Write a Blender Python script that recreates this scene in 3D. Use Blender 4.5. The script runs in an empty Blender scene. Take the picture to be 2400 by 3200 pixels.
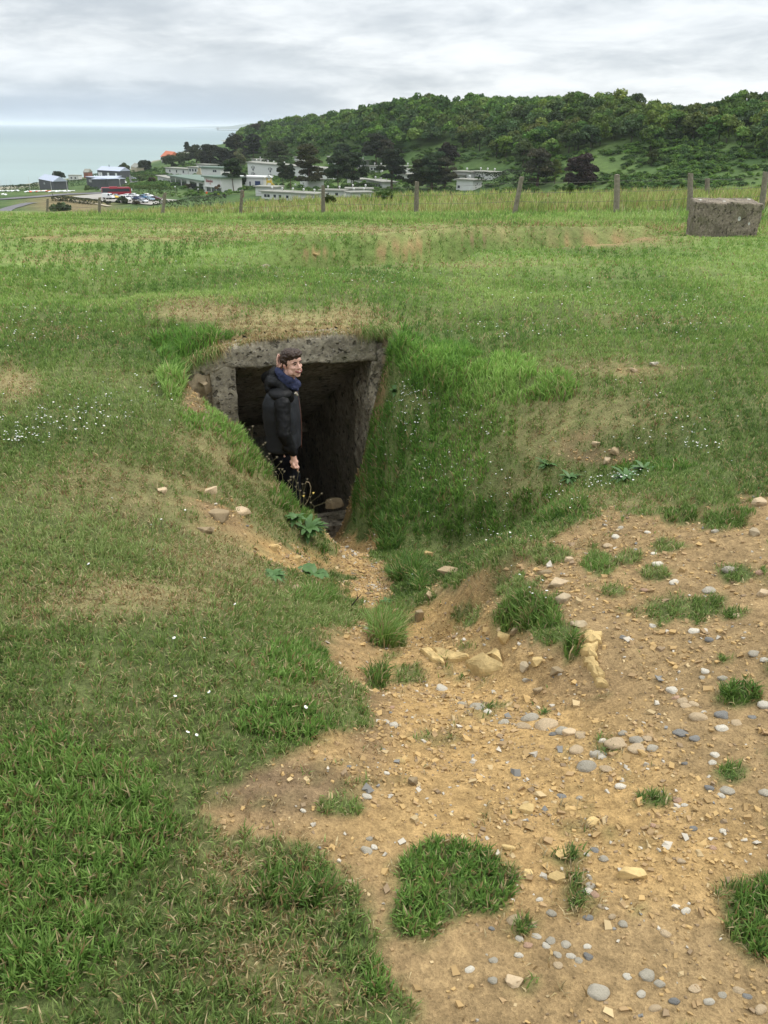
import bpy, bmesh, math, random
import numpy as np
from mathutils import Vector, Matrix, Euler

R = math.radians
scene = bpy.context.scene
COL = scene.collection
rnd = random.Random(7)
rng = np.random.default_rng(11)

# ---------------------------------------------------------------- camera
CAM_Z = 1.65
PITCH, ROLL, FPX = R(24.9), R(0.67), 827.0
cam_data = bpy.data.cameras.new("camera")
cam = bpy.data.objects.new("camera", cam_data)
COL.objects.link(cam)
cam.location = (0, 0, CAM_Z)
CAMROT = (Matrix.Rotation(math.pi / 2 - PITCH, 3, 'X') @ Matrix.Rotation(ROLL, 3, 'Z'))
cam.rotation_euler = CAMROT.to_euler()
cam_data.sensor_fit = 'VERTICAL'
cam_data.sensor_height = 24.0
cam_data.lens = FPX / 1024.0 * 24.0
cam_data.clip_start = 0.05
cam_data.clip_end = 100000
scene.camera = cam
scene.render.resolution_x, scene.render.resolution_y = 768, 1024

# ---------------------------------------------------------------- sky, sun, exposure
scene.view_settings.view_transform = 'Standard'
scene.view_settings.look = 'None'
scene.view_settings.exposure = 0.38
scene.view_settings.gamma = 1.0
scene.cycles.max_bounces = 6
scene.cycles.diffuse_bounces = 3
scene.cycles.glossy_bounces = 2
scene.cycles.transmission_bounces = 3
scene.cycles.volume_bounces = 1
scene.cycles.transparent_max_bounces = 8
scene.cycles.use_denoising = True

SUN_EL, SUN_AZ = R(50), R(68)      # azimuth clockwise from +Y: ahead of the camera, to the right, behind cloud
world = bpy.data.worlds.new("World")
scene.world = world
world.use_nodes = True


def build_world():
    nt = world.node_tree
    nt.nodes.clear()
    N, L = nt.nodes.new, nt.links.new
    out = N('ShaderNodeOutputWorld')
    bg = N('ShaderNodeBackground')
    L(bg.outputs[0], out.inputs[0])
    sky = N('ShaderNodeTexSky')
    sky.sky_type = 'NISHITA'
    sky.sun_disc = False
    sky.sun_elevation = SUN_EL
    sky.sun_rotation = SUN_AZ
    sky.altitude = 50
    tc = N('ShaderNodeTexCoord')
    sep = N('ShaderNodeSeparateXYZ')
    L(tc.outputs['Generated'], sep.inputs[0])

    def math_(op, a, b=None, c=None, clamp=False):
        n = N('ShaderNodeMath'); n.operation = op; n.use_clamp = clamp
        for i, v in enumerate((a, b, c)):
            if v is None: continue
            if isinstance(v, (int, float)): n.inputs[i].default_value = v
            else: L(v, n.inputs[i])
        return n.outputs[0]

    def mix(f, a, b, mode='MIX'):
        n = N('ShaderNodeMix'); n.data_type = 'RGBA'; n.blend_type = mode
        for s, v in ((n.inputs[0], f), (n.inputs[6], a), (n.inputs[7], b)):
            if isinstance(v, (int, float)): s.default_value = v
            elif isinstance(v, tuple): s.default_value = (*v, 1)
            else: L(v, s)
        return n.outputs[2]

    def ramp(v, a, b):
        n = N('ShaderNodeMapRange'); n.interpolation_type = 'SMOOTHSTEP'
        n.inputs[1].default_value, n.inputs[2].default_value = a, b
        L(v, n.inputs[0]); return n.outputs[0]

    z = math_('MAXIMUM', sep.outputs[2], 0.0)
    zz = math_('ADD', z, 0.17)
    cx = math_('DIVIDE', sep.outputs[0], zz)
    cy = math_('DIVIDE', sep.outputs[1], zz)
    comb = N('ShaderNodeCombineXYZ')
    L(cx, comb.inputs[0]); L(cy, comb.inputs[1]); L(math_('MULTIPLY', z, 3.0), comb.inputs[2])

    def noise(vec, scale, detail, rough, dist=0.0, off=0.0):
        n = N('ShaderNodeTexNoise')
        n.inputs['Scale'].default_value = scale; n.inputs['Detail'].default_value = detail
        n.inputs['Roughness'].default_value = rough; n.inputs['Distortion'].default_value = dist
        m = N('ShaderNodeMapping'); m.inputs['Location'].default_value = (off, off * 1.7, 0)
        L(vec, m.inputs[0]); L(m.outputs[0], n.inputs[0]); return n.outputs[0]
    n1 = noise(comb.outputs[0], 0.75, 7, 0.58, 0.4, 3.1)
    n2 = noise(comb.outputs[0], 2.1, 6, 0.62, 0.3, 8.7)
    base = math_('ADD', math_('MULTIPLY', n1, 0.6), math_('MULTIPLY', n2, 0.4))
    f = ramp(base, 0.38, 0.62)
    cloud = mix(f, (0.47, 0.515, 0.56), (0.80, 0.83, 0.85))
    # rain-blue air low over the sea (to the left), whiter above the land
    low = math_('SUBTRACT', 1.0, ramp(sep.outputs[2], 0.005, 0.062))
    leftw = math_('SUBTRACT', 1.0, ramp(sep.outputs[0], -0.22, 0.05))
    bl = math_('MULTIPLY', low, leftw)
    cloud = mix(math_('MULTIPLY', bl, 0.80), cloud, (0.40, 0.495, 0.61))
    # a thin white bank of cloud lying just above it
    nb = noise(tc.outputs['Generated'], 16.0, 5, 0.6, 0.0, 1.3)
    zb = math_('ADD', sep.outputs[2], math_('MULTIPLY', math_('SUBTRACT', nb, 0.5), 0.030))
    band = math_('MULTIPLY', ramp(zb, 0.036, 0.046), math_('SUBTRACT', 1.0, ramp(zb, 0.050, 0.085)))
    band = math_('MULTIPLY', band, math_('MULTIPLY', leftw, 0.42))
    cloud = mix(band, cloud, (0.74, 0.79, 0.84))
    # overcast skies brighten towards the zenith
    zen = math_('ADD', 1.0, math_('MULTIPLY', ramp(sep.outputs[2], 0.16, 0.9), 1.35))
    sc = N('ShaderNodeVectorMath'); sc.operation = 'SCALE'
    L(cloud, sc.inputs[0]); L(zen, sc.inputs[3])
    # the clear sky behind shows faintly through the cloud layer
    sk = N('ShaderNodeVectorMath'); sk.operation = 'SCALE'
    L(sky.outputs[0], sk.inputs[0]); sk.inputs[3].default_value = 0.10
    col = mix(0.93, sk.outputs[0], sc.outputs[0])
    L(col, bg.inputs[0])
    bg.inputs[1].default_value = 1.0


build_world()
sun_d = bpy.data.lights.new("sun", 'SUN')
sun_d.energy = 1.5
sun_d.angle = R(14)
sun_d.color = (1.0, 0.95, 0.87)
sun = bpy.data.objects.new("sun", sun_d)
COL.objects.link(sun)
sd = Vector((math.sin(SUN_AZ) * math.cos(SUN_EL), math.cos(SUN_AZ) * math.cos(SUN_EL), math.sin(SUN_EL)))
sun.rotation_euler = sd.to_track_quat('Z', 'Y').to_euler()
sun.location = (0, 0, 60)

# ---------------------------------------------------------------- measuring: photo pixels (1659 x 2212) <-> world
S = 768.0 / 1659.0
RM = np.array(CAMROT)


def ray(px, py):
    v = RM @ np.array([(px * S - 384) / FPX, (512 - py * S) / FPX, -1.0])
    return v


def at_z(px, py, z):
    v = ray(px, py); t = (z - CAM_Z) / v[2]
    return (v[0] * t, v[1] * t, z)


def at_y(px, py, y):
    v = ray(px, py); t = y / v[1]
    return (v[0] * t, y, CAM_Z + v[2] * t)


def proj(x, y, z):
    p = np.stack([x, y, z - CAM_Z], -1) @ RM          # world -> camera
    w = np.maximum(-p[..., 2], 1e-3)
    return (384 + FPX * p[..., 0] / w) / S, (512 - FPX * p[..., 1] / w) / S, -p[..., 2]


# ---------------------------------------------------------------- noise
def vnoise(x, y, seed=0):
    xi, yi = np.floor(x), np.floor(y)
    fx, fy = x - xi, y - yi
    fx, fy = fx * fx * (3 - 2 * fx), fy * fy * (3 - 2 * fy)
    xi = xi.astype(np.int64); yi = yi.astype(np.int64)

    def h(a, b):
        n = (a * 374761393 + b * 668265263 + seed * 1442695041) & 0xffffffff
        n = ((n ^ (n >> 13)) * 1274126177) & 0xffffffff
        n = n ^ (n >> 16)
        return (n & 0xffff) / 65535.0
    return ((h(xi, yi) * (1 - fx) + h(xi + 1, yi) * fx) * (1 - fy)
            + (h(xi, yi + 1) * (1 - fx) + h(xi + 1, yi + 1) * fx) * fy)


def fbm(x, y, octv=4, seed=0, rough=0.5):
    s, a, t = 0.0, 1.0, 0.0
    for i in range(octv):
        s = s + a * vnoise(x * 2 ** i + 17.3 * i, y * 2 ** i - 9.1 * i, seed + i); t += a; a *= rough
    return s / t - 0.5


def sstep(v, a, b):
    t = np.clip((v - a) / (b - a), 0, 1)
    return t * t * (3 - 2 * t)


# ---------------------------------------------------------------- ground heights
class Spline:
    def __init__(self, pts, c):
        p = np.array(pts, float)
        self.x, self.c = p[:, :2], c
        n = len(p)
        d = np.sqrt(((self.x[:, None] - self.x[None]) ** 2).sum(-1) + c * c)
        P = np.c_[np.ones(n), self.x]
        A = np.block([[d - np.eye(n) * 0.002 * c, P], [P.T, np.zeros((3, 3))]])
        s = np.linalg.solve(A, np.r_[p[:, 2], 0, 0, 0])
        self.w, self.a = s[:n], s[n:]

    def __call__(self, x, y):
        sh = np.shape(x)
        x, y = np.ravel(x), np.ravel(y)
        out = np.empty(len(x))
        for i in range(0, len(x), 20000):
            a, b = x[i:i + 20000], y[i:i + 20000]
            d = np.sqrt((a[:, None] - self.x[:, 0]) ** 2 + (b[:, None] - self.x[:, 1]) ** 2 + self.c ** 2)
            out[i:i + 20000] = d @ self.w + self.a[0] + self.a[1] * a + self.a[2] * b
        return out.reshape(sh)


NEAR = [at_z(*p) for p in [
    (0, 2212, 0), (500, 2212, 0), (1000, 2212, 0), (1659, 2212, 0), (0, 1900, 0), (400, 1900, 0), (800, 1900, -.02),
    (1200, 1900, -.03), (1659, 1900, 0), (0, 1600, 0), (400, 1600, 0), (700, 1600, -.03), (800, 1600, -.10),
    (950, 1650, -.15), (1200, 1600, -.13), (1450, 1600, -.05), (1659, 1600, 0),
    (0, 1400, 0), (300, 1400, 0), (550, 1400, -.05), (680, 1440, -.13), (760, 1470, -.22), (0, 1200, 0), (250, 1200, -.03), (450, 1220, -.13),
    (600, 1280, -.33), (680, 1320, -.42), (740, 1350, -.48), (830, 1395, -.52), (800, 1480, -.32), (900, 1500, -.33), (1000, 1520, -.28),
    (870, 1425, -.47), (930, 1410, -.49), (1000, 1430, -.44), (1060, 1445, -.38), (1095, 1395, -.34), (1090, 1480, -.30), (1150, 1480, -.27),
    (960, 1375, -.74), (900, 1365, -.78), (1030, 1365, -.64), (950, 1320, -.72), (1000, 1290, -.56), (1050, 1310, -.42),
    (820, 1320, -.87), (790, 1260, -1.10), (770, 1200, -1.35), (745, 1150, -1.62), (705, 1118, -1.83),
    (868, 1300, -.80), (858, 1250, -.98), (838, 1195, -1.22), (800, 1150, -1.46), (930, 1270, -.78),
    (735, 1290, -.90), (715, 1235, -1.1), (705, 1185, -1.34), (690, 1270, -.66), (640, 1225, -.66), (560, 1195, -.42), (620, 1165, -.78),
    (540, 1130, -.40), (480, 1100, -.26), (400, 1060, -.13), (300, 1050, -.06), (150, 1050, 0), (0, 1000, 0),
    (695, 1158, -1.22), (650, 1110, -.98), (600, 1055, -.76), (560, 1005, -.58), (520, 957, -.43), (470, 912, -.29), (435, 872, -.18), (400, 835, -.06),
    (350, 850, -.02), (420, 960, -.12), (470, 1010, -.22),
    (850, 750, -.12), (905, 765, -.20), (950, 770, -.20), (1100, 790, -.18), (1240, 850, -.17), (1400, 930, -.20), (1520, 970, -.15),
    (860, 860, -.44), (940, 860, -.42), (1060, 870, -.36), (850, 950, -.76), (1000, 960, -.66), (1200, 950, -.42), (1000, 1100, -1.0), (850, 1100, -1.14),
    (765, 1050, -1.35), (815, 930, -.80), (1100, 1100, -.84), (1200, 1072, -.62), (1000, 1165, -1.18), (900, 1180, -1.22), (1100, 1138, -.94), (1300, 1030, -.46), (1380, 1012, -.34),
    (1000, 1190, -.74), (1100, 1152, -.50), (1250, 1085, -.30), (1400, 1033, -.20), (1550, 1010, -.12), (1300, 950, -.32), (1300, 850, -.15),
    (1500, 850, -.08), (1659, 900, 0), (1659, 1050, 0), (1659, 1200, 0), (1400, 1150, -.13), (1250, 1180, -.2), (1150, 1220, -.25), (1060, 1240, -.38),
    (1400, 1300, -.1), (1200, 1330, -.15), (1120, 1400, -.22), (1250, 1450, -.17), (1659, 1400, 0), (1150, 1300, -.2), (1450, 1450, -.08),
    (300, 700, 0), (900, 700, -.10), (1200, 720, -.08), (1600, 720, 0), (100, 800, 0), (250, 850, 0), (330, 780, 0)]]
NEAR += [(-1.05, 6.55, -1.75), (-.75, 6.45, -1.82), (-.7, 7.0, -1.85), (-1.15, 6.95, -1.83), (-.4, 6.9, -1.80), (-.3, 7.25, -1.80),
         (-1.5, 6.9, -1.2), (-1.62, 6.75, -.5), (-1.35, 6.6, -1.15), (-1.12, 6.2, -1.45), (-.95, 5.98, -1.5), (-.78, 6.15, -1.66), (-2.1, 7.0, -.04),
         (.5, 7.9, -.14), (.15, 7.9, -.08), (-.3, 7.9, 0), (-1.0, 7.8, 0), (-1.6, 7.6, 0), (-2, -1.5, 0), (2, -1.5, 0), (0, -1.5, 0), (-3, 1, 0), (3, 1, 0), (-4, 3, 0), (4, 3, 0), (-5, 6, 0), (5.5, 6, 0)]
for _x in (-9, -6, -3, 0, 3, 6, 9):
    NEAR += [(_x, 9.2, 0.0), (_x, 12, -.06), (_x, 15, -.16)]
near_h = Spline(NEAR, 0.13)

FAR = [at_y(*p) for p in [
    # fence line and the brow of the slope behind it
    (1333, 462, 26), (1115, 461, 28.6), (899, 463, 31.5), (698, 460, 36), (518, 468, 39), (347, 480, 40), (213, 476, 44), (100, 474, 50),
    (1492, 455, 25.5), (1648, 450, 25), (1659, 425, 38), (1500, 425, 40), (1300, 425, 41), (1037, 428, 42), (817, 432, 45), (697, 437, 47), (550, 442, 49), (484, 450, 50), (400, 459, 52), (333, 461, 53), (200, 467, 55), (0, 484, 52),
    # hill ground (tree tops stand above it)
    (1750, 268, 335), (1659, 268, 340), (1560, 272, 355), (1460, 298, 385), (1465, 294, 470), (1300, 246, 400), (1150, 266, 430), (1000, 278, 470), (850, 254, 520), (760, 274, 590), (700, 284, 650), (620, 280, 780),
    (560, 291, 900), (535, 308, 940),
    (1659, 340, 290), (1450, 338, 310), (1250, 333, 340), (1050, 325, 400), (850, 315, 470), (700, 320, 560), (600, 327, 680),
    (1659, 405, 250), (1450, 405, 270), (1250, 405, 300), (1050, 385, 360), (850, 378, 430), (700, 362, 500), (600, 352, 580), (500, 348, 640),
    # valley floor
    (1050, 415, 330), (900, 420, 330), (700, 425, 330), (550, 420, 340), (400, 432, 330), (250, 435, 330), (100, 437, 335), (0, 450, 310),
    (400, 400, 430), (250, 404, 440), (100, 411, 450), (0, 416, 455)]]
SHORE = [(0, 403), (110, 390), (240, 376), (300, 360), (345, 345), (390, 328), (430, 314), (480, 303)]
SEA_Z = -34.0
for q in SHORE:
    a = at_z(*q, SEA_Z + 0.6)
    FAR.append(a)
    k = math.hypot(a[0] + 0, a[1])
    FAR.append((a[0] - 60, a[1] + 70, SEA_Z - 9))
for _x, _s in ((-160, -2), (-90, -1), (-30, 0), (30, 0), (90, 1.5), (160, 3)):
    FAR += [(_x, 120, -13.5 + _s), (_x, 190, -19.5 + _s * 2)] + ([(_x * 1.2, 250, -22.5 + _s * 1.2)] if _x < 60 else [])
for _x in (-40, -25, -12, 0, 12, 25, 40):
    FAR += [(_x, -12, 0), (_x, 5, 0), (_x, 12, -.06), (_x, 18, -.30), (_x, 22, -.50), (_x, 75, -5.2)]
FAR += [(450, 420, 3), (400, 560, 3), (200, 620, 4), (60, 760, 8), (450, 250, -6), (300, 150, -6), (-400, 500, -45), (-420, 250, -30), (-300, 100, -16),
        (100, 1000, 4), (300, 1000, 0), (-350, 1200, -50), (0, 1300, -20), (500, 1300, 10)]
far_h = Spline(FAR, 5.0)

# bunker frame: U runs along the concrete front to the right, V into the hill
FO = np.array([-1.30, 7.0]); FU = np.array([0.934, 0.358]); FV = np.array([-0.358, 0.934])


def uv(x, y):
    return (x - FO[0]) * FU[0] + (y - FO[1]) * FU[1], (x - FO[0]) * FV[0] + (y - FO[1]) * FV[1]


def seg_dist(x, y, pts):
    best = np.full(np.shape(x), 1e9); tt = np.zeros(np.shape(x)); n = len(pts) - 1
    for i in range(n):
        (ax, ay), (bx, by) = pts[i][:2], pts[i + 1][:2]
        dx, dy = bx - ax, by - ay
        t = np.clip(((x - ax) * dx + (y - ay) * dy) / (dx * dx + dy * dy + 1e-9), 0, 1)
        d = np.hypot(x - ax - t * dx, y - ay - t * dy)
        m = d < best
        best = np.where(m, d, best); tt = np.where(m, (i + t) / n, tt)
    return best, tt


TRENCH = [at_y(*p)[:2] for p in [(640, 552, 11.9), (760, 548, 12.4), (890, 538, 13.2), (1000, 524, 14.3), (1120, 515, 15.2), (1300, 503, 16.3), (1420, 500, 16.9)]]


def H(x, y, fine=True):
    x = np.asarray(x, float); y = np.asarray(y, float)
    r = np.hypot(x * 0.9, y)
    m = sstep(r, 11.0, 15.0)
    a = near_h(x, y) if np.any(m < 1) else np.zeros(x.shape)
    b = far_h(x, y)
    u, v = uv(x, y)
    roof = sstep(v, 0.01, 0.20) * (1 - sstep(np.abs(u - 0.50), 0.98, 1.25)) * (1 - sstep(v, 2.5, 4))
    a = np.where((y > 4) & (y < 13), np.minimum(a, .03), a)
    rz = .012 + 0.05 * sstep(v, .3, 1.6) - (.32 * np.clip(.30 - u, 0, 2) ** 1.6 + .05 * np.clip(u - .95, 0, 1)) * (1 - sstep(v, .25, 1.0))
    a = a * (1 - roof) + roof * rz
    h = a * (1 - m) + b * m
    d, t = seg_dist(x, y, TRENCH)
    dep = 0.40 + 0.22 * np.sin(t * 9) ** 2
    wf = 1 + 1.0 * np.exp(-((t - .28) / .10) ** 2) + .7 * sstep(t, .55, .8)
    h = h + .20 * np.exp(-((seg_dist(x, y - 1.5, TRENCH)[0]) / .55) ** 2)
    h = h - dep * (1 - sstep((d + 0.5 * fbm(x, y, 3, 5)) / wf, 0.30, 0.85))
    for (qx, qy, sx, sy, am) in ((-3.2, 9.6, 1.5, .8, -.16), (2.6, 10.6, 1.8, .8, -.15), (-5.5, 8.0, 1.4, .9, -.12), (5.0, 9.0, 1.6, .9, -.13), (0.2, 12.6, 1.6, .8, .14), (-4.5, 13.5, 2.5, .9, .16), (-3.1, 4.3, .9, .7, -.07), (-1.9, 5.0, .8, .6, .07)):
        h = h + am * np.exp(-(((x - qx) / sx) ** 2 + ((y - qy) / sy) ** 2))
    # low mound with worn stones in front of the concrete block
    mx, my = at_y(1350, 515, 15.2)[:2]
    h = h + 0.20 * np.exp(-(((x - mx) / 2.6) ** 2 + ((y - my) / 0.9) ** 2))
    if fine:
        n1 = 1 - sstep(r, 30, 90)
        pit = 1 - (sstep(u, -.2, 0.0) * (1 - sstep(u, 1.1, 1.3)) * (1 - sstep(np.abs(v + .2), .4, .9)))
        h = h + n1 * pit * (0.085 * fbm(x * 1.1, y * 1.1, 3, 1) + 0.040 * fbm(x * 5, y * 5, 3, 2)) * sstep(r, 0.5, 3)
        h = h + (1 - sstep(r, 8, 14)) * 0.016 * fbm(x * 16, y * 16, 3, 3)
        h = h + sstep(r, 60, 200) * 1.6 * fbm(x / 22, y / 22, 3, 4)
    return h


def h1(x, y):
    return float(H(np.array([x]), np.array([y]))[0])


def foot(px, py, tmin=1.0, tmax=1500.0):
    """where the line of sight through a photo pixel first meets the ground"""
    v = ray(px, py)
    t = tmin * np.exp(np.linspace(0, math.log(tmax / tmin), 900))
    x, y, z = v[0] * t, v[1] * t, CAM_Z + v[2] * t
    g = H(x, y)
    k = np.argmax(z < g)
    if not (z < g).any():
        k = len(t) - 1
    lo, hi = t[max(k - 1, 0)], t[k]
    tt = np.linspace(lo, hi, 60)
    g = H(v[0] * tt, v[1] * tt); zz = CAM_Z + v[2] * tt
    k = np.argmax(zz < g) if (zz < g).any() else 59
    q = tt[k]
    return Vector((v[0] * q, v[1] * q, float(g[k])))


def mpp(p):
    """metres per photo pixel (1659-wide) at a world point"""
    return (np.array([p[0], p[1], p[2] - CAM_Z]) @ RM)[2] * -1 * S / FPX


# ---------------------------------------------------------------- image-measured regions, evaluated at ground points
def poly_sd(px, py, poly):
    """signed distance in photo pixels, positive inside"""
    inside = np.zeros(px.shape, bool); best = np.full(px.shape, 1e9)
    n = len(poly)
    for i in range(n):
        (ax, ay), (bx, by) = poly[i], poly[(i + 1) % n]
        dx, dy = bx - ax, by - ay
        t = np.clip(((px - ax) * dx + (py - ay) * dy) / (dx * dx + dy * dy + 1e-9), 0, 1)
        best = np.minimum(best, np.hypot(px - ax - t * dx, py - ay - t * dy))
        if ay != by:
            c = ((ay > py) != (by > py)) & (px < (bx - ax) * (py - ay) / (by - ay) + ax)
            inside ^= c
    return np.where(inside, best, -best)


DIRT = [(700, 1112), (750, 1130), (800, 1165), (838, 1210), (850, 1290), (878, 1340), (905, 1330), (905, 1280), (880, 1255), (930, 1240), (1010, 1250), (1060, 1230), (1180, 1170), (1300, 1115),
        (1420, 1085), (1560, 1075), (1700, 1060), (1700, 2260), (890, 2260), (860, 2160), (790, 2080), (780, 1990), (745, 1900), (700, 1850), (600, 1815), (480, 1795),
        (440, 1760), (520, 1690), (570, 1640), (690, 1585), (790, 1570), (770, 1480), (735, 1440), (690, 1390), (640, 1350), (740, 1335), (765, 1305), (730, 1240), (690, 1255),
        (600, 1220), (540, 1180), (440, 1130), (370, 1070), (410, 1050), (520, 1095), (600, 1165), (660, 1180), (700, 1200), (712, 1160)]
TUFTS = [(985, 1925, 80, 60, .8),   # grass standing in the worn ground: x, y, rx, ry (photo pixels), strength
    (960, 1880, 115, 55, 1), (900, 1960, 70, 75, 1), (1060, 1930, 50, 45, .8), (1655, 1985, 85, 95, 1.1), (1150, 1320, 85, 45, 1), (1200, 1370, 60, 35, 1), (1110, 1270, 60, 28, .8),
    (1290, 1222, 38, 22, 1), (1360, 1203, 34, 18, .8), (1420, 1240, 34, 18, .8), (1500, 1315, 85, 35, .8), (1480, 1112, 45, 25, 1), (1570, 1120, 75, 28, .9), (1600, 1240, 50, 24, .9),
    (1585, 1325, 34, 18, .8), (1600, 1505, 48, 28, 1), (1640, 1240, 40, 26, .8), (735, 1742, 50, 26, .9), (1415, 1730, 38, 17, .8), (1580, 1672, 52, 28, .7), (1570, 1425, 30, 16, .8),
    (1440, 1180, 28, 14, .8), (1330, 1280, 45, 14, .5), (1400, 1100, 60, 16, .6), (1180, 1200, 60, 20, .6), (1060, 1180, 60, 22, .6), (835, 1370, 48, 42, 1), (760, 1330, 60, 22, .8),
    (875, 1230, 40, 30, 1), (900, 1260, 40, 28, .9), (925, 1290, 34, 18, .7), (1010, 1330, 26, 20, .7), (1230, 1400, 30, 26, 1), (815, 1470, 20, 20, .8), (590, 1110, 70, 60, .8),
    (640, 1145, 40, 28, .9), (700, 1240, 30, 16, .5), (1140, 2120, 40, 18, .5), (1575, 1922, 36, 20, .7), (800, 1690, 80, 14, .2), (1225, 1850, 50, 14, .5), (1130, 2130, 30, 14, .6), (1380, 1960, 30, 16, .5)]
DRY = [(440, 672, 110, 26, 1.0), (620, 700, 170, 36, .95), (740, 690, 90, 34, .8), (560, 740, 120, 14, .9), (330, 1060, 260, 70, .62), (520, 1180, 200, 90, .62), (250, 1290, 260, 60, .6), (620, 1010, 60, 60, .35), (500, 1010, 90, 60, .6),
       (450, 980, 120, 60, .4), (1250, 900, 200, 60, .45), (1150, 950, 160, 80, .35), (1300, 800, 160, 30, .55), (30, 830, 60, 40, .9), (900, 497, 900, 14, .6), (300, 515, 400, 9, .6), (1000, 570, 300, 10, .3),
       (1300, 520, 180, 16, .75), (870, 520, 90, 10, .5), (150, 560, 200, 12, .4), (100, 720, 160, 30, .25), (1400, 690, 220, 20, .2), (1150, 1060, 120, 50, .4), (1300, 1080, 200, 24, .5), (620, 1950, 160, 60, .3),
       (560, 2080, 200, 60, .35), (700, 2150, 120, 60, .5), (700, 1500, 90, 60, .35), (500, 1860, 100, 40, .35), (900, 700, 120, 20, .2)]
BARE = [(1300, 522, 120, 10, .9), (1370, 515, 60, 8, .8), (880, 530, 45, 10, 1.1), (830, 545, 70, 7, 1.0), (690, 546, 60, 7, 1), (1030, 517, 60, 6, .8), (480, 1105, 90, 30, .7), (1310, 985, 90, 30, .8), (1330, 800, 90, 26, .45), (1250, 960, 90, 40, .5), (1180, 930, 80, 30, .4),
        (1380, 800, 60, 20, .4), (420, 1060, 80, 20, .6), (1110, 920, 60, 60, .35), (890, 850, 40, 16, .5), (600, 1030, 30, 60, .4), (110, 513, 80, 4, .8), (200, 519, 60, 4, .6), (420, 860, 40, 60, .6)]


def blobs(px, py, L):
    o = np.zeros(px.shape)
    for cx, cy, rx, ry, s in L:
        o = np.maximum(o, s * np.clip(1.35 - np.sqrt(((px - cx) / rx) ** 2 + ((py - cy) / ry) ** 2), 0, 1) / 1.0)
    return np.clip(o, 0, 1.2)


def masks(x, y, z):
    """dirt, dryness, tall meadow, at ground points; the regions keep their place in the world once measured"""
    px, py, w = proj(x, y, z)
    ok = (w > 0.3)
    u, v = uv(x, y)
    zk = np.where(y < 9, z, 0) * .9
    n = fbm((x + zk) * 3.2, (y + zk) * 3.2, 4, 21); nf = fbm((x + zk) * 13, (y + zk) * 13, 3, 22)
    near = y < 9
    sd = poly_sd(px, py, DIRT)
    sd = np.where(near & ok, sd, -99)
    wob = 95 * n + 50 * nf
    wob = wob + 26 * fbm(x * 40, y * 40, 2, 23)
    dirt = sstep(sd + wob, -16, 26)
    tf = blobs(px, py, TUFTS) * near
    tuft = sstep(tf + 1.1 * n + 0.8 * nf, .20, .62) * near
    dirt = dirt * (1 - tuft)
    bare = sstep(blobs(px, py, BARE) + .7 * n + .5 * nf, .35, .75)
    dirt = np.maximum(dirt, bare * 0.85 * ok)
    floor = sstep(u, -.1, .05) * (1 - sstep(u, 1.05, 1.2)) * sstep(v, -.55, -.3) * (1 - sstep(v, .1, .3))
    dirt = np.maximum(dirt, floor)
    dry = blobs(px, py, DRY) * ok
    dry = np.clip(dry + 1.0 * n * (0.35 + dry) + 0.5 * nf * dry + 0.10, 0, 1) * (1 - 0.0)
    return px, py, dirt, dry, tuft, n, nf


FENCE_PX = [(100, 474, 430, 50, .03), (213, 476, 427, 44, .02), (347, 480, 417, 40, .07), (518, 468, 411, 39, .04), (698, 460, 401, 36, 0), (899, 463, 393, 31.5, .01), (1110, 461, 383, 28.6, .10), (1333, 462, 378, 26, .0), (1492, 455, 375, 25.2, .0), (1528, 432, 386, 29.5, .0), (1646, 450, 372, 24.6, .05)]
_fx = sorted(at_y(p[0], p[1], p[3])[:2] for i, p in enumerate(FENCE_PX) if i != 9)


def fence_y(x):
    a = np.array(_fx); o = np.interp(x, a[:, 0], a[:, 1])
    return np.where(x < a[0, 0], a[0, 1] + (a[0, 0] - x) * .8, o)


# ---------------------------------------------------------------- materials
MATS = {}


class NT:
    def __init__(self, mat):
        self.nt = mat.node_tree; self.nt.nodes.clear()

    def n(self, typ, **kw):
        n = self.nt.nodes.new(typ)
        for k, v in kw.items():
            if k.startswith('i_'):
                n.inputs[k[2:].replace('_', ' ')].default_value = v
            else:
                setattr(n, k, v)
        return n

    def l(self, a, b):
        self.nt.links.new(a, b)

    def noise(self, vec, scale, detail=4, rough=.55):
        n = self.n('ShaderNodeTexNoise'); n.inputs['Scale'].default_value = scale
        n.inputs['Detail'].default_value = detail; n.inputs['Roughness'].default_value = rough
        if vec is not None: self.l(vec, n.inputs['Vector'])
        return n.outputs[0]

    def mr(self, v, a, b, c=0.0, d=1.0, smooth=True):
        n = self.n('ShaderNodeMapRange'); n.interpolation_type = 'SMOOTHSTEP' if smooth else 'LINEAR'
        self.l(v, n.inputs[0])
        for i, q in enumerate((a, b, c, d)): n.inputs[i + 1].default_value = q
        return n.outputs[0]

    def mix(self, f, a, b, mode='MIX'):
        n = self.n('ShaderNodeMix', data_type='RGBA', blend_type=mode)
        for s, v in ((n.inputs[0], f), (n.inputs[6], a), (n.inputs[7], b)):
            if isinstance(v, (int, float)): s.default_value = v
            elif isinstance(v, tuple): s.default_value = (*v[:3], 1)
            else: self.l(v, s)
        return n.outputs[2]

    def math(self, op, a, b=0.0):
        n = self.n('ShaderNodeMath', operation=op)
        for i, v in enumerate((a, b)):
            if isinstance(v, (int, float)): n.inputs[i].default_value = v
            else: self.l(v, n.inputs[i])
        return n.outputs[0]

    def scale(self, col, f):
        n = self.n('ShaderNodeVectorMath', operation='SCALE')
        if isinstance(col, tuple): n.inputs[0].default_value = col
        else: self.l(col, n.inputs[0])
        if isinstance(f, (int, float)): n.inputs[3].default_value = f
        else: self.l(f, n.inputs[3])
        return n.outputs[0]


def newmat(name):
    m = bpy.data.materials.new(name); m.use_nodes = True
    MATS[name] = m
    return m, NT(m)


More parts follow.
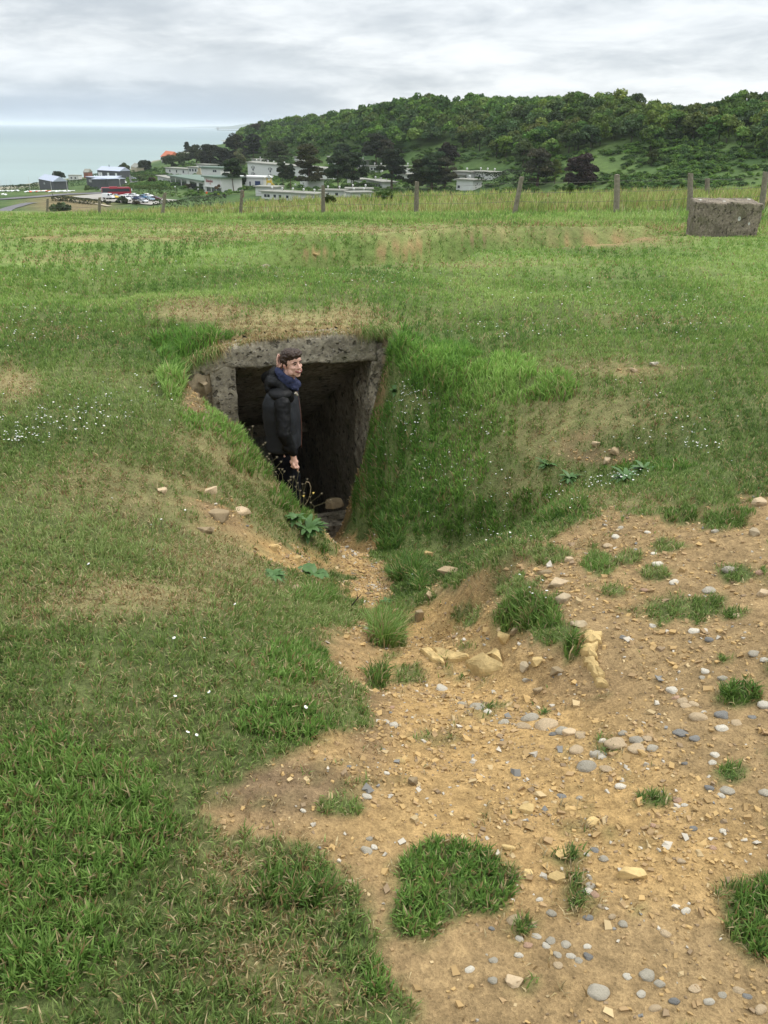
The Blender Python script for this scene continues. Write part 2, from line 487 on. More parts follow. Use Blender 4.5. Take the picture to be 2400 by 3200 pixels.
def finish(t, col, rough=.85, height=None, dist=.01, strength=.6, spec=.25, metallic=0.0, trans=0.0):
    b = t.n('ShaderNodeBsdfPrincipled')
    if isinstance(col, tuple): b.inputs['Base Color'].default_value = (*col, 1)
    else: t.l(col, b.inputs['Base Color'])
    if isinstance(rough, (int, float)): b.inputs['Roughness'].default_value = rough
    else: t.l(rough, b.inputs['Roughness'])
    b.inputs['Specular IOR Level'].default_value = spec
    b.inputs['Metallic'].default_value = metallic
    if height is not None:
        bp = t.n('ShaderNodeBump'); bp.inputs['Strength'].default_value = strength; bp.inputs['Distance'].default_value = dist
        t.l(height, bp.inputs['Height']); t.l(bp.outputs[0], b.inputs['Normal'])
    o = t.n('ShaderNodeOutputMaterial')
    if trans > 0:
        tr = t.n('ShaderNodeBsdfTranslucent'); mx = t.n('ShaderNodeMixShader')
        if isinstance(col, tuple): tr.inputs[0].default_value = (*col, 1)
        else: t.l(col, tr.inputs[0])
        mx.inputs[0].default_value = trans
        t.l(b.outputs[0], mx.inputs[1]); t.l(tr.outputs[0], mx.inputs[2]); t.l(mx.outputs[0], o.inputs[0])
    else:
        t.l(b.outputs[0], o.inputs[0])


def plain(name, col, rough=.8, var=.15, scale=6.0, spec=.25, metallic=0.0, bump=0.0, rand=0.0):
    """painted / cloth / wood-like surface: one base colour broken up by object-space noise"""
    m, t = newmat(name)
    tc = t.n('ShaderNodeTexCoord')
    nz = t.noise(tc.outputs['Object'], scale, 5, .6)
    c = t.scale(col, t.mr(nz, .25, .75, 1 - var, 1 + var, False))
    if rand:
        oi = t.n('ShaderNodeObjectInfo')
        c = t.scale(c, t.mr(oi.outputs['Random'], 0, 1, 1 - rand, 1 + rand, False))
    finish(t, c, rough, nz if bump else None, bump, .7, spec, metallic)
    return m


def attr_mat(name, rough=.6, trans=.25, spec=.25, rand=0.0, tint=None):
    """leaf / blade material coloured by the mesh's own per-leaf colours"""
    m, t = newmat(name)
    a = t.n('ShaderNodeAttribute', attribute_name='col')
    c = a.outputs['Color']
    if rand:
        oi = t.n('ShaderNodeObjectInfo')
        c = t.scale(c, t.mr(oi.outputs['Random'], 0, 1, 1 - rand, 1 + rand, False))
        hs = t.n('ShaderNodeHueSaturation')
        r2 = t.math('FRACT', t.math('MULTIPLY', oi.outputs['Random'], 7.31))
        t.l(t.mr(r2, 0, 1, .475, .52, False), hs.inputs['Hue']); t.l(c, hs.inputs['Color'])
        c = hs.outputs[0]
    finish(t, c, rough, spec=spec, trans=trans)
    return m


def ground_mat():
    m, t = newmat('earth_and_turf')
    a = t.n('ShaderNodeAttribute', attribute_name='col'); k = t.n('ShaderNodeAttribute', attribute_name='kind')
    g = t.n('ShaderNodeNewGeometry'); P = g.outputs['Position']
    sep = t.n('ShaderNodeSeparateColor'); t.l(k.outputs['Color'], sep.inputs[0])
    dirt, near = sep.outputs[0], sep.outputs[1]
    n1 = t.noise(P, 2.2, 6, .6); n2 = t.noise(P, 26, 6, .7); n3 = t.noise(P, 120, 3, .6)
    nfar = t.noise(P, .22, 8, .68)
    c = t.scale(a.outputs['Color'], t.mr(n1, .25, .75, .84, 1.16, False))
    # grain of the soil
    ds = t.scale(c, t.mr(n2, .3, .7, .60, 1.36, False))
    ds = t.scale(ds, t.mr(n3, .3, .7, .78, 1.22, False))
    ds = t.scale(ds, t.mr(t.noise(P, 7, 5, .65), .3, .7, .82, 1.16, False))
    vor = t.n('ShaderNodeTexVoronoi'); vor.inputs['Scale'].default_value = 150; t.l(P, vor.inputs['Vector'])
    chips = t.mr(vor.outputs['Distance'], .16, .30, 1, 0)
    vc = t.n('ShaderNodeSeparateColor'); t.l(vor.outputs['Color'], vc.inputs[0])
    chips = t.math('MULTIPLY', chips, t.mr(vc.outputs[0], .45, .6))
    ds = t.mix(t.math('MULTIPLY', chips, .5), ds, t.scale(c, t.mr(vc.outputs[1], 0, 1, .9, 1.6, False)))
    # turf: mottled at several sizes so mown grass keeps its texture with distance
    gs = t.scale(c, t.mr(t.noise(P, 9, 6, .75), .3, .7, .66, 1.30, False))
    gs = t.scale(gs, t.mr(n3, .3, .7, .7, 1.25, False))
    gs = t.scale(gs, t.mr(nfar, .35, .65, .78, 1.22, False))
    col = t.mix(dirt, gs, ds)
    h = t.math('ADD', t.math('MULTIPLY', n2, .7), t.math('MULTIPLY', n3, .35))
    finish(t, col, .95, h, .03, .9, .12)
    return m


def concrete_mat(name='old_concrete', col=(.41, .36, .265), lichen=0.0, aggregate=1.0, sc=1.0):
    m, t = newmat(name)
    P = t.n('ShaderNodeNewGeometry').outputs['Position']
    n1 = t.noise(P, 3.2 * sc, 6, .65); n2 = t.noise(P, 22 * sc, 6, .7)
    c = t.mix(t.mr(n1, .35, .65), tuple(v * .62 for v in col), col)
    c = t.scale(c, t.mr(n2, .3, .7, .48, 1.45, False))
    vor = t.n('ShaderNodeTexVoronoi'); vor.inputs['Scale'].default_value = 30 * sc
    t.l(P, vor.inputs['Vector'])
    vc = t.n('ShaderNodeSeparateColor'); t.l(vor.outputs['Color'], vc.inputs[0])
    st = t.mr(vor.outputs['Distance'], .20, .36, 1, 0)
    st = t.math('MULTIPLY', st, t.mr(vc.outputs[2], .4, .5))
    c = t.mix(t.math('MULTIPLY', st, .75 * aggregate), c, t.mix(vc.outputs[0], (.13, .12, .10), (.42, .38, .31)))
    pit = t.mr(t.noise(P, 14 * sc, 3, .5), .58, .68)
    c = t.mix(t.math('MULTIPLY', pit, .7), c, (.035, .032, .025))
    moss = t.mr(t.noise(P, 2.1 * sc, 5, .7), .52, .66)
    c = t.mix(t.math('MULTIPLY', moss, .35), c, (.09, .10, .035))
    if lichen:
        v2 = t.n('ShaderNodeTexVoronoi'); v2.inputs['Scale'].default_value = 4.6; t.l(P, v2.inputs['Vector'])
        s2 = t.n('ShaderNodeSeparateColor'); t.l(v2.outputs['Color'], s2.inputs[0])
        lm = t.math('MULTIPLY', t.mr(t.math('ADD', v2.outputs['Distance'], t.math('MULTIPLY', n2, .06)), .20, .26, 1, 0), t.mr(s2.outputs[1], .72, .74))
        c = t.mix(t.math('MULTIPLY', lm, lichen), c, (.50, .50, .45))
    h = t.math('SUBTRACT', t.math('ADD', t.math('MULTIPLY', n2, .8), t.math('MULTIPLY', st, .5 * aggregate)), t.math('MULTIPLY', pit, 1.2))
    finish(t, c, .93, h, .02, .9, .15)
    return m


def rock_mat(name, col, var=.25, sc=12.0, strata=0.0):
    m, t = newmat(name)
    tc = t.n('ShaderNodeTexCoord'); O = tc.outputs['Object']
    oi = t.n('ShaderNodeObjectInfo')
    ad = t.n('ShaderNodeVectorMath', operation='ADD'); t.l(O, ad.inputs[0])
    cmb = t.n('ShaderNodeCombineXYZ'); t.l(t.math('MULTIPLY', oi.outputs['Random'], 40), cmb.inputs[0]); t.l(cmb.outputs[0], ad.inputs[1])
    n1 = t.noise(ad.outputs[0], sc, 5, .6); n2 = t.noise(ad.outputs[0], sc * 7, 4, .7)
    c = t.scale(col, t.mr(n1, .3, .7, 1 - var, 1 + var, False))
    c = t.scale(c, t.mr(n2, .3, .7, .88, 1.12, False))
    c = t.scale(c, t.mr(oi.outputs['Random'], 0, 1, .86, 1.14, False))
    finish(t, c, .82, t.math('ADD', n2, n1), .006, .7, .2)
    return m


def sea_mat():
    m, t = newmat('green_sea_water')
    P = t.n('ShaderNodeNewGeometry').outputs['Position']
    sep = t.n('ShaderNodeSeparateXYZ'); t.l(P, sep.inputs[0])
    mp = t.n('ShaderNodeMapping'); mp.inputs['Scale'].default_value = (.0008, .0030, 1); t.l(P, mp.inputs[0])
    n1 = t.noise(mp.outputs[0], 1.0, 6, .6)
    near = t.mr(sep.outputs[1], 500, 3200, 1, 0)
    c = t.mix(near, (.165, .235, .25), (.25, .325, .31))
    c = t.scale(c, t.mr(n1, .35, .65, .93, 1.07, False))
    w = t.noise(P, .05, 6, .7); 
    finish(t, c, .35, w, .6, .25, .12)
    return m


def bark(name, col):
    return plain(name, col, .9, .3, 3.0, .1, 0, .02)


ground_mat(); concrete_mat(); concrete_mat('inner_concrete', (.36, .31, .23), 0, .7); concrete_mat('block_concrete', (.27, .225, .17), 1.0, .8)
sea_mat()
attr_mat('grass_blades', .55, .35, .2); attr_mat('leaf_cloud', .6, .25, .15, .16); attr_mat('stone_chips', .85, 0, .2); attr_mat('petals', .6, .2, .1)
rock_mat('ochre_rock', (.50, .355, .155)); rock_mat('brown_rock', (.30, .225, .13)); rock_mat('grey_pebble', (.40, .355, .275), .15); rock_mat('white_pebble', (.62, .56, .45), .12)
rock_mat('tan_pebble', (.49, .37, .23), .15); rock_mat('blue_pebble', (.225, .215, .195), .2); rock_mat('pink_pebble', (.42, .27, .18), .15); rock_mat('rubble_stone', (.33, .26, .165), .3, 8)
plain('weathered_wood', (.20, .175, .135), .9, .35, 14, .1, 0, .01, .12)
plain('white_render', (.60, .60, .57), .85, .06, .5); plain('roof_felt', (.27, .265, .225), .9, .2, .6); plain('dark_glass', (.03, .035, .045), .15, .2, 2, .5)
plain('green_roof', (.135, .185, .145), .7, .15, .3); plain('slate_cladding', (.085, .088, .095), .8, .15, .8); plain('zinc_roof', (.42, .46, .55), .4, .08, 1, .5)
plain('grey_render', (.30, .30, .28), .9, .1, .5); plain('red_tile', (.55, .165, .085), .8, .1, 1); plain('asphalt', (.145, .14, .145), .95, .12, .15); plain('white_paint', (.75, .75, .73), .5, .04)
plain('pale_gravel_surface', (.33, .31, .27), .95, .15, .2); plain('red_paint', (.30, .015, .03), .35, .1, 1, .5); plain('blue_paint', (.025, .05, .13), .3, .1, 1, .5); plain('light_blue_paint', (.25, .36, .45), .3, .05, 1, .5)
plain('silver_paint', (.42, .44, .46), .3, .05, 1, .5, .3); plain('mid_blue_paint', (.08, .20, .34), .3, .05, 1, .5); plain('maroon_paint', (.10, .03, .035), .3, .1, 1, .5); plain('tyre_rubber', (.02, .02, .02), .9)
plain('yellow_paint', (.70, .48, .06), .5, .05); plain('blue_door', (.03, .05, .13), .5); plain('brick_red', (.25, .11, .08), .9, .2, 2); plain('orange_paint', (.75, .13, .04), .6)
plain('skin', (.72, .43, .33), .55, .07, 12, .3); plain('lips', (.22, .07, .06), .5, .05); plain('teeth', (.60, .56, .50), .3, .02); plain('hair_brown', (.040, .022, .013), .55, .5, 70, .35, 0, .004)
plain('jacket_grey', (.022, .024, .028), .7, .18, 9, .3, 0, .004); plain('jacket_black', (.0028, .0028, .0032), .65, .3, 9, .3, 0, .004); plain('hoodie_blue', (.036, .042, .082), .9, .22, 22, .1, 0, .006)
plain('trouser_black', (.006, .0065, .009), .9, .3, 8, .1); plain('eye_dark', (.015, .010, .008), .4); plain('eye_white', (.5, .47, .43), .4); plain('shoe_black', (.01, .01, .01), .6); plain('wire_metal', (.16, .15, .13), .6, .2, 5, .4, .5)
bark('pine_bark', (.11, .075, .055)); bark('dark_bark', (.07, .06, .045)); bark('purple_bark', (.09, .05, .05)); plain('ear_red', (.50, .22, .17), .6, .05); plain('red_canvas', (.42, .05, .09), .8); plain('flower_red', (.55, .10, .10), .7)
plain('stem_brown', (.14, .12, .06), .8); plain('seed_head', (.17, .14, .09), .9); plain('dandelion', (.75, .55, .15), .7); plain('dock_leaf', (.060, .125, .030), .5, .3, 20, .3); plain('sand', (.42, .36, .26), .95)

# ---------------------------------------------------------------- object helpers
CUR = None


def props(o, label=None, cat=None, group=None, kind=None):
    if label: o['label'] = label
    if cat: o['category'] = cat
    if group: o['group'] = group
    if kind: o['kind'] = kind
    return o


def thing(name, loc, rz=0.0, label=None, cat=None, group=None):
    o = bpy.data.objects.new(name, None); COL.objects.link(o)
    o.empty_display_size = .2
    o.location = loc; o.rotation_euler = (0, 0, rz)
    return props(o, label, cat, group)


def mesh_np(name, verts, faces_flat, loop_tot, mats, parent=None, colors=None, mat_idx=None, smooth=False, extra=None):
    """fast mesh from numpy arrays; faces_flat: loop vertex indices, loop_tot: vertices per face"""
    me = bpy.data.meshes.new(name)
    nv, nl, nf = len(verts), len(faces_flat), len(loop_tot)
    me.vertices.add(nv); me.vertices.foreach_set('co', np.ascontiguousarray(verts, dtype=np.float32).ravel())
    me.loops.add(nl); me.loops.foreach_set('vertex_index', np.ascontiguousarray(faces_flat, dtype=np.int32))
    me.polygons.add(nf)
    ls = np.zeros(nf, np.int32); ls[1:] = np.cumsum(loop_tot)[:-1]
    me.polygons.foreach_set('loop_start', ls)
    if mat_idx is not None: me.polygons.foreach_set('material_index', np.ascontiguousarray(mat_idx, dtype=np.int32))
    me.polygons.foreach_set('use_smooth', np.full(nf, smooth, bool))
    me.update(calc_edges=True)
    for k, c in (({'col': colors} if colors is not None else {}) | (extra or {})).items():
        at = me.attributes.new(k, 'FLOAT_COLOR', 'POINT')
        cc = np.ones((nv, 4), np.float32); cc[:, :3] = c
        at.data.foreach_set('color', cc.ravel())
    for m in mats: me.materials.append(MATS[m])
    o = bpy.data.objects.new(name, me); COL.objects.link(o)
    if parent is not None: o.parent = parent
    return o


class MB:
    """collects simple solids into one mesh"""
    def __init__(self): self.v, self.f, self.m = [], [], []

    def add(self, vs, fs, mi=0):
        k = len(self.v); self.v += [tuple(p) for p in vs]; self.f += [tuple(i + k for i in f) for f in fs]; self.m += [mi] * len(fs); return self

    def box(self, x0, y0, z0, x1, y1, z1, mi=0):
        v = [(x, y, z) for z in (z0, z1) for x, y in ((x0, y0), (x1, y0), (x1, y1), (x0, y1))]
        return self.add(v, [(3, 2, 1, 0), (4, 5, 6, 7), (0, 1, 5, 4), (1, 2, 6, 5), (2, 3, 7, 6), (3, 0, 4, 7)], mi)

    def prism(self, pts, a, b, axis='y', mi=0):
        """polygon in the plane across the axis, extruded from a to b"""
        f = {'y': lambda p, t: (p[0], t, p[1]), 'x': lambda p, t: (t, p[0], p[1]), 'z': lambda p, t: (p[0], p[1], t)}[axis]
        n = len(pts); v = [f(p, a) for p in pts] + [f(p, b) for p in pts]
        return self.add(v, [tuple(range(n))[::-1], tuple(range(n, 2 * n))] + [(i, (i + 1) % n, n + (i + 1) % n, n + i) for i in range(n)], mi)

    def tube(self, pts, rad, n=8, mi=0, cap=True):
        pts = [Vector(p) for p in pts]
        if isinstance(rad, (int, float)): rad = [rad] * len(pts)
        k = len(self.v); up = Vector((0, 0, 1))
        for i, p in enumerate(pts):
            d = (pts[min(i + 1, len(pts) - 1)] - pts[max(i - 1, 0)]).normalized()
            a = d.cross(up if abs(d.z) < .95 else Vector((1, 0, 0))).normalized(); b = d.cross(a)
            for j in range(n):
                t = 2 * math.pi * j / n
                self.v.append(tuple(p + (a * math.cos(t) + b * math.sin(t)) * rad[i]))
        for i in range(len(pts) - 1):
            for j in range(n):
                q = k + i * n
                self.f.append((q + j, q + (j + 1) % n, q + n + (j + 1) % n, q + n + j)); self.m.append(mi)
        if cap:
            self.f.append(tuple(range(k, k + n))[::-1]); self.m.append(mi)
            self.f.append(tuple(range(k + (len(pts) - 1) * n, k + len(pts) * n))); self.m.append(mi)
        return self

    def ball(self, c, r, nu=12, nv=8, M=None, mi=0):
        r = (r, r, r) if isinstance(r, (int, float)) else r
        k = len(self.v); M = M or Matrix.Identity(3); c = Vector(c)
        for i in range(nv + 1):
            ph = math.pi * i / nv
            for j in range(nu):
                t = 2 * math.pi * j / nu
                self.v.append(tuple(c + M @ Vector((r[0] * math.sin(ph) * math.cos(t), r[1] * math.sin(ph) * math.sin(t), r[2] * math.cos(ph)))))
        for i in range(nv):
            for j in range(nu):
                self.f.append((k + i * nu + j, k + (i + 1) * nu + j, k + (i + 1) * nu + (j + 1) % nu, k + i * nu + (j + 1) % nu)); self.m.append(mi)
        return self

    def caps(self, a, b, ra, rb, n=12, mi=0, sq=None):
        """tapered limb with round ends"""
        a, b = Vector(a), Vector(b); d = (b - a).normalized()
        pts, rr = [], []
        for t in (-.98, -.8, -.5, 0): pts.append(a + d * ra * t); rr.append(ra * math.sqrt(1 - t * t))
        for t in (0, .5, .8, .98): pts.append(b + d * rb * t); rr.append(rb * math.sqrt(1 - t * t))
        return self.tube(pts, rr, n, mi)

    def build(self, name, mats, parent=None, smooth=False, bevel=0.0):
        me = bpy.data.meshes.new(name); me.from_pydata(self.v, [], self.f)
        me.validate()
        for m in ([mats] if isinstance(mats, str) else mats): me.materials.append(MATS[m])
        if len(self.m) == len(me.polygons): me.polygons.foreach_set('material_index', self.m)
        if smooth: me.polygons.foreach_set('use_smooth', [True] * len(me.polygons))
        o = bpy.data.objects.new(name, me); COL.objects.link(o)
        if parent is not None: o.parent = parent
        if bevel:
            b = o.modifiers.new('bevel', 'BEVEL'); b.width = bevel; b.segments = 2
        return o


def remesh(o, vox, smooth=4, noise=None, amp=0.0):
    m = o.modifiers.new('fuse', 'REMESH'); m.mode = 'VOXEL'; m.voxel_size = vox; m.use_smooth_shade = True
    if smooth:
        s = o.modifiers.new('relax', 'SMOOTH'); s.iterations = smooth; s.factor = .5
    if amp:
        tx = bpy.data.textures.new('folds', 'CLOUDS'); tx.noise_scale = noise; tx.noise_depth = 2
        d = o.modifiers.new('folds', 'DISPLACE'); d.texture = tx; d.strength = amp; d.mid_level = .5; d.texture_coords = 'LOCAL'
    return o


# ---------------------------------------------------------------- the ground sheet
def axis_steps(core, a0, step, hi, growth):
    v, s = [a0], step
    while v[-1] < hi:
        if v[-1] >= core: s = s * growth
        v.append(v[-1] + s)
    return v


def build_ground():
    xr = axis_steps(2.6, 0.0, .036, 1500, 1.045)
    xs = np.array([-a for a in xr[:0:-1]] + xr)
    yf = axis_steps(8.2, 0.7, .034, 3600, 1.028)
    yb = axis_steps(.2, .12, .12, 60, 1.25)
    ys = np.array([.7 - a for a in yb[::-1]] + yf)
    # cap the spacing in the valley so buildings sit on a faithful surface
    X, Y = np.meshgrid(xs, ys)
    Z = H(X, Y)
    px, py, dirt, dry, tuft, n, nf = masks(X, Y, Z)
    r = np.hypot(X, Y)

    def C(*c): return np.array(c, float)
    lawn_near = C(.108, .140, .045); lawn_far = C(.142, .214, .056); drycol = C(.34, .27, .13)
    soil = C(.315, .215, .105); ochre = C(.45, .290, .120); brown = C(.17, .118, .072)
    f = lambda m: m[..., None]
    big = fbm(X * .35, Y * .35, 4, 31)
    c = lawn_near * f(1 - sstep(r, 6, 14)) + lawn_far * f(sstep(r, 6, 14))
    c = c * f(1 + .5 * big)
    c = c * (1 - f(dry) * .75) + drycol * f(dry) * .75
    # meadow beyond the mown edge
    mead = sstep(Y - fence_y(X), -.5, 1.5) * (1 - sstep(r, 60, 120))
    c = c * (1 - f(mead)) + f(mead) * C(.19, .215, .08)
    # valley and hillside
    va = sstep(r, 60, 130)
    vc = C(.072, .118, .034) + f(np.clip(fbm(X / 24, Y / 24, 5, 8, .65), -.5, .5)) * C(.13, .15, .04)
    c = c * (1 - f(va)) + vc * f(va)
    # brown rough on the knoll at the lower left, sand at the sea edge
    kn = blobs(px, py, [(150, 440, 95, 22, 1.3)]) * (r > 100) * (r < 900)
    c = c * (1 - f(np.clip(kn, 0, 1))) + C(.19, .15, .075) * f(np.clip(kn, 0, 1))
    sandm = (1 - sstep(Z, SEA_Z + .8, SEA_Z + 3.2)) * va
    c = c * (1 - f(sandm)) + C(.30, .27, .20) * f(sandm)
    # worn earth: ochre subsoil in the track and hollow, browner crumbly topsoil at its sides
    oc = blobs(px, py, [(960, 1350, 110, 70, 1.3), (1000, 1560, 330, 170, 1.2), (1150, 1750, 420, 200, 1.0), (1450, 1850, 300, 130, .8), (640, 1190, 110, 60, 1.2), (780, 1250, 70, 160, .9), (1000, 1230, 60, 30, .6)])
    oc = np.clip(oc + 1.3 * n + .5 * nf, 0, 1)
    s = soil * f(1 + .35 * big) * f(1 - oc) + ochre * f(oc)
    br = np.clip(blobs(px, py, [(620, 1700, 190, 70, 1), (470, 1080, 160, 50, .4), (1300, 980, 120, 60, .9), (900, 880, 60, 60, 1), (800, 1560, 60, 110, .9), (1250, 1480, 120, 50, .6), (420, 870, 60, 60, 1), (1040, 520, 90, 10, 1), (1120, 930, 90, 90, .8)]) + n + .3 * nf, 0, 1)
    s = s * f(1 - br * .75) + brown * f(br * .75)
    steep = np.hypot(np.gradient(Z, axis=1) / np.gradient(X, axis=1), np.gradient(Z, axis=0) / np.gradient(Y, axis=0))
    st = sstep(steep + 2 * n - 3 * sstep(px, 820, 860), 2.0, 3.4) * (r < 12)
    dirt2 = np.maximum(dirt, st * .8)
    c = c * f(1 - dirt2) + s * f(dirt2)
    ny, nx = X.shape
    V = np.stack([X, Y, Z], -1).reshape(-1, 3)
    ii = (np.arange(ny - 1)[:, None] * nx + np.arange(nx - 1)[None]).ravel()
    q = np.stack([ii, ii + 1, ii + nx + 1, ii + nx], 1)
    # leave the mouth of the passage open
    u, v = uv(X, Y)
    cu = (u.ravel()[q]).mean(1); cv = (v.ravel()[q]).mean(1); cz = Z.ravel()[q]
    hole = (cu > -.12) & (cu < 1.33) & (cv > -.03) & (cv < .24) & (cz.min(1) < -.17)
    q = q[~hole]
    o = mesh_np('ground', V, q.ravel(), np.full(len(q), 4), ['earth_and_turf'], colors=np.clip(c, .01, .8).reshape(-1, 3), smooth=True,
                extra={'kind': np.stack([dirt2, (r < 12) * 1.0, dry], -1).reshape(-1, 3)})
    props(o, kind='structure')
    return o


build_ground()


def build_sea():
    m = MB()
    rs = [-4000, -1500, -600, -200, 0, 300]
    xs = [-60000, -20000, -6000, -2000, -600, 0, 600, 2000, 6000, 20000, 60000]; ys = [200, 500, 900, 1600, 3000, 6000, 12000, 25000, 60000]
    v = [(x, y, SEA_Z) for y in ys for x in xs]; n = len(xs)
    m.add(v, [(j * n + i, j * n + i + 1, (j + 1) * n + i + 1, (j + 1) * n + i) for j in range(len(ys) - 1) for i in range(n - 1)])
    props(m.build('sea', 'green_sea_water'), kind='structure')


build_sea()


def ribbon(name, pts, width, mat, lift=.25, photo=True, step=4.0, tmin=80):
    """a road or path laid over the valley floor through photo-measured points"""
    P = [foot(*p, tmin) for p in pts] if photo else [Vector(p) for p in pts]
    ctr = []
    for a, b in zip(P, P[1:]):
        n = max(1, int((b - a).length / step))
        ctr += [a.lerp(b, i / n) for i in range(n)]
    ctr.append(P[-1])
    for _ in range(6):
        ctr = [ctr[0]] + [(ctr[i - 1] + ctr[i] * 2 + ctr[i + 1]) / 4 for i in range(1, len(ctr) - 1)] + [ctr[-1]]
    v = []
    for i, p in enumerate(ctr):
        d = (ctr[min(i + 1, len(ctr) - 1)] - ctr[max(i - 1, 0)]); d.z = 0; d.normalize(); nrm = Vector((-d.y, d.x, 0))
        for s in (-1, -.33, .33, 1):
            q = p + nrm * s * width / 2; v.append((q.x, q.y, h1(q.x, q.y) + lift))
    f = [(i * 4 + j, i * 4 + j + 1, i * 4 + j + 5, i * 4 + j + 4) for i in range(len(ctr) - 1) for j in range(3)]
    m = MB(); m.add(v, f); return props(m.build(name, mat, smooth=True), kind='structure')


# ---------------------------------------------------------------- bunker
def rough_block(name, corners, n, mat, parent, amp=.02, seed=0, hole=None):
    """a block between eight corners (bottom ring then top ring), finely divided and broken up"""
    c = [Vector(p) for p in corners]
    v, f, idx = [], [], {}
    nx, ny, nz = n

    def P(i, j, k):
        key = (i, j, k)
        if key in idx: return idx[key]
        a, b, t = i / nx, j / ny, k / nz
        lo = c[0].lerp(c[1], a).lerp(c[3].lerp(c[2], a), b); hi = c[4].lerp(c[5], a).lerp(c[7].lerp(c[6], a), b)
        idx[key] = len(v); v.append(lo.lerp(hi, t)); return idx[key]
    for k in range(nz):
        for i in range(nx):
            f.append((P(i, 0, k), P(i + 1, 0, k), P(i + 1, 0, k + 1), P(i, 0, k + 1))); f.append((P(i + 1, ny, k), P(i, ny, k), P(i, ny, k + 1), P(i + 1, ny, k + 1)))
        for j in range(ny):
            f.append((P(0, j + 1, k), P(0, j, k), P(0, j, k + 1), P(0, j + 1, k + 1))); f.append((P(nx, j, k), P(nx, j + 1, k), P(nx, j + 1, k + 1), P(nx, j, k + 1)))
    for i in range(nx):
        for j in range(ny):
            f.append((P(i, j + 1, 0), P(i + 1, j + 1, 0), P(i + 1, j, 0), P(i, j, 0))); f.append((P(i, j, nz), P(i + 1, j, nz), P(i + 1, j + 1, nz), P(i, j + 1, nz)))
    from mathutils import noise as mn
    ctr = sum(v, Vector()) / len(v)
    out = []
    for p in v:
        q = p * 5 + Vector((seed * 3.1, 0, 0))
        d = mn.noise_vector(q) * amp + mn.noise_vector(p * 17 + Vector((seed, 0, 0))) * amp * .55 + mn.noise_vector(p * 45) * amp * .25
        out.append(p + d)
    m = MB(); m.add(out, f); return m.build(name, mat, parent, smooth=True)


def W(u, v, z):
    p = FO + FU * u + FV * v
    return (p[0], p[1], z)


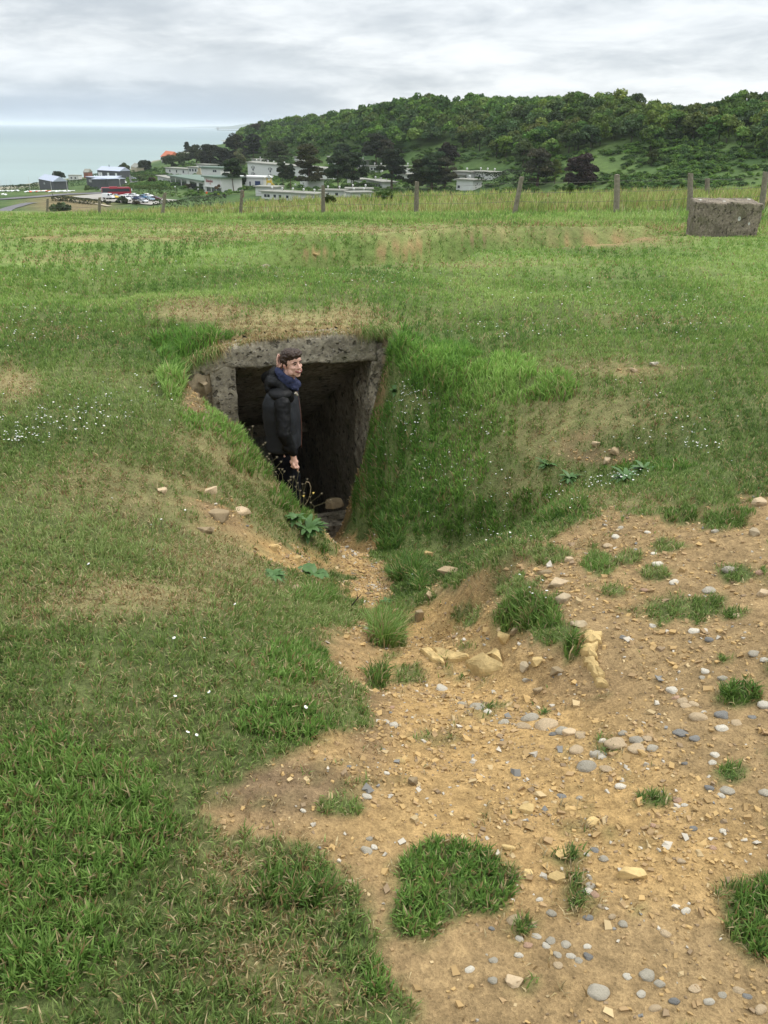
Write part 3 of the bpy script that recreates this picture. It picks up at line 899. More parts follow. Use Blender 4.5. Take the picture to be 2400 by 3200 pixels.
def build_bunker():
    b = thing('bunker_entrance', W(.5, 0, -1.85), 0, 'half-buried concrete bunker entrance with a rough lintel and a dark stepped passage', 'bunker')
    inv = Matrix.Translation(-Vector(b.location))

    def place(o):
        o.data.transform(inv); return o
    # lintel: bows up over the opening and thins to the left
    def lint(u, dz=0): return -.015 - .20 * max(0, (.15 - u)) ** 1.3 + dz
    segs = [(-.42, -.05), (-.05, .55), (.55, 1.22)]
    us = [-.46, -.1, .25, .6, .95, 1.28]
    m = MB(); nz, nv = 9, 10
    cols = []
    U = np.linspace(-.46, 1.30, 70)
    from mathutils import noise as mn
    # cross-section loop round the beam (front, top, back, bottom), swept along u
    loop = [(-.02, 0.0), (-.02, .33), (-.02, .66), (-.01, .93), (.04, 1.0), (.14, 1.0), (.3, 1.0), (.42, .96), (.42, .4), (.42, 0), (.28, 0), (.14, 0), (.05, 0)]
    dense = []
    for (a, b1), (c1, d1) in zip(loop, loop[1:] + loop[:1]):
        k = max(2, int(math.hypot(c1 - a, (d1 - b1) * .24) / .022))
        dense += [(a + (c1 - a) * i / k, b1 + (d1 - b1) * i / k) for i in range(k)]
    n = len(dense)
    for u in U:
        top = -.012 - .32 * max(0, .30 - u) ** 1.6 - .05 * max(0, u - .95)
        bot = -.245 - .03 * (u / 1.2) - .02 * max(0, -u)
        if u < 0: bot = bot - .06 * sstep(-u, .1, .4)
        for (a, t) in dense:
            p = Vector(W(u, a, bot + (top - bot) * t))
            d = mn.noise_vector(p * 6) * .020 + mn.noise_vector(p * 20) * .014 + mn.noise_vector(p * 48) * .007
            m.v.append(tuple(p + d))
    for i in range(len(U) - 1):
        for j in range(n):
            m.f.append((i * n + j, i * n + (j + 1) % n, (i + 1) * n + (j + 1) % n, (i + 1) * n + j)); m.m.append(0)
    m.f.append(tuple(range(n))[::-1]); m.f.append(tuple(range((len(U) - 1) * n, len(U) * n))); m.m += [0, 0]
    place(m.build('lintel', 'old_concrete', b, smooth=True))
    # left pillar of the front
    place(rough_block('left_pillar', [W(-.22, -.01, -1.95), W(0, -.01, -1.95), W(0, .45, -1.95), W(-.22, .45, -1.95), W(-.22, -.01, -.22), W(0.0, -.01, -.22), W(0.0, .45, -.22), W(-.22, .45, -.22)], (10, 14, 60), 'old_concrete', b, .012, 3))
    # crumbling left return, stones and mortar in shelves
    place(rough_block('left_return_wall', [W(-.60, -.05, -1.7), W(-.2, .03, -1.7), W(-.2, .35, -1.7), W(-.6, .35, -1.7), W(-.60, -.06, -.34), W(-.2, .03, -.25), W(-.2, .35, -.25), W(-.6, .35, -.30)], (20, 12, 60), 'rubble_stone', b, .07, 5))
    for i, (u, v, z, sx, sz) in enumerate([(-.42, -.10, -.42, .20, .055), (-.50, -.12, -.37, .12, .04), (-.40, -.09, -.60, .19, .05), (-.33, -.08, -.78, .15, .05), (-.46, -.10, -.30, .10, .035), (-.30, -.07, -.34, .10, .035)]):
        o = rock_mesh('ledge_stone', (sx, .13, sz), 40 + i, 'rubble_stone', b); o.location = Vector(W(u, v, z)) - Vector(b.location); o.rotation_euler = (0, .05, .37)
    # right jamb: rough pebbly edge
    place(rough_block('right_pillar', [W(1.24, -.02, -1.9), W(1.45, -.02, -1.9), W(1.45, .45, -1.9), W(1.24, .45, -1.9), W(1.24, -.02, -.22), W(1.43, -.02, -.16), W(1.43, .45, -.12), W(1.24, .45, -.22)], (14, 14, 60), 'old_concrete', b, .035, 7))
    place(rough_block('right_return_wall', [W(1.36, -.04, -1.6), W(1.66, -.12, -1.6), W(1.66, .4, -1.6), W(1.38, .4, -1.6), W(1.36, -.04, -.10), W(1.60, -.10, -.16), W(1.66, .4, -.08), W(1.36, .4, -.08)], (14, 10, 60), 'rubble_stone', b, .06, 9))
    # passage going down: walls, sloping ceiling, steps, black far end
    slope = -.577

    def sheet(name, A, B, C, D, nu, nv, mat, amp, th):
        vs, fs = [], []
        A, B, C, D = map(Vector, (A, B, C, D))
        nrm = (B - A).cross(D - A).normalized()
        for s in (0, th):
            for i in range(nu + 1):
                for j in range(nv + 1):
                    p = A.lerp(B, i / nu).lerp(D.lerp(C, i / nu), j / nv)
                    vs.append(p + nrm * s + (mn.noise_vector(p * 7) * amp + mn.noise_vector(p * 25) * amp * .5 if s == 0 else Vector()))
        w = nv + 1; k = (nu + 1) * w
        for s in (0, k):
            for i in range(nu):
                for j in range(nv):
                    q = s + i * w + j
                    fs.append((q, q + 1, q + w + 1, q + w) if s == 0 else (q, q + w, q + w + 1, q + 1))
        for i in range(nu):
            fs.append((i * w, i * w + w, k + i * w + w, k + i * w)); q = i * w + nv; fs.append((q + w, q, k + q, k + q + w))
        for j in range(nv):
            fs.append((j + 1, j, k + j, k + j + 1)); q = nu * w + j; fs.append((q, q + 1, k + q + 1, k + q))
        m = MB(); m.add(vs, fs); return place(m.build(name, mat, b, smooth=True))
    L = 2.3
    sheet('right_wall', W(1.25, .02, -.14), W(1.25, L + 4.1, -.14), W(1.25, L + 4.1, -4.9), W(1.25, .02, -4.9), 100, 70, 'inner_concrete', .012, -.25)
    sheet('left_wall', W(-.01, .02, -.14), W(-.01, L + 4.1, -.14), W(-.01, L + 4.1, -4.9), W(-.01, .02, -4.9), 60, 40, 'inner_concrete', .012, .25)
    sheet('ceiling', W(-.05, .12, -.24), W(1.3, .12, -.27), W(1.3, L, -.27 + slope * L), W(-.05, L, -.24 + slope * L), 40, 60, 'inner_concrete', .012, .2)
    # the dark room at the foot of the steps
    m = MB()
    p = [W(-.01, L, 0)[:2], W(1.28, L, 0)[:2], W(1.28, L + 4, 0)[:2], W(-.01, L + 4, 0)[:2]]
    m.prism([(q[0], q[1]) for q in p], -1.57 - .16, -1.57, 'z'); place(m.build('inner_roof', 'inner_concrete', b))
    m = MB(); m.prism([W(-.1, L + 4, 0)[:2], W(1.3, L + 4, 0)[:2], W(1.3, L + 4.2, 0)[:2], W(-.1, L + 4.2, 0)[:2]], -4.8, -1.3, 'z'); place(m.build('back_wall', 'slate_cladding', b))  # dark material paints in the unlit depth of the passage
    m = MB()
    for i in range(14):
        v0, z = -.06 + i * .30, -1.87 - i * .19
        m.prism([W(-.02, v0, 0)[:2], W(1.27, v0, 0)[:2], W(1.27, v0 + .32, 0)[:2], W(-.02, v0 + .32, 0)[:2]], z - .5, z, 'z')
    place(m.build('steps', 'inner_concrete', b))


def rock_mesh(name, size, seed, mat, parent=None, npts=16, bev=.10, round_=0.0):
    """angular stone: hull of random points, chipped edges"""
    r = random.Random(seed); bm = bmesh.new()
    for i in range(npts):
        a = r.uniform(0, 2 * math.pi); zc = r.uniform(-1, 1); k = math.sqrt(1 - zc * zc * .5)
        rr = r.uniform(.8, 1.05)
        bm.verts.new((math.cos(a) * k * rr * size[0] / 2, math.sin(a) * k * rr * size[1] / 2, (1 if zc > 0 else -1) * (abs(zc) ** .35) * size[2] / 2 * r.uniform(.8, 1)))
    res = bmesh.ops.convex_hull(bm, input=bm.verts)
    bmesh.ops.delete(bm, geom=[e for e in res['geom_interior'] if isinstance(e, bmesh.types.BMVert)], context='VERTS')
    bmesh.ops.bevel(bm, geom=bm.edges[:] + bm.verts[:], offset=min(size) * bev, segments=2, affect='EDGES', clamp_overlap=True)
    me = bpy.data.meshes.new(name); bm.to_mesh(me); bm.free(); me.materials.append(MATS[mat])
    o = bpy.data.objects.new(name, me); COL.objects.link(o)
    if parent is not None: o.parent = parent
    return o


def pebble_mesh(name, seed, mat):
    from mathutils import noise as mn
    bm = bmesh.new(); bmesh.ops.create_icosphere(bm, subdivisions=3, radius=.5)
    r = random.Random(seed); o3 = Vector((seed * 2.7, 0, 0)); ex = r.uniform(.0, .25)
    for v in bm.verts:
        d = 1 + mn.noise(v.co * 2.2 + o3) * .28 + mn.noise(v.co * 6 + o3) * .05
        v.co *= d; v.co.x *= 1 + ex * v.co.y
    for f in bm.faces: f.smooth = True
    me = bpy.data.meshes.new(name); bm.to_mesh(me); bm.free(); me.materials.append(MATS[mat]); return me


build_bunker()


# ---------------------------------------------------------------- grass
LONG = [(560, 728, 110, 12, .05, .9), (720, 722, 60, 10, .07, .95), (765, 722, 18, 12, .12, .9), (820, 745, 34, 24, .15, 1.15),   # long uncut grass: x, y, rx, ry (photo pixels), blade height in m, brightness
    (395, 770, 60, 60, .17, 1.15), (440, 745, 40, 30, .14, 1.1), (370, 820, 30, 50, .12, 1.1), (860, 745, 50, 30, .12, 1.1), (950, 775, 110, 45, .12, 1.15), (1080, 805, 100, 40, .12, 1.15), (1190, 840, 60, 30, .11, 1.1),
    (1050, 850, 120, 40, .09, 1.05), (930, 830, 60, 40, .13, 1.05), (850, 920, 60, 60, .07, 1.2), (800, 1010, 80, 90, .08, 1.2), (950, 1000, 130, 110, .065, 1.15), (1000, 1110, 150, 60, .08, 1.0), (860, 1090, 110, 60, .08, 1.0),
    (1180, 1090, 100, 40, .07, .85), (1000, 920, 120, 60, .06, .98), (840, 1170, 40, 40, .12, .8), (880, 1240, 44, 34, .14, .85), (900, 1265, 30, 24, .11, .85), (830, 1372, 46, 40, .16, .85), (1150, 1330, 80, 44, .08, .8), (1230, 1405, 26, 24, .10, .7),
    (815, 1465, 18, 20, .09, .7), (680, 1290, 60, 20, .07, .85), (960, 1870, 110, 50, .036, 1.0), (900, 1960, 60, 80, .04, 1.0), (1060, 1930, 45, 40, .036, 1.0), (1650, 1985, 80, 90, .055, .9), (450, 900, 60, 40, .05, 1.1),
    (560, 1000, 60, 30, .08, 1.0), (520, 950, 40, 24, .08, 1.1), (620, 1080, 40, 30, .08, .9), (670, 1130, 30, 24, .08, .9), (640, 1930, 90, 50, .06, .75), (640, 1440, 80, 60, .05, .95), (620, 1560, 120, 60, .055, .95), (100, 1800, 260, 200, .055, .95),
    (820, 2120, 60, 50, .045, .95), (100, 2050, 200, 150, .055, .95), (1410, 1010, 120, 16, .055, .95), (1590, 1120, 80, 20, .05, .7), (1600, 1500, 46, 24, .06, .7), (700, 1190, 16, 10, .06, .8), (1290, 1220, 36, 20, .05, .8), (1480, 1110, 45, 20, .045, .7)]


def make_blades(name, zones, label, seed, hmin=0.0):
    g = np.random.default_rng(seed)
    XS, YS, WS, ZN = [], [], [], []
    for (y0, y1, dens, ws) in zones:
        hw = lambda y: .50 * y + 1.6
        area = (hw(y0) + hw(y1)) * (y1 - y0)
        n = int(area * dens)
        y = np.sqrt(g.uniform(y0 ** 2, y1 ** 2, n)) if y0 > 1 else g.uniform(y0, y1, n)
        x = g.uniform(-1, 1, n) * hw(y)
        XS.append(x); YS.append(y); WS.append(np.full(n, ws))
    if y_extra := [q for q in zones if q[0] < 5 < q[1]]:
        n = 1100000; xe, ye = g.uniform(-2.0, 2.4, n), g.uniform(4.4, 7.8, n); ze = H(xe, ye)
        sl = np.hypot(H(xe + .03, ye) - ze, H(xe, ye + .03) - ze) / .03
        k = g.random(n) < np.clip((sl - .2) * .4, 0, 1)
        XS.append(xe[k]); YS.append(ye[k]); WS.append(np.full(k.sum(), 1.5))
    x, y, ws = map(np.concatenate, (XS, YS, WS))
    # clumping: pull part of the blades towards tuft centres
    cl = (g.random(len(x)) < .55) & (ws != 1.5)
    cs = .05 + .012 * y
    gx, gy = np.round(x / cs), np.round(y / cs)
    jx = (vnoise(gx * 3.7, gy * 5.1, 91) - .5) * cs; jy = (vnoise(gx * 4.3, gy * 2.9, 92) - .5) * cs
    kx = gx * cs + jx; ky = gy * cs + jy
    x = np.where(cl, kx + (x - kx) * .45, x); y = np.where(cl, ky + (y - ky) * .45, y)
    e = .03
    z = H(x, y)
    px, py, dirt, dry, tuft, n1, nf = masks(x, y, z)
    r = np.hypot(x, y)
    long_h = np.zeros(len(x)); lb = np.ones(len(x)); lw = np.zeros(len(x))
    near = y < 9
    for (cx, cy, rx, ry, h, b) in LONG:
        k = sstep(1.3 - np.sqrt(((px - cx) / rx) ** 2 + ((py - cy) / ry) ** 2) + 1.0 * n1 + .3 * nf, .25, .6) * near
        long_h = np.maximum(long_h, k * h); m = k > lw; lb = np.where(m, b, lb); lw = np.maximum(lw, k)
    rough = sstep(y + .26 * x + .8 * n1, 21.0, 22.5)
    mead = sstep(y - fence_y(x) + .8 * n1, -.2, 1.0)
    keep = 1 - np.clip(dirt * 1.04, 0, 1)
    keep *= 1 - .28 * np.clip(dry, 0, 1) * (1 - (lw > .3))
    edge = (poly_sd(px, py, DIRT) < 70) & near
    keep = np.maximum(keep, .030 * (dirt > .5) * sstep(n1, .02, .2) + .10 * (dirt > .5) * edge * sstep(n1 + nf, -.1, .3))
    patch = np.clip(.75 + 1.5 * fbm((x + z * near) * 2.3, (y + z * near) * 2.3, 4, 55), .30, 1)
    keep = keep * np.where(lw > .3, 1, patch)
    u, v = uv(x, y)
    keep = keep * (1 - (u > -.42) * (u < 1.34) * (v > -.06) * (v < .07) * 1.0)          # not on the concrete
    keep = keep * (1 - (u > .05) * (u < 1.1) * (v > -.9) * (v < .1) * (z < -1.5)) * (1 - (u > -.15) * (u < 1.36) * (v > -.04) * (v < .3) * (z < -.1))
    # grazed thin over the bunker roof
    s = g.random(len(x)) < keep
    x, y, z, ws, px, py, dirt, dry, tuft, n1, nf, r, long_h, lb, lw, mead, rough = [a[s] for a in (x, y, z, ws, px, py, dirt, dry, tuft, n1, nf, r, long_h, lb, lw, mead, rough)]
    N = len(x)
    gx = (H(x + e, y) - z) / e; gy = (H(x, y + e) - z) / e
    gl = np.hypot(gx, gy)
    h = .020 + .020 * g.random(N) + .018 * np.clip(fbm(x * 1.5, y * 1.5, 3, 77) + .2, 0, 1)
    h = h * (1 + .35 * sstep(r, 4, 9))
    h = np.where(dry > .5, h * .75, h)
    h = np.maximum(h, long_h * g.uniform(.55, 1.15, N))
    h = np.where(dirt > .5, h * .8, h)
    h = np.maximum(h, rough * g.uniform(.08, .20, N))
    hm = (.11 + .32 * g.random(N) ** 2) * sstep(mead, .0, 1.0)
    h = np.maximum(h, hm * (.65 + .9 * np.clip(fbm(x * .5, y * .5, 3, 12) + .4, 0, 1)))
    straw = g.random(N) < np.clip(.12 - .09 * sstep(r, 3, 7) + .92 * dry * (1 - .7 * (lw > .4)) + .85 * (dirt > .5) + .05 * mead + .22 * mead * (fbm(x * .7, y * .7, 3, 13) > .02), 0, .92)
    lean = np.where(straw, g.uniform(.5, 1.45, N), g.uniform(.1, 1.05, N))
    lean = np.where(mead > .5, lean * .45, lean); lean = np.where(lw > .5, g.uniform(.15, 1.0, N), lean)
    az = g.uniform(0, 2 * np.pi, N) * 1.0
    # combed by wind and slope
    hx = np.cos(az) - gx * .55 * np.clip(gl, 0, 1) + .2; hy = np.sin(az) - gy * .55 * np.clip(gl, 0, 1)
    q = np.hypot(hx, hy) + 1e-6; hx, hy = hx / q, hy / q
    wdt = (.0016 + .0013 * g.random(N)) * ws * np.where(lw > .5, 1.35, 1)
    wdt = np.where(mead > .5, wdt * 1.0, wdt)
    sa = g.uniform(0, 2 * np.pi, N); sx, sy = np.cos(sa) * wdt, np.sin(sa) * wdt
    l1 = lean * .55; ch, sh = np.cos(l1), np.sin(l1); c2, s2 = np.cos(lean * 1.35), np.sin(lean * 1.35)
    V = np.empty((N, 5, 3), np.float32)
    zr = z - .006
    mx, my, mz = x + hx * sh * h * .55, y + hy * sh * h * .55, zr + ch * h * .55
    tx, ty, tz = mx + hx * s2 * h * .5, my + hy * s2 * h * .5, mz + c2 * h * .5
    V[:, 0] = np.stack([x - sx, y - sy, zr], 1); V[:, 1] = np.stack([x + sx, y + sy, zr], 1)
    V[:, 2] = np.stack([mx + sx * .8, my + sy * .8, mz], 1); V[:, 3] = np.stack([mx - sx * .8, my - sy * .8, mz], 1)
    V[:, 4] = np.stack([tx, ty, tz], 1)
    pal = np.array([(.088, .148, .042), (.142, .218, .054), (.205, .288, .074), (.310, .362, .135)])
    t = np.clip(g.random(N) * .75 + fbm(x * .9, y * .9, 4, 66) * 1.5 + .15, 0, .999) * 3
    i0 = t.astype(int); fr = (t - i0)[:, None]
    c = pal[i0] * (1 - fr) + pal[np.minimum(i0 + 1, 3)] * fr
    c = c * (1 + .36 * sstep(r, 4.5, 10))[:, None] * (1 - sstep(r, 5, 9)[:, None] * np.array([(.06, 0, .10)]))
    c = c * (1 + (lb - 1) * (lw > .25))[:, None] * (1 + (lw > .25)[:, None] * np.array([(-.05, .12, -.1)]))
    c = np.where((mead > .4)[:, None], c * np.array([(1.20, 1.0, 1.15)]), c)
    sc = np.array([(.40, .31, .15), (.50, .40, .22), (.30, .20, .09)])[g.integers(0, 3, N)] * g.uniform(.75, 1.1, N)[:, None]
    sc = np.where((mead > .4)[:, None], sc * 1.0, sc)
    c = np.where(straw[:, None], sc, c)
    c = np.clip(c * g.uniform(.8, 1.2, N)[:, None], .01, .7)
    b = np.arange(N)[:, None] * 5
    F = (b + np.array([[0, 1, 2, 3, 3, 2, 4]])).ravel()
    lt = np.tile([4, 3], N)
    o = mesh_np(name, V.reshape(-1, 3), F, lt, ['grass_blades'], colors=np.repeat(c, 5, 0))
    return props(o, label, 'grass', kind='stuff')


GD = 1.0
make_blades('grass', [(.75, 2.2, 38000 * GD, 1.0), (2.2, 3.6, 28000 * GD, 1.1), (3.6, 5.0, 18000 * GD, 1.3), (5.0, 7.6, 9500 * GD, 1.6), (7.6, 11, 3600 * GD, 2.2), (11, 17, 1100 * GD, 3.4), (17, 24, 450, 4.8)],
            'short patchy green and straw-coloured turf around the pit and track', 5)
make_blades('meadow_grass', [(18, 24, 330, 4.2), (24, 34, 260, 5.0), (34, 60, 80, 8.0)], 'tall uncut meadow grass on the brow along the fence', 6)


def daisies():
    g = np.random.default_rng(3)
    D = [(120, 925, 120, 40, 90), (250, 900, 130, 50, 40), (60, 960, 50, 20, 40), (330, 860, 60, 40, 10), (870, 900, 50, 50, 70), (900, 870, 50, 20, 30), (850, 960, 60, 50, 40), (960, 1010, 90, 60, 36), (1060, 1080, 80, 50, 20), (800, 1000, 60, 60, 14), (930, 1060, 70, 60, 14),
         (990, 900, 60, 40, 16), (1330, 1050, 60, 14, 30), (1290, 1060, 30, 8, 16), (1200, 1090, 60, 16, 14), (1450, 960, 120, 50, 30), (1500, 980, 60, 12, 16), (1050, 1170, 80, 18, 20), (900, 1240, 60, 30, 8), (1130, 1290, 50, 40, 8), (1400, 900, 150, 60, 16),
         (1350, 640, 300, 30, 60), (1100, 720, 200, 30, 40), (1500, 700, 160, 40, 50), (150, 730, 150, 40, 30), (60, 700, 60, 60, 16), (500, 1500, 300, 200, 8), (300, 1200, 200, 100, 6), (1010, 950, 120, 60, 14), (250, 600, 250, 30, 30), (800, 610, 300, 20, 40)]
    m = MB(); 
    for (cx, cy, rx, ry, n) in D:
        for _ in range(n):
            a = g.normal(0, .55, 2); q = foot_fast(cx + a[0] * rx, cy + a[1] * ry)
            if q is None: continue
            x, y, z = q; d = math.hypot(x, y)
            uu, vv = uv(np.array([x]), np.array([y]))
            if -.3 < uu[0] < 1.4 and -.15 < vv[0] < .3 or z < -1.5: continue
            s = .0052 * (1 + .45 * max(0, d - 5) / 5) * g.uniform(.8, 1.25)
            hh = .045 + .03 * g.random(); tilt = Matrix.Rotation(g.uniform(-.8, .3), 3, 'X') @ Matrix.Rotation(g.uniform(-.5, .5), 3, 'Y')
            c = Vector((x, y, z + hh)); k = 8
            ring = [c + tilt @ Vector((math.cos(t) * s, math.sin(t) * s, 0)) for t in [2 * math.pi * i / k for i in range(k)]]
            ring2 = [c + tilt @ Vector((math.cos(t) * s * .35, math.sin(t) * s * .35, s * .35)) for t in [2 * math.pi * i / k for i in range(k)]]
            vs = ring + ring2
            m.add(vs, [(i, (i + 1) % k, k + (i + 1) % k, k + i) for i in range(k)] + [tuple(range(k))[::-1]], 0)
            m.add(ring2, [tuple(range(k))], 1)
            m.add([c - Vector((.0008, 0, 0)), c + Vector((.0008, 0, 0)), (x + .0008, y, z), (x - .0008, y, z)], [(0, 1, 2, 3)], 2)
    o = m.build('daisies', ['white_paint', 'yellow_paint', 'dock_leaf'])
    props(o, 'tiny white daisies sprinkled through the turf and over the pit bank', 'flowers', kind='stuff')


_FG = {}


def foot_fast(px, py):
    """foot() on a precomputed grid of near-ground heights"""
    if not _FG:
        xs = np.linspace(-9, 9, 451); ys = np.linspace(.5, 18, 438)
        X, Y = np.meshgrid(xs, ys); _FG['z'] = H(X, Y); _FG['s'] = (xs[0], xs[1] - xs[0], ys[0], ys[1] - ys[0])
    x0, dx, y0, dy = _FG['s']; Z = _FG['z']
    v = ray(px, py); t = np.linspace(1, 20, 1500)
    i = ((v[0] * t - x0) / dx).astype(int); j = ((v[1] * t - y0) / dy).astype(int)
    ok = (i >= 0) & (i < 451) & (j >= 0) & (j < 438)
    zz = CAM_Z + v[2] * t; g = np.where(ok, Z[np.clip(j, 0, 437), np.clip(i, 0, 450)], -99)
    hit = zz < g
    if not hit.any(): return None
    k = np.argmax(hit); return Vector((v[0] * t[k], v[1] * t[k], float(g[k])))


daisies()


def turf_fringe():
    """dry roots and grass hanging over the lip of the concrete"""
    g = np.random.default_rng(8); N = 9000
    u = g.uniform(-.50, 1.48, N); v = g.uniform(.0, .16, N)
    bx = FO[0] + FU[0] * u + FV[0] * v; by = FO[1] + FU[1] * u + FV[1] * v
    z = H(bx, by); top = -.012 - .32 * np.clip(.30 - u, 0, 2) ** 1.6 - .05 * np.clip(u - .95, 0, 1)
    z = np.maximum(z, top - .0); dens = .25 + 1.4 * np.clip(fbm(u * 5, u * 0 + 3, 3, 7) + .2, 0, 1); dens = np.where((u < -.1) | (u > 1.15), 1.4, dens)
    k = g.random(N) < dens; u, v, bx, by, z, top = [a[k] for a in (u, v, bx, by, z, top)]; N = len(u)
    L = g.uniform(.025, .075, N) * (1 + 1.1 * ((u < -.1) | (u > 1.12))); w = g.uniform(.0012, .0024, N)
    dx = -FV[0] + g.normal(0, .45, N); dy = -FV[1] + g.normal(0, .3, N); q = np.hypot(dx, dy); dx /= q; dy /= q
    sx, sy = -dy * w, dx * w; V = np.empty((N, 5, 3), np.float32)
    mx, my, mz = bx + dx * L * .55, by + dy * L * .55, z + L * g.uniform(.0, .5, N)
    tx, ty, tz = mx + dx * L * .5, my + dy * L * .5, mz - L * g.uniform(.1, .8, N)
    V[:, 0] = np.stack([bx - sx, by - sy, z - .004], 1); V[:, 1] = np.stack([bx + sx, by + sy, z - .004], 1); V[:, 2] = np.stack([mx + sx, my + sy, mz], 1); V[:, 3] = np.stack([mx - sx, my - sy, mz], 1); V[:, 4] = np.stack([tx, ty, tz], 1)
    pal = np.array([(.36, .27, .12), (.26, .17, .07), (.46, .38, .20), (.16, .23, .05)]); c = pal[g.choice(4, N, p=[.4, .25, .2, .15])]
    gr = ((u < -.15) | (u > 1.15)) & (g.random(N) < .7); c[gr] = (.15, .24, .05); c = c * g.uniform(.75, 1.2, (N, 1))
    F = (np.arange(N)[:, None] * 5 + np.array([[0, 1, 2, 3, 3, 2, 4]])).ravel()
    o = mesh_np('dry_grass', V.reshape(-1, 3), F, np.tile([4, 3], N), ['grass_blades'], colors=np.repeat(c, 5, 0))
    props(o, 'dry grass and roots hanging over the top edge of the concrete lintel', 'grass', kind='stuff')


turf_fringe()


# ---------------------------------------------------------------- stones
def lay(o, px, py, rz=0.0, rx=0.0, ry=0.0, sink=.35):
    p = foot_fast(px, py)
    if p is None: p = foot(px, py)
    zz = h1(p.x, p.y)
    hgt = o.dimensions.z if o.dimensions.z else .03
    o.location = (p.x, p.y, zz + hgt * (.5 - sink)); o.rotation_euler = (rx, ry, rz); return o


def slab(px_poly, thick, mat, label, name='stone_slab', lift=.012, group=None, seed=0):
    """flat bedded slab whose outline was measured in the photograph, lying in the ground with real thickness"""
    P = [foot_fast(*p) for p in px_poly]
    c = sum(P, Vector()) / len(P)
    r = random.Random(seed)
    # densify outline with chips
    out = []
    for a, b in zip(P, P[1:] + P[:1]):
        k = 4
        for i in range(k):
            q = a.lerp(b, i / k)
            out.append(Vector((q.x + r.uniform(-1, 1) * .006, q.y + r.uniform(-1, 1) * .006, 0)))
    n = len(out); zt = max(h1(c.x, c.y), c.z) + lift
    A = np.array([[p.x, p.y, 1] for p in P]); zs = np.array([h1(p.x, p.y) for p in P])
    co = np.linalg.lstsq(A, zs, rcond=None)[0]
    pl = lambda x, y: co[0] * x + co[1] * y + co[2]
    bm = bmesh.new()
    rings = []
    for (sc, dz) in ((1.0, -thick), (1.03, -.004), (1.0, lift * .6), (.90, lift + .003), (.55, lift + .008)):
        ring = []
        for q in out:
            x = c.x + (q.x - c.x) * sc; y = c.y + (q.y - c.y) * sc
            ring.append(bm.verts.new((x - c.x, y - c.y, pl(x, y) + dz + r.uniform(-.003, .003) - c.z)))
        rings.append(ring)
    for ra, rb in zip(rings, rings[1:]):
        for i in range(n): bm.faces.new((ra[i], ra[(i + 1) % n], rb[(i + 1) % n], rb[i]))
    cv = bm.verts.new((0, 0, pl(c.x, c.y) + lift + .010 - c.z))
    for i in range(n): bm.faces.new((rings[-1][i], rings[-1][(i + 1) % n], cv))
    bm.faces.new(rings[0][::-1])
    bmesh.ops.recalc_face_normals(bm, faces=bm.faces)
    me = bpy.data.meshes.new(name); bm.to_mesh(me); bm.free(); me.materials.append(MATS[mat])
    o = bpy.data.objects.new(name, me); COL.objects.link(o); o.location = c
    return props(o, label, 'rock', group)


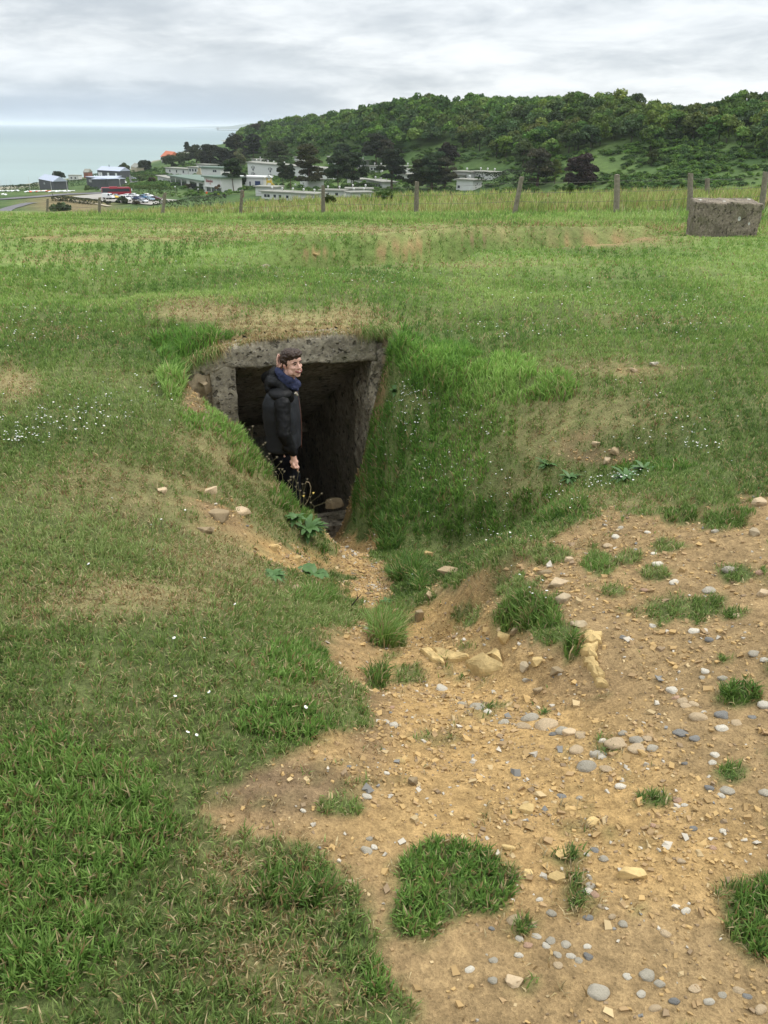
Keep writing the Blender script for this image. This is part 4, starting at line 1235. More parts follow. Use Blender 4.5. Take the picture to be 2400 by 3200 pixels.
def stones():
    G = 'broken slabs along the lip of the hollow'
    SL = [([(905, 1405), (925, 1400), (950, 1420), (960, 1440), (935, 1430)], 'small pale flake at the left end of the ledge of ochre slabs'),
          ([(935, 1404), (985, 1408), (1015, 1428), (985, 1432), (945, 1425)], 'flat ochre slab in the middle of the ledge below the hollow'),
          ([(1000, 1432), (1040, 1426), (1085, 1440), (1085, 1464), (1040, 1462), (1010, 1448)], 'widest ochre slab, lowest on the ledge at the lip of the hollow'),
          ([(1048, 1418), (1072, 1408), (1086, 1436), (1062, 1440), (1046, 1430)], 'small upright ochre slab joining the widest slab to the round boulder'),
          ([(1255, 1380), (1275, 1368), (1298, 1376), (1296, 1396), (1262, 1398)], 'top slab of the broken column of ochre slabs beside the track'),
          ([(1254, 1404), (1288, 1400), (1284, 1420), (1288, 1432), (1256, 1432), (1250, 1420)], 'second slab down in the broken column of ochre slabs'),
          ([(1256, 1438), (1282, 1438), (1296, 1456), (1306, 1470), (1288, 1472), (1268, 1454)], 'third slab down in the broken column, tapering to the lower right'),
          ([(1282, 1472), (1308, 1474), (1314, 1488), (1290, 1486)], 'lowest smallest slab of the broken column of ochre slabs')]
    for i, (pl, lab) in enumerate(SL):
        slab(pl, .05, 'ochre_rock', lab, seed=i, lift=.016)
    RK = [  # px, py, width px, depth ratio, height ratio, mat, rz, label
        (1085, 1398, 44, .75, .62, 'ochre_rock', .3, 'rounded ochre boulder at the right end of the slab ledge', 'boulder'),
        (722, 1122, 46, .7, .45, 'brown_rock', .1, 'angular brown boulder at the foot of the passage entrance', 'boulder'),
        (905, 1340, 26, .6, 1.5, 'brown_rock', .5, 'upright brown stone standing in the bank above the hollow', 'rock'),
        (930, 1300, 30, .6, .8, 'brown_rock', .9, 'tilted brown stone stuck in the bank left of the grassy clump', 'rock'),
        (970, 1245, 56, .6, .35, 'brown_rock', -.2, 'long grey-brown stone on the ridge beside the sunken track', 'rock'),
        (925, 1200, 22, .8, .7, 'ochre_rock', 0, 'small ochre stone beneath the daisy bank by the track', 'rock'),
        (1110, 1372, 30, .6, .6, 'brown_rock', .3, 'dark brown stone under the grass clump on the ridge', 'rock'),
        (1205, 1262, 60, .5, .35, 'tan_pebble', .2, 'flat tan flagstone above the grass clump on the ridge', 'rock'),
        (1175, 1240, 40, .5, .3, 'brown_rock', -.3, 'thin brown flake beside the flat tan flagstone', 'rock'),
        (1215, 1300, 40, .6, .5, 'rubble_stone', .4, 'grey-brown stone right of the grass clump on the ridge', 'rock'),
        (1250, 1352, 44, .5, .3, 'rubble_stone', .1, 'flaky grey stones just above the broken slab column', 'rock'),
        (1230, 1208, 22, .7, .8, 'tan_pebble', 0, 'pale tan stone on bare soil above the flagstone', 'rock'),
        (1160, 1442, 30, .7, .7, 'ochre_rock', .4, 'ochre stone in the stony gully right of the ledge', 'rock'),
        (1130, 1464, 26, .7, .8, 'rubble_stone', .9, 'grey-brown stone in the middle of the stony gully', 'rock'),
        (1200, 1466, 34, .6, .7, 'brown_rock', -.5, 'purplish brown block at the right of the stony gully', 'rock'),
        (1158, 1502, 30, .6, .7, 'brown_rock', .5, 'dark angular stone at the bottom of the stony gully', 'rock'),
        (1135, 1484, 18, .8, .8, 'grey_pebble', .5, 'small light chunk between the stones of the gully', 'rock'),
        (892, 1692, 26, .8, 1.2, 'brown_rock', .6, 'brown stone standing proud of the dirt, with a dark hollow under it', 'rock'),
        (1138, 1752, 44, .6, .5, 'ochre_rock', .2, 'pale ochre lump in the middle of the stony track', 'rock'),
        (1280, 1775, 36, .7, .4, 'ochre_rock', .5, 'flat ochre lump to the right of the pale one', 'rock'),
        (1365, 1897, 74, .35, .4, 'ochre_rock', -.1, 'long narrow ochre slab lying across the track', 'rock'),
        (1220, 1848, 50, .4, .4, 'ochre_rock', .3, 'ochre flake above and left of the long narrow slab', 'rock'),
        (1200, 1902, 44, .6, .4, 'ochre_rock', .1, 'flat ochre stone left of the long narrow slab', 'rock'),
        (1140, 1892, 30, .7, .5, 'ochre_rock', .8, 'squat ochre stone above the right point of the turf island', 'rock'),
        (1100, 1835, 36, .4, .4, 'ochre_rock', -.3, 'low ochre sliver above the squat stone', 'rock'),
        (1230, 1585, 36, .6, .5, 'tan_pebble', .2, 'tan rock just below the group of big pebbles', 'rock'),
        (1110, 2125, 46, .6, .4, 'tan_pebble', 0, 'flat tan stone half hidden by turf near the front', 'rock'),
        (470, 1112, 60, .6, .4, 'brown_rock', .3, 'broad grey-brown rock ledge in the eroded bank left of the pit', 'rock'),
        (520, 1100, 50, .6, .4, 'tan_pebble', .5, 'tan rock at the edge of the eroded bank left of the pit', 'rock'),
        (440, 1135, 56, .6, .3, 'brown_rock', .1, 'flat brown rock lowest in the eroded bank', 'rock'),
        (455, 1062, 36, .6, .5, 'tan_pebble', .7, 'small tan rock highest in the eroded bank', 'rock'),
        (350, 1062, 28, .6, .4, 'tan_pebble', .7, 'pale stone in thin turf left of the eroded bank', 'rock'),
        (640, 1272, 34, .7, .5, 'brown_rock', .1, 'brown stone in turf left of the narrow path', 'rock'),
        (590, 1182, 34, .7, .6, 'ochre_rock', .4, 'ochre rock in the bare scar above the narrow path', 'rock'),
        (640, 1195, 26, .7, .6, 'ochre_rock', .9, 'second ochre rock in the bare scar above the narrow path', 'rock'),
        (1330, 985, 36, .6, .5, 'brown_rock', .2, 'tan-grey stone on the far bank of the side hollow', 'rock'),
        (1310, 1005, 26, .6, .6, 'tan_pebble', .9, 'small tan stone low on the far bank of the side hollow', 'rock'),
        (1285, 975, 24, .6, .6, 'tan_pebble', .4, 'little pale stone left of the others on the far bank', 'rock'),
        (1370, 802, 22, .7, .6, 'tan_pebble', .4, 'pale stone on the worn grass at the top of the bank', 'rock'),
        (1412, 788, 24, .7, .4, 'grey_pebble', .4, 'light grey stone on the worn grass at the top of the bank', 'rock'),
        (1640, 1090, 40, .7, .5, 'tan_pebble', .4, 'tan rock by the upper edge of the bare ground', 'rock'),
        (1630, 1160, 30, .8, .6, 'rubble_stone', .8, 'grey rock with dark soil round it at the edge of the bare ground', 'rock'),
        (680, 547, 17, .7, .3, 'ochre_rock', 0, 'pale stones at the lip of the shallow trench', 'rock'),
        (1645, 1290, 34, .6, .5, 'tan_pebble', 0, 'tan angular rock lying at the right of the worn slope', 'rock')]
    for i, (px, py, wpx, dr, hr, mat, rz, lab, kind) in enumerate(RK):
        p = foot_fast(px, py)
        if p is None: continue
        w = wpx * mpp(p)
        o = rock_mesh(kind, (w, w * dr * 1.2, w * hr), 100 + i, mat)
        lay(o, px, py, rz, sink=.30); props(o, lab, 'rock')
    # beach pebbles carried up on to the track
    mats = {'g': 'grey_pebble', 'w': 'white_pebble', 't': 'tan_pebble', 'b': 'blue_pebble', 'p': 'pink_pebble', 'o': 'ochre_rock'}
    words = {'g': 'grey', 'w': 'whitish', 't': 'tan', 'b': 'dark slate', 'p': 'pinkish', 'o': 'ochre'}
    base = {}
    PB = [  # px, py, width px, colour, where
        ("pebbles crossing the slope", [(955, 1486, 30, 'w'), (1000, 1514, 22, 'g'), (1032, 1524, 36, 'g'), (1055, 1536, 20, 'w'), (1088, 1560, 26, 'g'), (1145, 1553, 42, 'g'), (1130, 1568, 36, 't'), (1180, 1565, 52, 't'), (1218, 1578, 34, 'g'), (1195, 1584, 18, 'b'), (1255, 1590, 28, 't'), (1245, 1622, 34, 't'), (1290, 1630, 34, 'g'), (1300, 1602, 20, 'w'),
                                                 (1345, 1588, 22, 'g'), (1330, 1612, 50, 't'), (1375, 1600, 32, 'g'), (1400, 1598, 24, 't'), (1375, 1624, 40, 't'), (1408, 1622, 26, 'g'), (1268, 1660, 44, 'g'), (1308, 1668, 28, 't'), (1300, 1640, 22, 'w'), (1340, 1702, 26, 'w'), (1342, 1688, 16, 'w')]),
        ("pebbles on the higher bare soil", [(1500, 1364, 26, 'w'), (1410, 1355, 18, 'w'), (1530, 1392, 20, 'b'), (1590, 1335, 20, 't'), (1626, 1420, 26, 'g'), (1650, 1432, 20, 'w'), (1522, 1456, 20, 'w'), (1516, 1470, 16, 'g'), (1560, 1470, 24, 'g'), (1590, 1480, 20, 't'), (1452, 1496, 28, 'w'), (1460, 1510, 20, 'p'), (1475, 1514, 26, 't'), (1500, 1520, 24, 't'), (1480, 1530, 26, 't'), (1508, 1552, 38, 't'),
                                     (1560, 1544, 34, 'b'), (1592, 1560, 26, 't'), (1558, 1578, 26, 'w'), (1625, 1552, 18, 'b'), (1650, 1530, 30, 'w'), (1470, 1588, 32, 'b'), (1500, 1600, 24, 'b'), (1412, 1198, 14, 'w'), (1330, 1165, 18, 'w'), (1312, 1182, 22, 't'), (1420, 1222, 28, 'w'), (1398, 1155, 14, 'w'), (1455, 1262, 24, 'w'), (1392, 1282, 18, 'p'), (1545, 1150, 20, 'g'), (1340, 1145, 16, 'g'), (1530, 1280, 30, 'g'), (1640, 1242, 20, 'p'), (1575, 1240, 34, 'g')]),
        ("scattered pebbles of the middle track", [(1545, 1632, 22, 'w'), (1540, 1646, 20, 'w'), (1478, 1656, 16, 'b'), (1570, 1713, 32, 'g'), (1650, 1716, 24, 'g'), (1530, 1712, 20, 'b'), (1558, 1722, 18, 'w'), (1214, 1722, 22, 'b'), (1252, 1726, 16, 'g'), (850, 1560, 20, 'w'), (845, 1518, 16, 'p'), (835, 1668, 14, 'w'), (865, 1640, 24, 'o'), (792, 1722, 24, 'w'), (655, 1756, 14, 'w'), (1478, 1742, 16, 'w'), (1462, 1735, 22, 'p'), (1410, 1785, 18, 'p'), (1498, 1790, 18, 'b'), (1560, 1800, 16, 'w'), (1268, 1850, 16, 'w'), (1303, 1862, 22, 'g'), (1286, 1835, 20, 'b'), (1470, 1866, 20, 't')]),
        ("pebbles gathered low on the track", [(792, 1838, 28, 'g'), (808, 1832, 16, 'w'), (798, 1812, 16, 'g'), (760, 1906, 16, 't'), (1275, 1915, 24, 'g'), (1268, 1932, 22, 'w'), (1285, 1936, 20, 'p'), (1165, 1946, 18, 'w'), (1110, 1990, 36, 't'), (1150, 1996, 20, 'g'), (1158, 2024, 22, 'w'), (1190, 2036, 24, 'g'), (1180, 2048, 22, 'w'), (1222, 2040, 24, 'g'), (1232, 2068, 22, 'w'), (1250, 2076, 20, 'g'), (1268, 2050, 18, 'w'), (1204, 2064, 20, 'g'),
                                    (1140, 2044, 22, 'p'), (1122, 2028, 18, 'w'), (1120, 2068, 20, 'w'), (1205, 2090, 22, 't'), (1270, 2072, 22, 'b'), (1293, 2147, 48, 'g'), (1398, 2108, 36, 'g'), (1424, 2128, 24, 'g'), (1385, 2148, 22, 'w'), (1415, 2180, 30, 't'), (1455, 2170, 24, 'b'), (1500, 2140, 30, 't'), (1530, 2168, 24, 'w'), (1560, 2150, 22, 'g'), (1595, 2144, 26, 't'), (1612, 2160, 22, 'b'), (1066, 2074, 22, 'g'), (1050, 2060, 16, 'g'), (1064, 2120, 22, 'g'), (1014, 2096, 22, 'w'),
                                    (1062, 2012, 14, 'b'), (1270, 1988, 22, 'b'), (1320, 1990, 18, 't'), (1190, 1978, 24, 'g'), (1240, 1962, 20, 't'), (1300, 1960, 18, 't'), (1345, 2000, 22, 'g'), (1437, 2022, 24, 't'), (1355, 2110, 20, 'w'), (1640, 2190, 30, 't'), (1540, 1830, 18, 'p'), (1480, 1975, 24, 'w')])]
    for gi, (where, L) in enumerate(PB):
        for i, (px, py, w, c) in enumerate(L):
            p = foot_fast(px, py)
            if p is None: continue
            key = (c, rnd.randrange(5))
            if key not in base: base[key] = pebble_mesh('pebble', len(base) * 3 + 1, mats[c])
            s = w * mpp(p)
            o = bpy.data.objects.new('pebble', base[key]); COL.objects.link(o)
            f = rnd.uniform(.6, .85); hh = rnd.uniform(.38, .55)
            o.scale = (s, s * f, s * hh); o.rotation_euler = (rnd.uniform(-.15, .15), rnd.uniform(-.15, .15), rnd.uniform(-.6, .6))
            o.location = (p.x, p.y, h1(p.x, p.y) + s * hh * .08)
            props(o, f'smooth {words[c]} pebble among the {where}', 'pebble', f'{words[c]} pebbles, {where}')


def gravel():
    """crumbled stone too fine and plentiful to count"""
    g = np.random.default_rng(9)
    n = 190000
    y = np.sqrt(g.uniform(.7 ** 2, 7.6 ** 2, n)); x = g.uniform(-1, 1, n) * (.5 * y + .5)
    # more of it in the middle of the track
    z = H(x, y); px, py, dirt, dry, tuft, n1, nf = masks(x, y, z)
    dens = blobs(px, py, [(1300, 1800, 420, 260, 1.0), (1000, 1620, 260, 170, .9), (790, 1230, 60, 150, 1.2), (960, 1380, 90, 40, .8), (1160, 1480, 90, 60, .9), (640, 1190, 80, 40, .9), (1300, 1250, 300, 200, .3), (1400, 2050, 300, 200, .6), (480, 1110, 80, 40, .8), (820, 1600, 100, 200, .5), (1500, 1500, 200, 150, .35), (860, 532, 60, 12, .8)])
    keep = g.random(n) < dirt * (.32 + .9 * dens) * np.clip(.6 + 2.0 * fbm(x * 5, y * 5, 3, 41), .1, 1.3)
    uu, vv = uv(x, y); keep &= ~((uu > -.2) & (uu < 1.4) & (vv > -.05) & (vv < .4))
    x, y, z, dens, nf = x[keep], y[keep], z[keep], dens[keep], nf[keep]; N = len(x)
    s = (.0022 + .0040 * g.random(N) ** 2 + .008 * (g.random(N) ** 9)) * (1 + .12 * y)
    cube = np.array([(-1, -1, -1), (1, -1, -1), (1, 1, -1), (-1, 1, -1), (-1, -1, 1), (1, -1, 1), (1, 1, 1), (-1, 1, 1)], float)
    V = cube[None] * np.stack([s, s * g.uniform(.5, 1, N), s * g.uniform(.35, .75, N)], 1)[:, None]
    V = V * g.uniform(.45, 1.15, (N, 8, 1)) * g.uniform(.6, 1.2, (N, 8, 3))
    a, b = g.uniform(0, 6.28, N), g.uniform(-.5, .5, N)
    ca, sa, cb, sb = np.cos(a), np.sin(a), np.cos(b), np.sin(b)
    X = V[..., 0] * cb[:, None] + V[..., 2] * sb[:, None]; Z = -V[..., 0] * sb[:, None] + V[..., 2] * cb[:, None]
    V = np.stack([X * ca[:, None] - V[..., 1] * sa[:, None] + x[:, None], X * sa[:, None] + V[..., 1] * ca[:, None] + y[:, None], Z + z[:, None] + s[:, None] * .15], -1)
    pal = np.array([(.43, .285, .12), (.34, .225, .10), (.46, .34, .18), (.33, .22, .11), (.45, .40, .32), (.24, .17, .10), (.20, .19, .17)])
    c = pal[g.choice(7, N, p=[.26, .26, .10, .22, .05, .09, .02])] * (1 - .25 * (s < .004))[:, None] * g.uniform(.85, 1.15, N)[:, None]
    F = (np.arange(N)[:, None, None] * 8 + np.array([(3, 2, 1, 0), (4, 5, 6, 7), (0, 1, 5, 4), (1, 2, 6, 5), (2, 3, 7, 6), (3, 0, 4, 7)])[None]).ravel()
    o = mesh_np('gravel', V.reshape(-1, 3), F, np.full(N * 6, 4), ['stone_chips'], colors=np.repeat(c, 8, 0))
    props(o, 'crumbled ochre stone chips littering the bare track', 'gravel', kind='stuff')


def block_and_fence():
    # concrete block standing in the end of the trench
    p = foot(1495, 497); q = foot(1600, 497)
    y = 17.2
    A = Vector(at_y(1493, 497, y)); B = Vector(at_y(1640, 470, y + .9)); tA = Vector(at_y(1498, 437, y)); tB = Vector(at_y(1650, 440, y + .9))
    dpt = Vector((.35, 1.0, 0))
    zb = min(A.z, h1(A.x, A.y)) - .5
    o = rough_block('concrete_block', [(A.x, A.y, zb), (B.x, B.y, zb), (B.x + dpt.x, B.y + dpt.y, zb), (A.x + dpt.x - .1, A.y + dpt.y, zb),
                                       (tA.x + .05, tA.y, tA.z), (tB.x, tB.y, tB.z), (tB.x + .1, tB.y + .9, tB.z + .03), (tA.x + .25, tA.y + .9, tA.z + .03)], (40, 20, 40), 'block_concrete', None, .022, 13)
    m = o.data; c = Vector((A.x, A.y, zb)); m.transform(Matrix.Translation(-c)); o.location = c
    props(o, 'weathered concrete block with pale lichen spots at the end of the trench', 'concrete block')
    # fence
    PO = FENCE_PX
    f = thing('fence', (6.8, 26, h1(6.8, 26)), 0, 'post and wire fence of grey weathered timber along the brow of the slope', 'fence')
    L0 = Vector(f.location); tops = []
    for i, (px, pb, pt, yy, lean) in enumerate(PO):
        b = Vector(at_y(px, pb, yy)); t = Vector(at_y(px + lean * (pb - pt) * 2.2, pt, yy)); g = h1(b.x, b.y)
        w = .078 if i not in (4, 5, 7) else .086
        dx = t - b
        m = MB(); r = random.Random(i)
        base = Vector((b.x, b.y, g - .2))
        rows = []
        for k in range(9):
            q = base.lerp(t, k / 8); a = w * (1 - .12 * k / 8)
            ring = []
            for j in range(8):
                an = 2 * math.pi * j / 8 + .39; rr = a * (1.08 if j % 2 else .98) * r.uniform(.93, 1.07)
                ring.append((q.x + math.cos(an) * rr - L0.x, q.y + math.sin(an) * rr - L0.y, q.z - L0.z + (.02 * r.random() if k == 8 else 0)))
            rows.append(ring)
        vs = sum(rows, []); fs = [(k * 8 + j, k * 8 + (j + 1) % 8, k * 8 + 8 + (j + 1) % 8, k * 8 + 8 + j) for k in range(8) for j in range(8)] + [tuple(range(64, 72))]
        m.add(vs, fs); m.build('post', 'weathered_wood', f, smooth=False)
        tops.append((b, t))
    order = [0, 1, 2, 3, 4, 5, 6, 7, 8, 10]
    for fr in (.86, .60, .34):
        m = MB()
        for a, b2 in zip(order, order[1:]):
            P = tops[a][0].lerp(tops[a][1], fr) - L0; Q = tops[b2][0].lerp(tops[b2][1], fr) - L0
            mid = (P + Q) / 2 + Vector((0, 0, -.035))
            m.tube([P, P.lerp(mid, .5) + Vector((0, 0, -.01)), mid, Q.lerp(mid, .5) + Vector((0, 0, -.01)), Q], .0045, 4)
        m.build('wire', 'wire_metal', f)


def leafy_plant(px, py, name, label, cat, n, ln, wd, mat, up=.5, seed=0, spread=2 * math.pi, a0=0, colr=None):
    p = foot_fast(px, py); r = random.Random(seed)
    b = thing(name, p, 0, label, cat); m = MB()
    for i in range(n):
        a = a0 + r.uniform(0, spread); e = r.uniform(.15, 1.0) * up; L = ln * r.uniform(.6, 1.1); w = wd * r.uniform(.7, 1.1)
        d = Vector((math.cos(a), math.sin(a), 0)); s = Vector((-d.y, d.x, 0)); rows = []
        for k in range(7):
            t = k / 6; c = d * L * (t * .9) + Vector((0, 0, L * (e * t - .55 * t * t) + .015)); ww = w * math.sin(math.pi * min(.97, .12 + .85 * t)) ** .8
            wav = .12 * ww * (1 if k % 2 else -1)
            rows.append((c - s * ww + Vector((0, 0, wav + .1 * ww)), c, c + s * ww + Vector((0, 0, -wav + .1 * ww))))
        vs = [q for rr in rows for q in rr]
        m.add(vs, [(k * 3 + j, k * 3 + j + 1, k * 3 + j + 4, k * 3 + j + 3) for k in range(6) for j in range(2)])
    m.build('leaves', mat, b, smooth=True)
    return b


def weeds():
    leafy_plant(665, 1150, 'dock_plant', 'broad-leaved dock plant hanging over the entrance end of the narrow path', 'plant', 34, .15, .024, 'dock_leaf', 1.0, 1)
    leafy_plant(680, 1245, 'butterbur_plant', 'low plant with a few round bright leaves left of the narrow path', 'plant', 9, .12, .045, 'dock_leaf', .9, 2)
    leafy_plant(640, 1140, 'dock_plant', 'smaller broad-leaved plant on the bank above the dock', 'plant', 18, .10, .018, 'dock_leaf', 1.0, 3)
    leafy_plant(835, 1305, 'weed', 'small leafy weed at the right edge of the narrow path', 'plant', 14, .05, .01, 'dock_leaf', 1.0, 4)
    leafy_plant(855, 850, 'ivy_sprig', 'dark leafy sprig in the shadowed edge beside the concrete', 'plant', 26, .08, .022, 'dock_leaf', 1.2, 5)
    leafy_plant(590, 1250, 'clover_patch', 'dark clover patch with two pinkish heads in the left turf', 'plant', 60, .07, .012, 'dock_leaf', .7, 6)
    for i, (px, py) in enumerate([(1180, 1010), (1350, 1040), (1390, 1020), (1230, 1045)]):
        leafy_plant(px, py, 'thistle', ['spiky low weed highest on the far bank of the side hollow', 'leafy weed in the bottom of the side hollow', 'leafy weed at the right end of the side hollow', 'leafy weed left of the others in the side hollow'][i], 'plant', 26, .10, .014, 'dock_leaf', 1.0, 20 + i)
    # tall wiry stems with seed heads on the rim, against the dark doorway
    r = random.Random(4)
    ST = [(640, 1075, .20, .02), (648, 1080, .16, -.01), (655, 1085, .22, .03), (660, 1090, .14, .05), (632, 1068, .15, .01), (668, 1098, .16, .08), (650, 1090, .10, .0), (622, 1060, .12, .02), (612, 1050, .10, -.02), (600, 1040, .11, .03), (576, 1010, .12, .02), (545, 965, .14, .01), (590, 1030, .13, .05), (672, 1105, .12, .12), (585, 1020, .08, .04), (560, 985, .08, .04)]
    for i, (px, py, hh, ln) in enumerate(ST):
        for dy in range(6, 60, 3):
            p = foot_fast(px, py + dy)
            if p is not None and p.y < 6.25: break
        b = thing('seeding_weed', p, 0, 'thin wiry weed stem with a dried seed head on the rim before the dark doorway', 'plant', 'wiry weed stems on the rim')
        top = Vector((ln * 1.2, 0, hh)); mid = Vector((ln * .2, .01, hh * .55))
        m = MB(); m.tube([(0, 0, -.01), mid, top], [.0022, .0018, .0013], 5)
        br = Vector((ln * .2 + .03 * r.uniform(-1, 1), 0, hh * .82)); m.tube([mid, br], .0012, 4); m.build('stem', 'stem_brown', b)
        for c in (top, br):
            m = MB()
            m.ball(c, (.006, .006, .007), 7, 5)
            for k in range(6):
                a = k * 1.05; m.tube([c, c + Vector((math.cos(a) * .010, math.sin(a) * .010, .007))], .0012, 3)
            m.build('seed_head', 'dandelion' if i == 3 else 'seed_head', b)
    p = foot_fast(655, 1100); b = thing('curled_stem', p, 0, 'pale grass stem curled over in a hook at the rim before the doorway', 'plant')
    m = MB(); pts = [(.0, 0, 0), (.035, 0, .05), (.055, 0, .11), (.062, 0, .16), (.05, 0, .20), (.03, 0, .205), (.018, 0, .185)]
    m.tube([Vector(q) for q in pts], .0018, 5); m.build('stem', 'tan_pebble', b)
    # dead twig in the path, stub of a peg
    p = foot_fast(760, 1310); m = MB(); m.tube([(0, 0, 0), (.03, -.01, .05), (.05, -.01, .075)], [.004, .003, .002], 5); m.tube([(.03, -.01, .05), (.028, 0, .085)], [.003, .001], 5)
    o = m.build('twig', 'dark_bark'); o.location = p; props(o, 'dark forked twig sticking up from the narrow path', 'twig')


stones(); gravel(); block_and_fence(); weeds()


# ---------------------------------------------------------------- the man at the doorway
def build_person():
    x0, y0 = -.90, 6.80
    P = thing('person', (x0, y0, -1.845), 0, 'smiling man in black and grey jacket at the dark doorway, hand behind his head', 'person')
    Vn = Vector

    g = Vn((.70, -.714, 0)); l = Vn((.714, .70, 0)); hc = Vn((.118, -.03, 1.715))
    tilt = Matrix.Rotation(R(-7), 3, Vn((0, 1, 0))) @ Matrix.Rotation(R(5), 3, l)
    HM = tilt @ Matrix(((g.x, l.x, 0), (g.y, l.y, 0), (0, 0, 1)))

    def hd(f, s, u): return hc + HM @ Vn((f, s, u))
    m = MB()
    hb = lambda f, s, u, r: m.ball(hd(f, s, u), r, 20, 14, HM)
    hb(-.012, 0, .022, (.093, .074, .088))          # skull
    hb(.030, 0, -.030, (.056, .058, .078))          # face
    hb(.046, 0, -.078, (.036, .040, .030))          # jaw
    hb(.060, 0, -.098, (.022, .024, .016))          # chin
    hb(.040, 0, .040, (.050, .056, .042))           # forehead
    for s in (-1, 1):
        hb(.052, s * .034, -.024, (.028, .022, .020))   # cheek
        hb(.030, s * .050, -.066, (.030, .014, .028))   # jaw corner
        m.caps(hd(.078, s * .012, .018), hd(.066, s * .046, .020), .0085, .007)
        m.ball(hd(-.006, s * .076, -.012), (.016, .009, .029), 12, 10, HM)
    m.caps(hd(.078, 0, .012), hd(.100, 0, -.026), .0075, .012); m.ball(hd(.090, .010, -.030), .0085); m.ball(hd(.090, -.010, -.030), .0085)
    m.caps(hd(.080, 0, -.050), hd(.082, 0, -.052), .014, .014); m.caps(hd(.074, -.012, -.075), hd(.074, .012, -.075), .010, .010)
    m.caps(hd(-.010, 0, -.05), (.045, .0, 1.50), .055, .062)          # neck
    # trunk and legs
    m.caps((.02, 0, 1.42), (.02, 0, 1.05), .115, .12); m.caps((.02, -.13, 1.43), (.02, .13, 1.43), .075, .075); m.caps((.02, -.06, .99), (.02, .06, .99), .07, .07)
    for s in (-1, 1):
        m.caps((.02 - .02 * s, s * .10, .93), (.06 - .04 * s, s * .11, .50), .085, .055); m.caps((.06 - .04 * s, s * .11, .50), (.0 - .05 * s, s * .11, .09), .055, .040); m.caps((-.04 - .05 * s, s * .11, .05), (.14 - .05 * s, s * .12, .04), .038, .032)
    # right arm hanging, hand loosely curled
    sh, el, wr = Vn((.045, -.19, 1.42)), Vn((.055, -.265, 1.17)), Vn((.128, -.25, .965))
    m.caps(sh, el, .036, .036); m.caps(el, wr, .034, .025)
    m.caps(wr, (.134, -.25, .90), .024, .030); m.caps((.118, -.25, .915), (.146, -.25, .915), .025, .022)
    base = [(.160, .905, .875, .845, .150, .146), (.147, .900, .868, .862, .150, .128), (.134, .898, .868, .868, .138, .114), (.121, .900, .874, .876, .124, .104)]
    for i, (x, z1, z2, z3, x2, x3) in enumerate(base):
        a = Vn((x - .012, -.262 + i * .004, z1)); b = Vn((x2 + .008, -.272, z2)); c = Vn((x3 + .004, -.262, z3))
        if i == 0: b = Vn((.168, -.262, .872)); c = Vn((.160, -.258, .838))
        m.caps(a, b, .0105, .0095, 8); m.caps(b, c, .0095, .008, 8)
    m.caps((.122, -.262, .925), (.130, -.285, .895), .012, .010, 8); m.caps((.128, -.285, .895), (.140, -.283, .872), .010, .008, 8)
    # left arm raised, palm against the back of the head
    sh2, el2, wr2 = Vn((.0, .19, 1.43)), Vn((-.125, .25, 1.50)), Vn((.004, .045, 1.625))
    m.caps(sh2, el2, .050, .042); m.caps(el2, wr2, .040, .026); m.caps(wr2, (.008, .01, 1.685), .024, .026); m.caps((.006, -.01, 1.69), (.010, .035, 1.69), .022, .020)
    for i in range(4):
        a = Vn((.000 + .002 * i, -.034 + i * .021, 1.70)); h = (.070, .080, .074, .058)[i]
        b = a + Vn((-.004, -.004, h * .55)); c = b + Vn((.008, -.004, h * .45))
        m.caps(a, b, .0100, .0092, 8); m.caps(b, c, .0092, .0075, 8)
    m.caps((.014, -.022, 1.675), (.030, -.05, 1.690), .011, .009, 8); m.caps((.030, -.05, 1.690), (.036, -.06, 1.712), .009, .008, 8)
    b = m.build('body', 'skin', P, smooth=True); remesh(b, .0046, 3)

    def part(name, mat, vox, sm=4, nz=None, amp=0.0, par=P):
        nonlocal m
        o = m.build(name, mat, par, smooth=True); remesh(o, vox, sm, nz, amp); m = MB(); return o
    m = MB()
    # hair
    hb(-.006, 0, .062, (.094, .080, .056)); hb(-.046, 0, .018, (.058, .078, .076)); hb(.030, .0, .090, (.062, .070, .030)); hb(.058, -.018, .080, (.036, .046, .020)); hb(.060, .026, .084, (.034, .036, .020))
    for s in (-1, 1): m.caps(hd(.010, s * .072, .035), hd(.014, s * .070, -.012), .014, .007); hb(-.02, s * .070, .03, (.04, .016, .045))
    m.caps(hd(.076, -.012, .075), hd(.090, -.022, .052), .012, .005); hb(.078, .01, .074, (.02, .03, .014))
    part('hair', 'hair_brown', .0046, 1, .016, .020)
    # face details
    for s in (-1, 1):
        m = MB(); m.ball(hd(.0745, s * .031, .003), (.007, .0125, .0030), 12, 8, HM); m.build('eye', 'eye_white', P, smooth=True)
        m = MB(); m.ball(hd(.0785, s * .031, .0045), (.006, .0125, .0032), 10, 8, HM); m.build('pupil', 'eye_dark', P, smooth=True)
        m = MB(); m.tube([hd(.086, s * .012, .020), hd(.088, s * .028, .027), hd(.076, s * .048, .020)], [.0035, .005, .003], 7); m.build('eyebrow', 'hair_brown', P, smooth=True)
        m = MB(); m.ball(hd(-.002, s * .083, -.014), (.009, .004, .016), 10, 8, HM); m.build('ear_hollow', 'ear_red', P, smooth=True)
    m = MB(); m.tube([hd(.074, -.032, -.053), hd(.090, -.017, -.062), hd(.095, 0, -.065), hd(.090, .017, -.062), hd(.074, .032, -.053)], [.003, .0075, .009, .0075, .003], 8); m.build('mouth', 'lips', P, smooth=True)
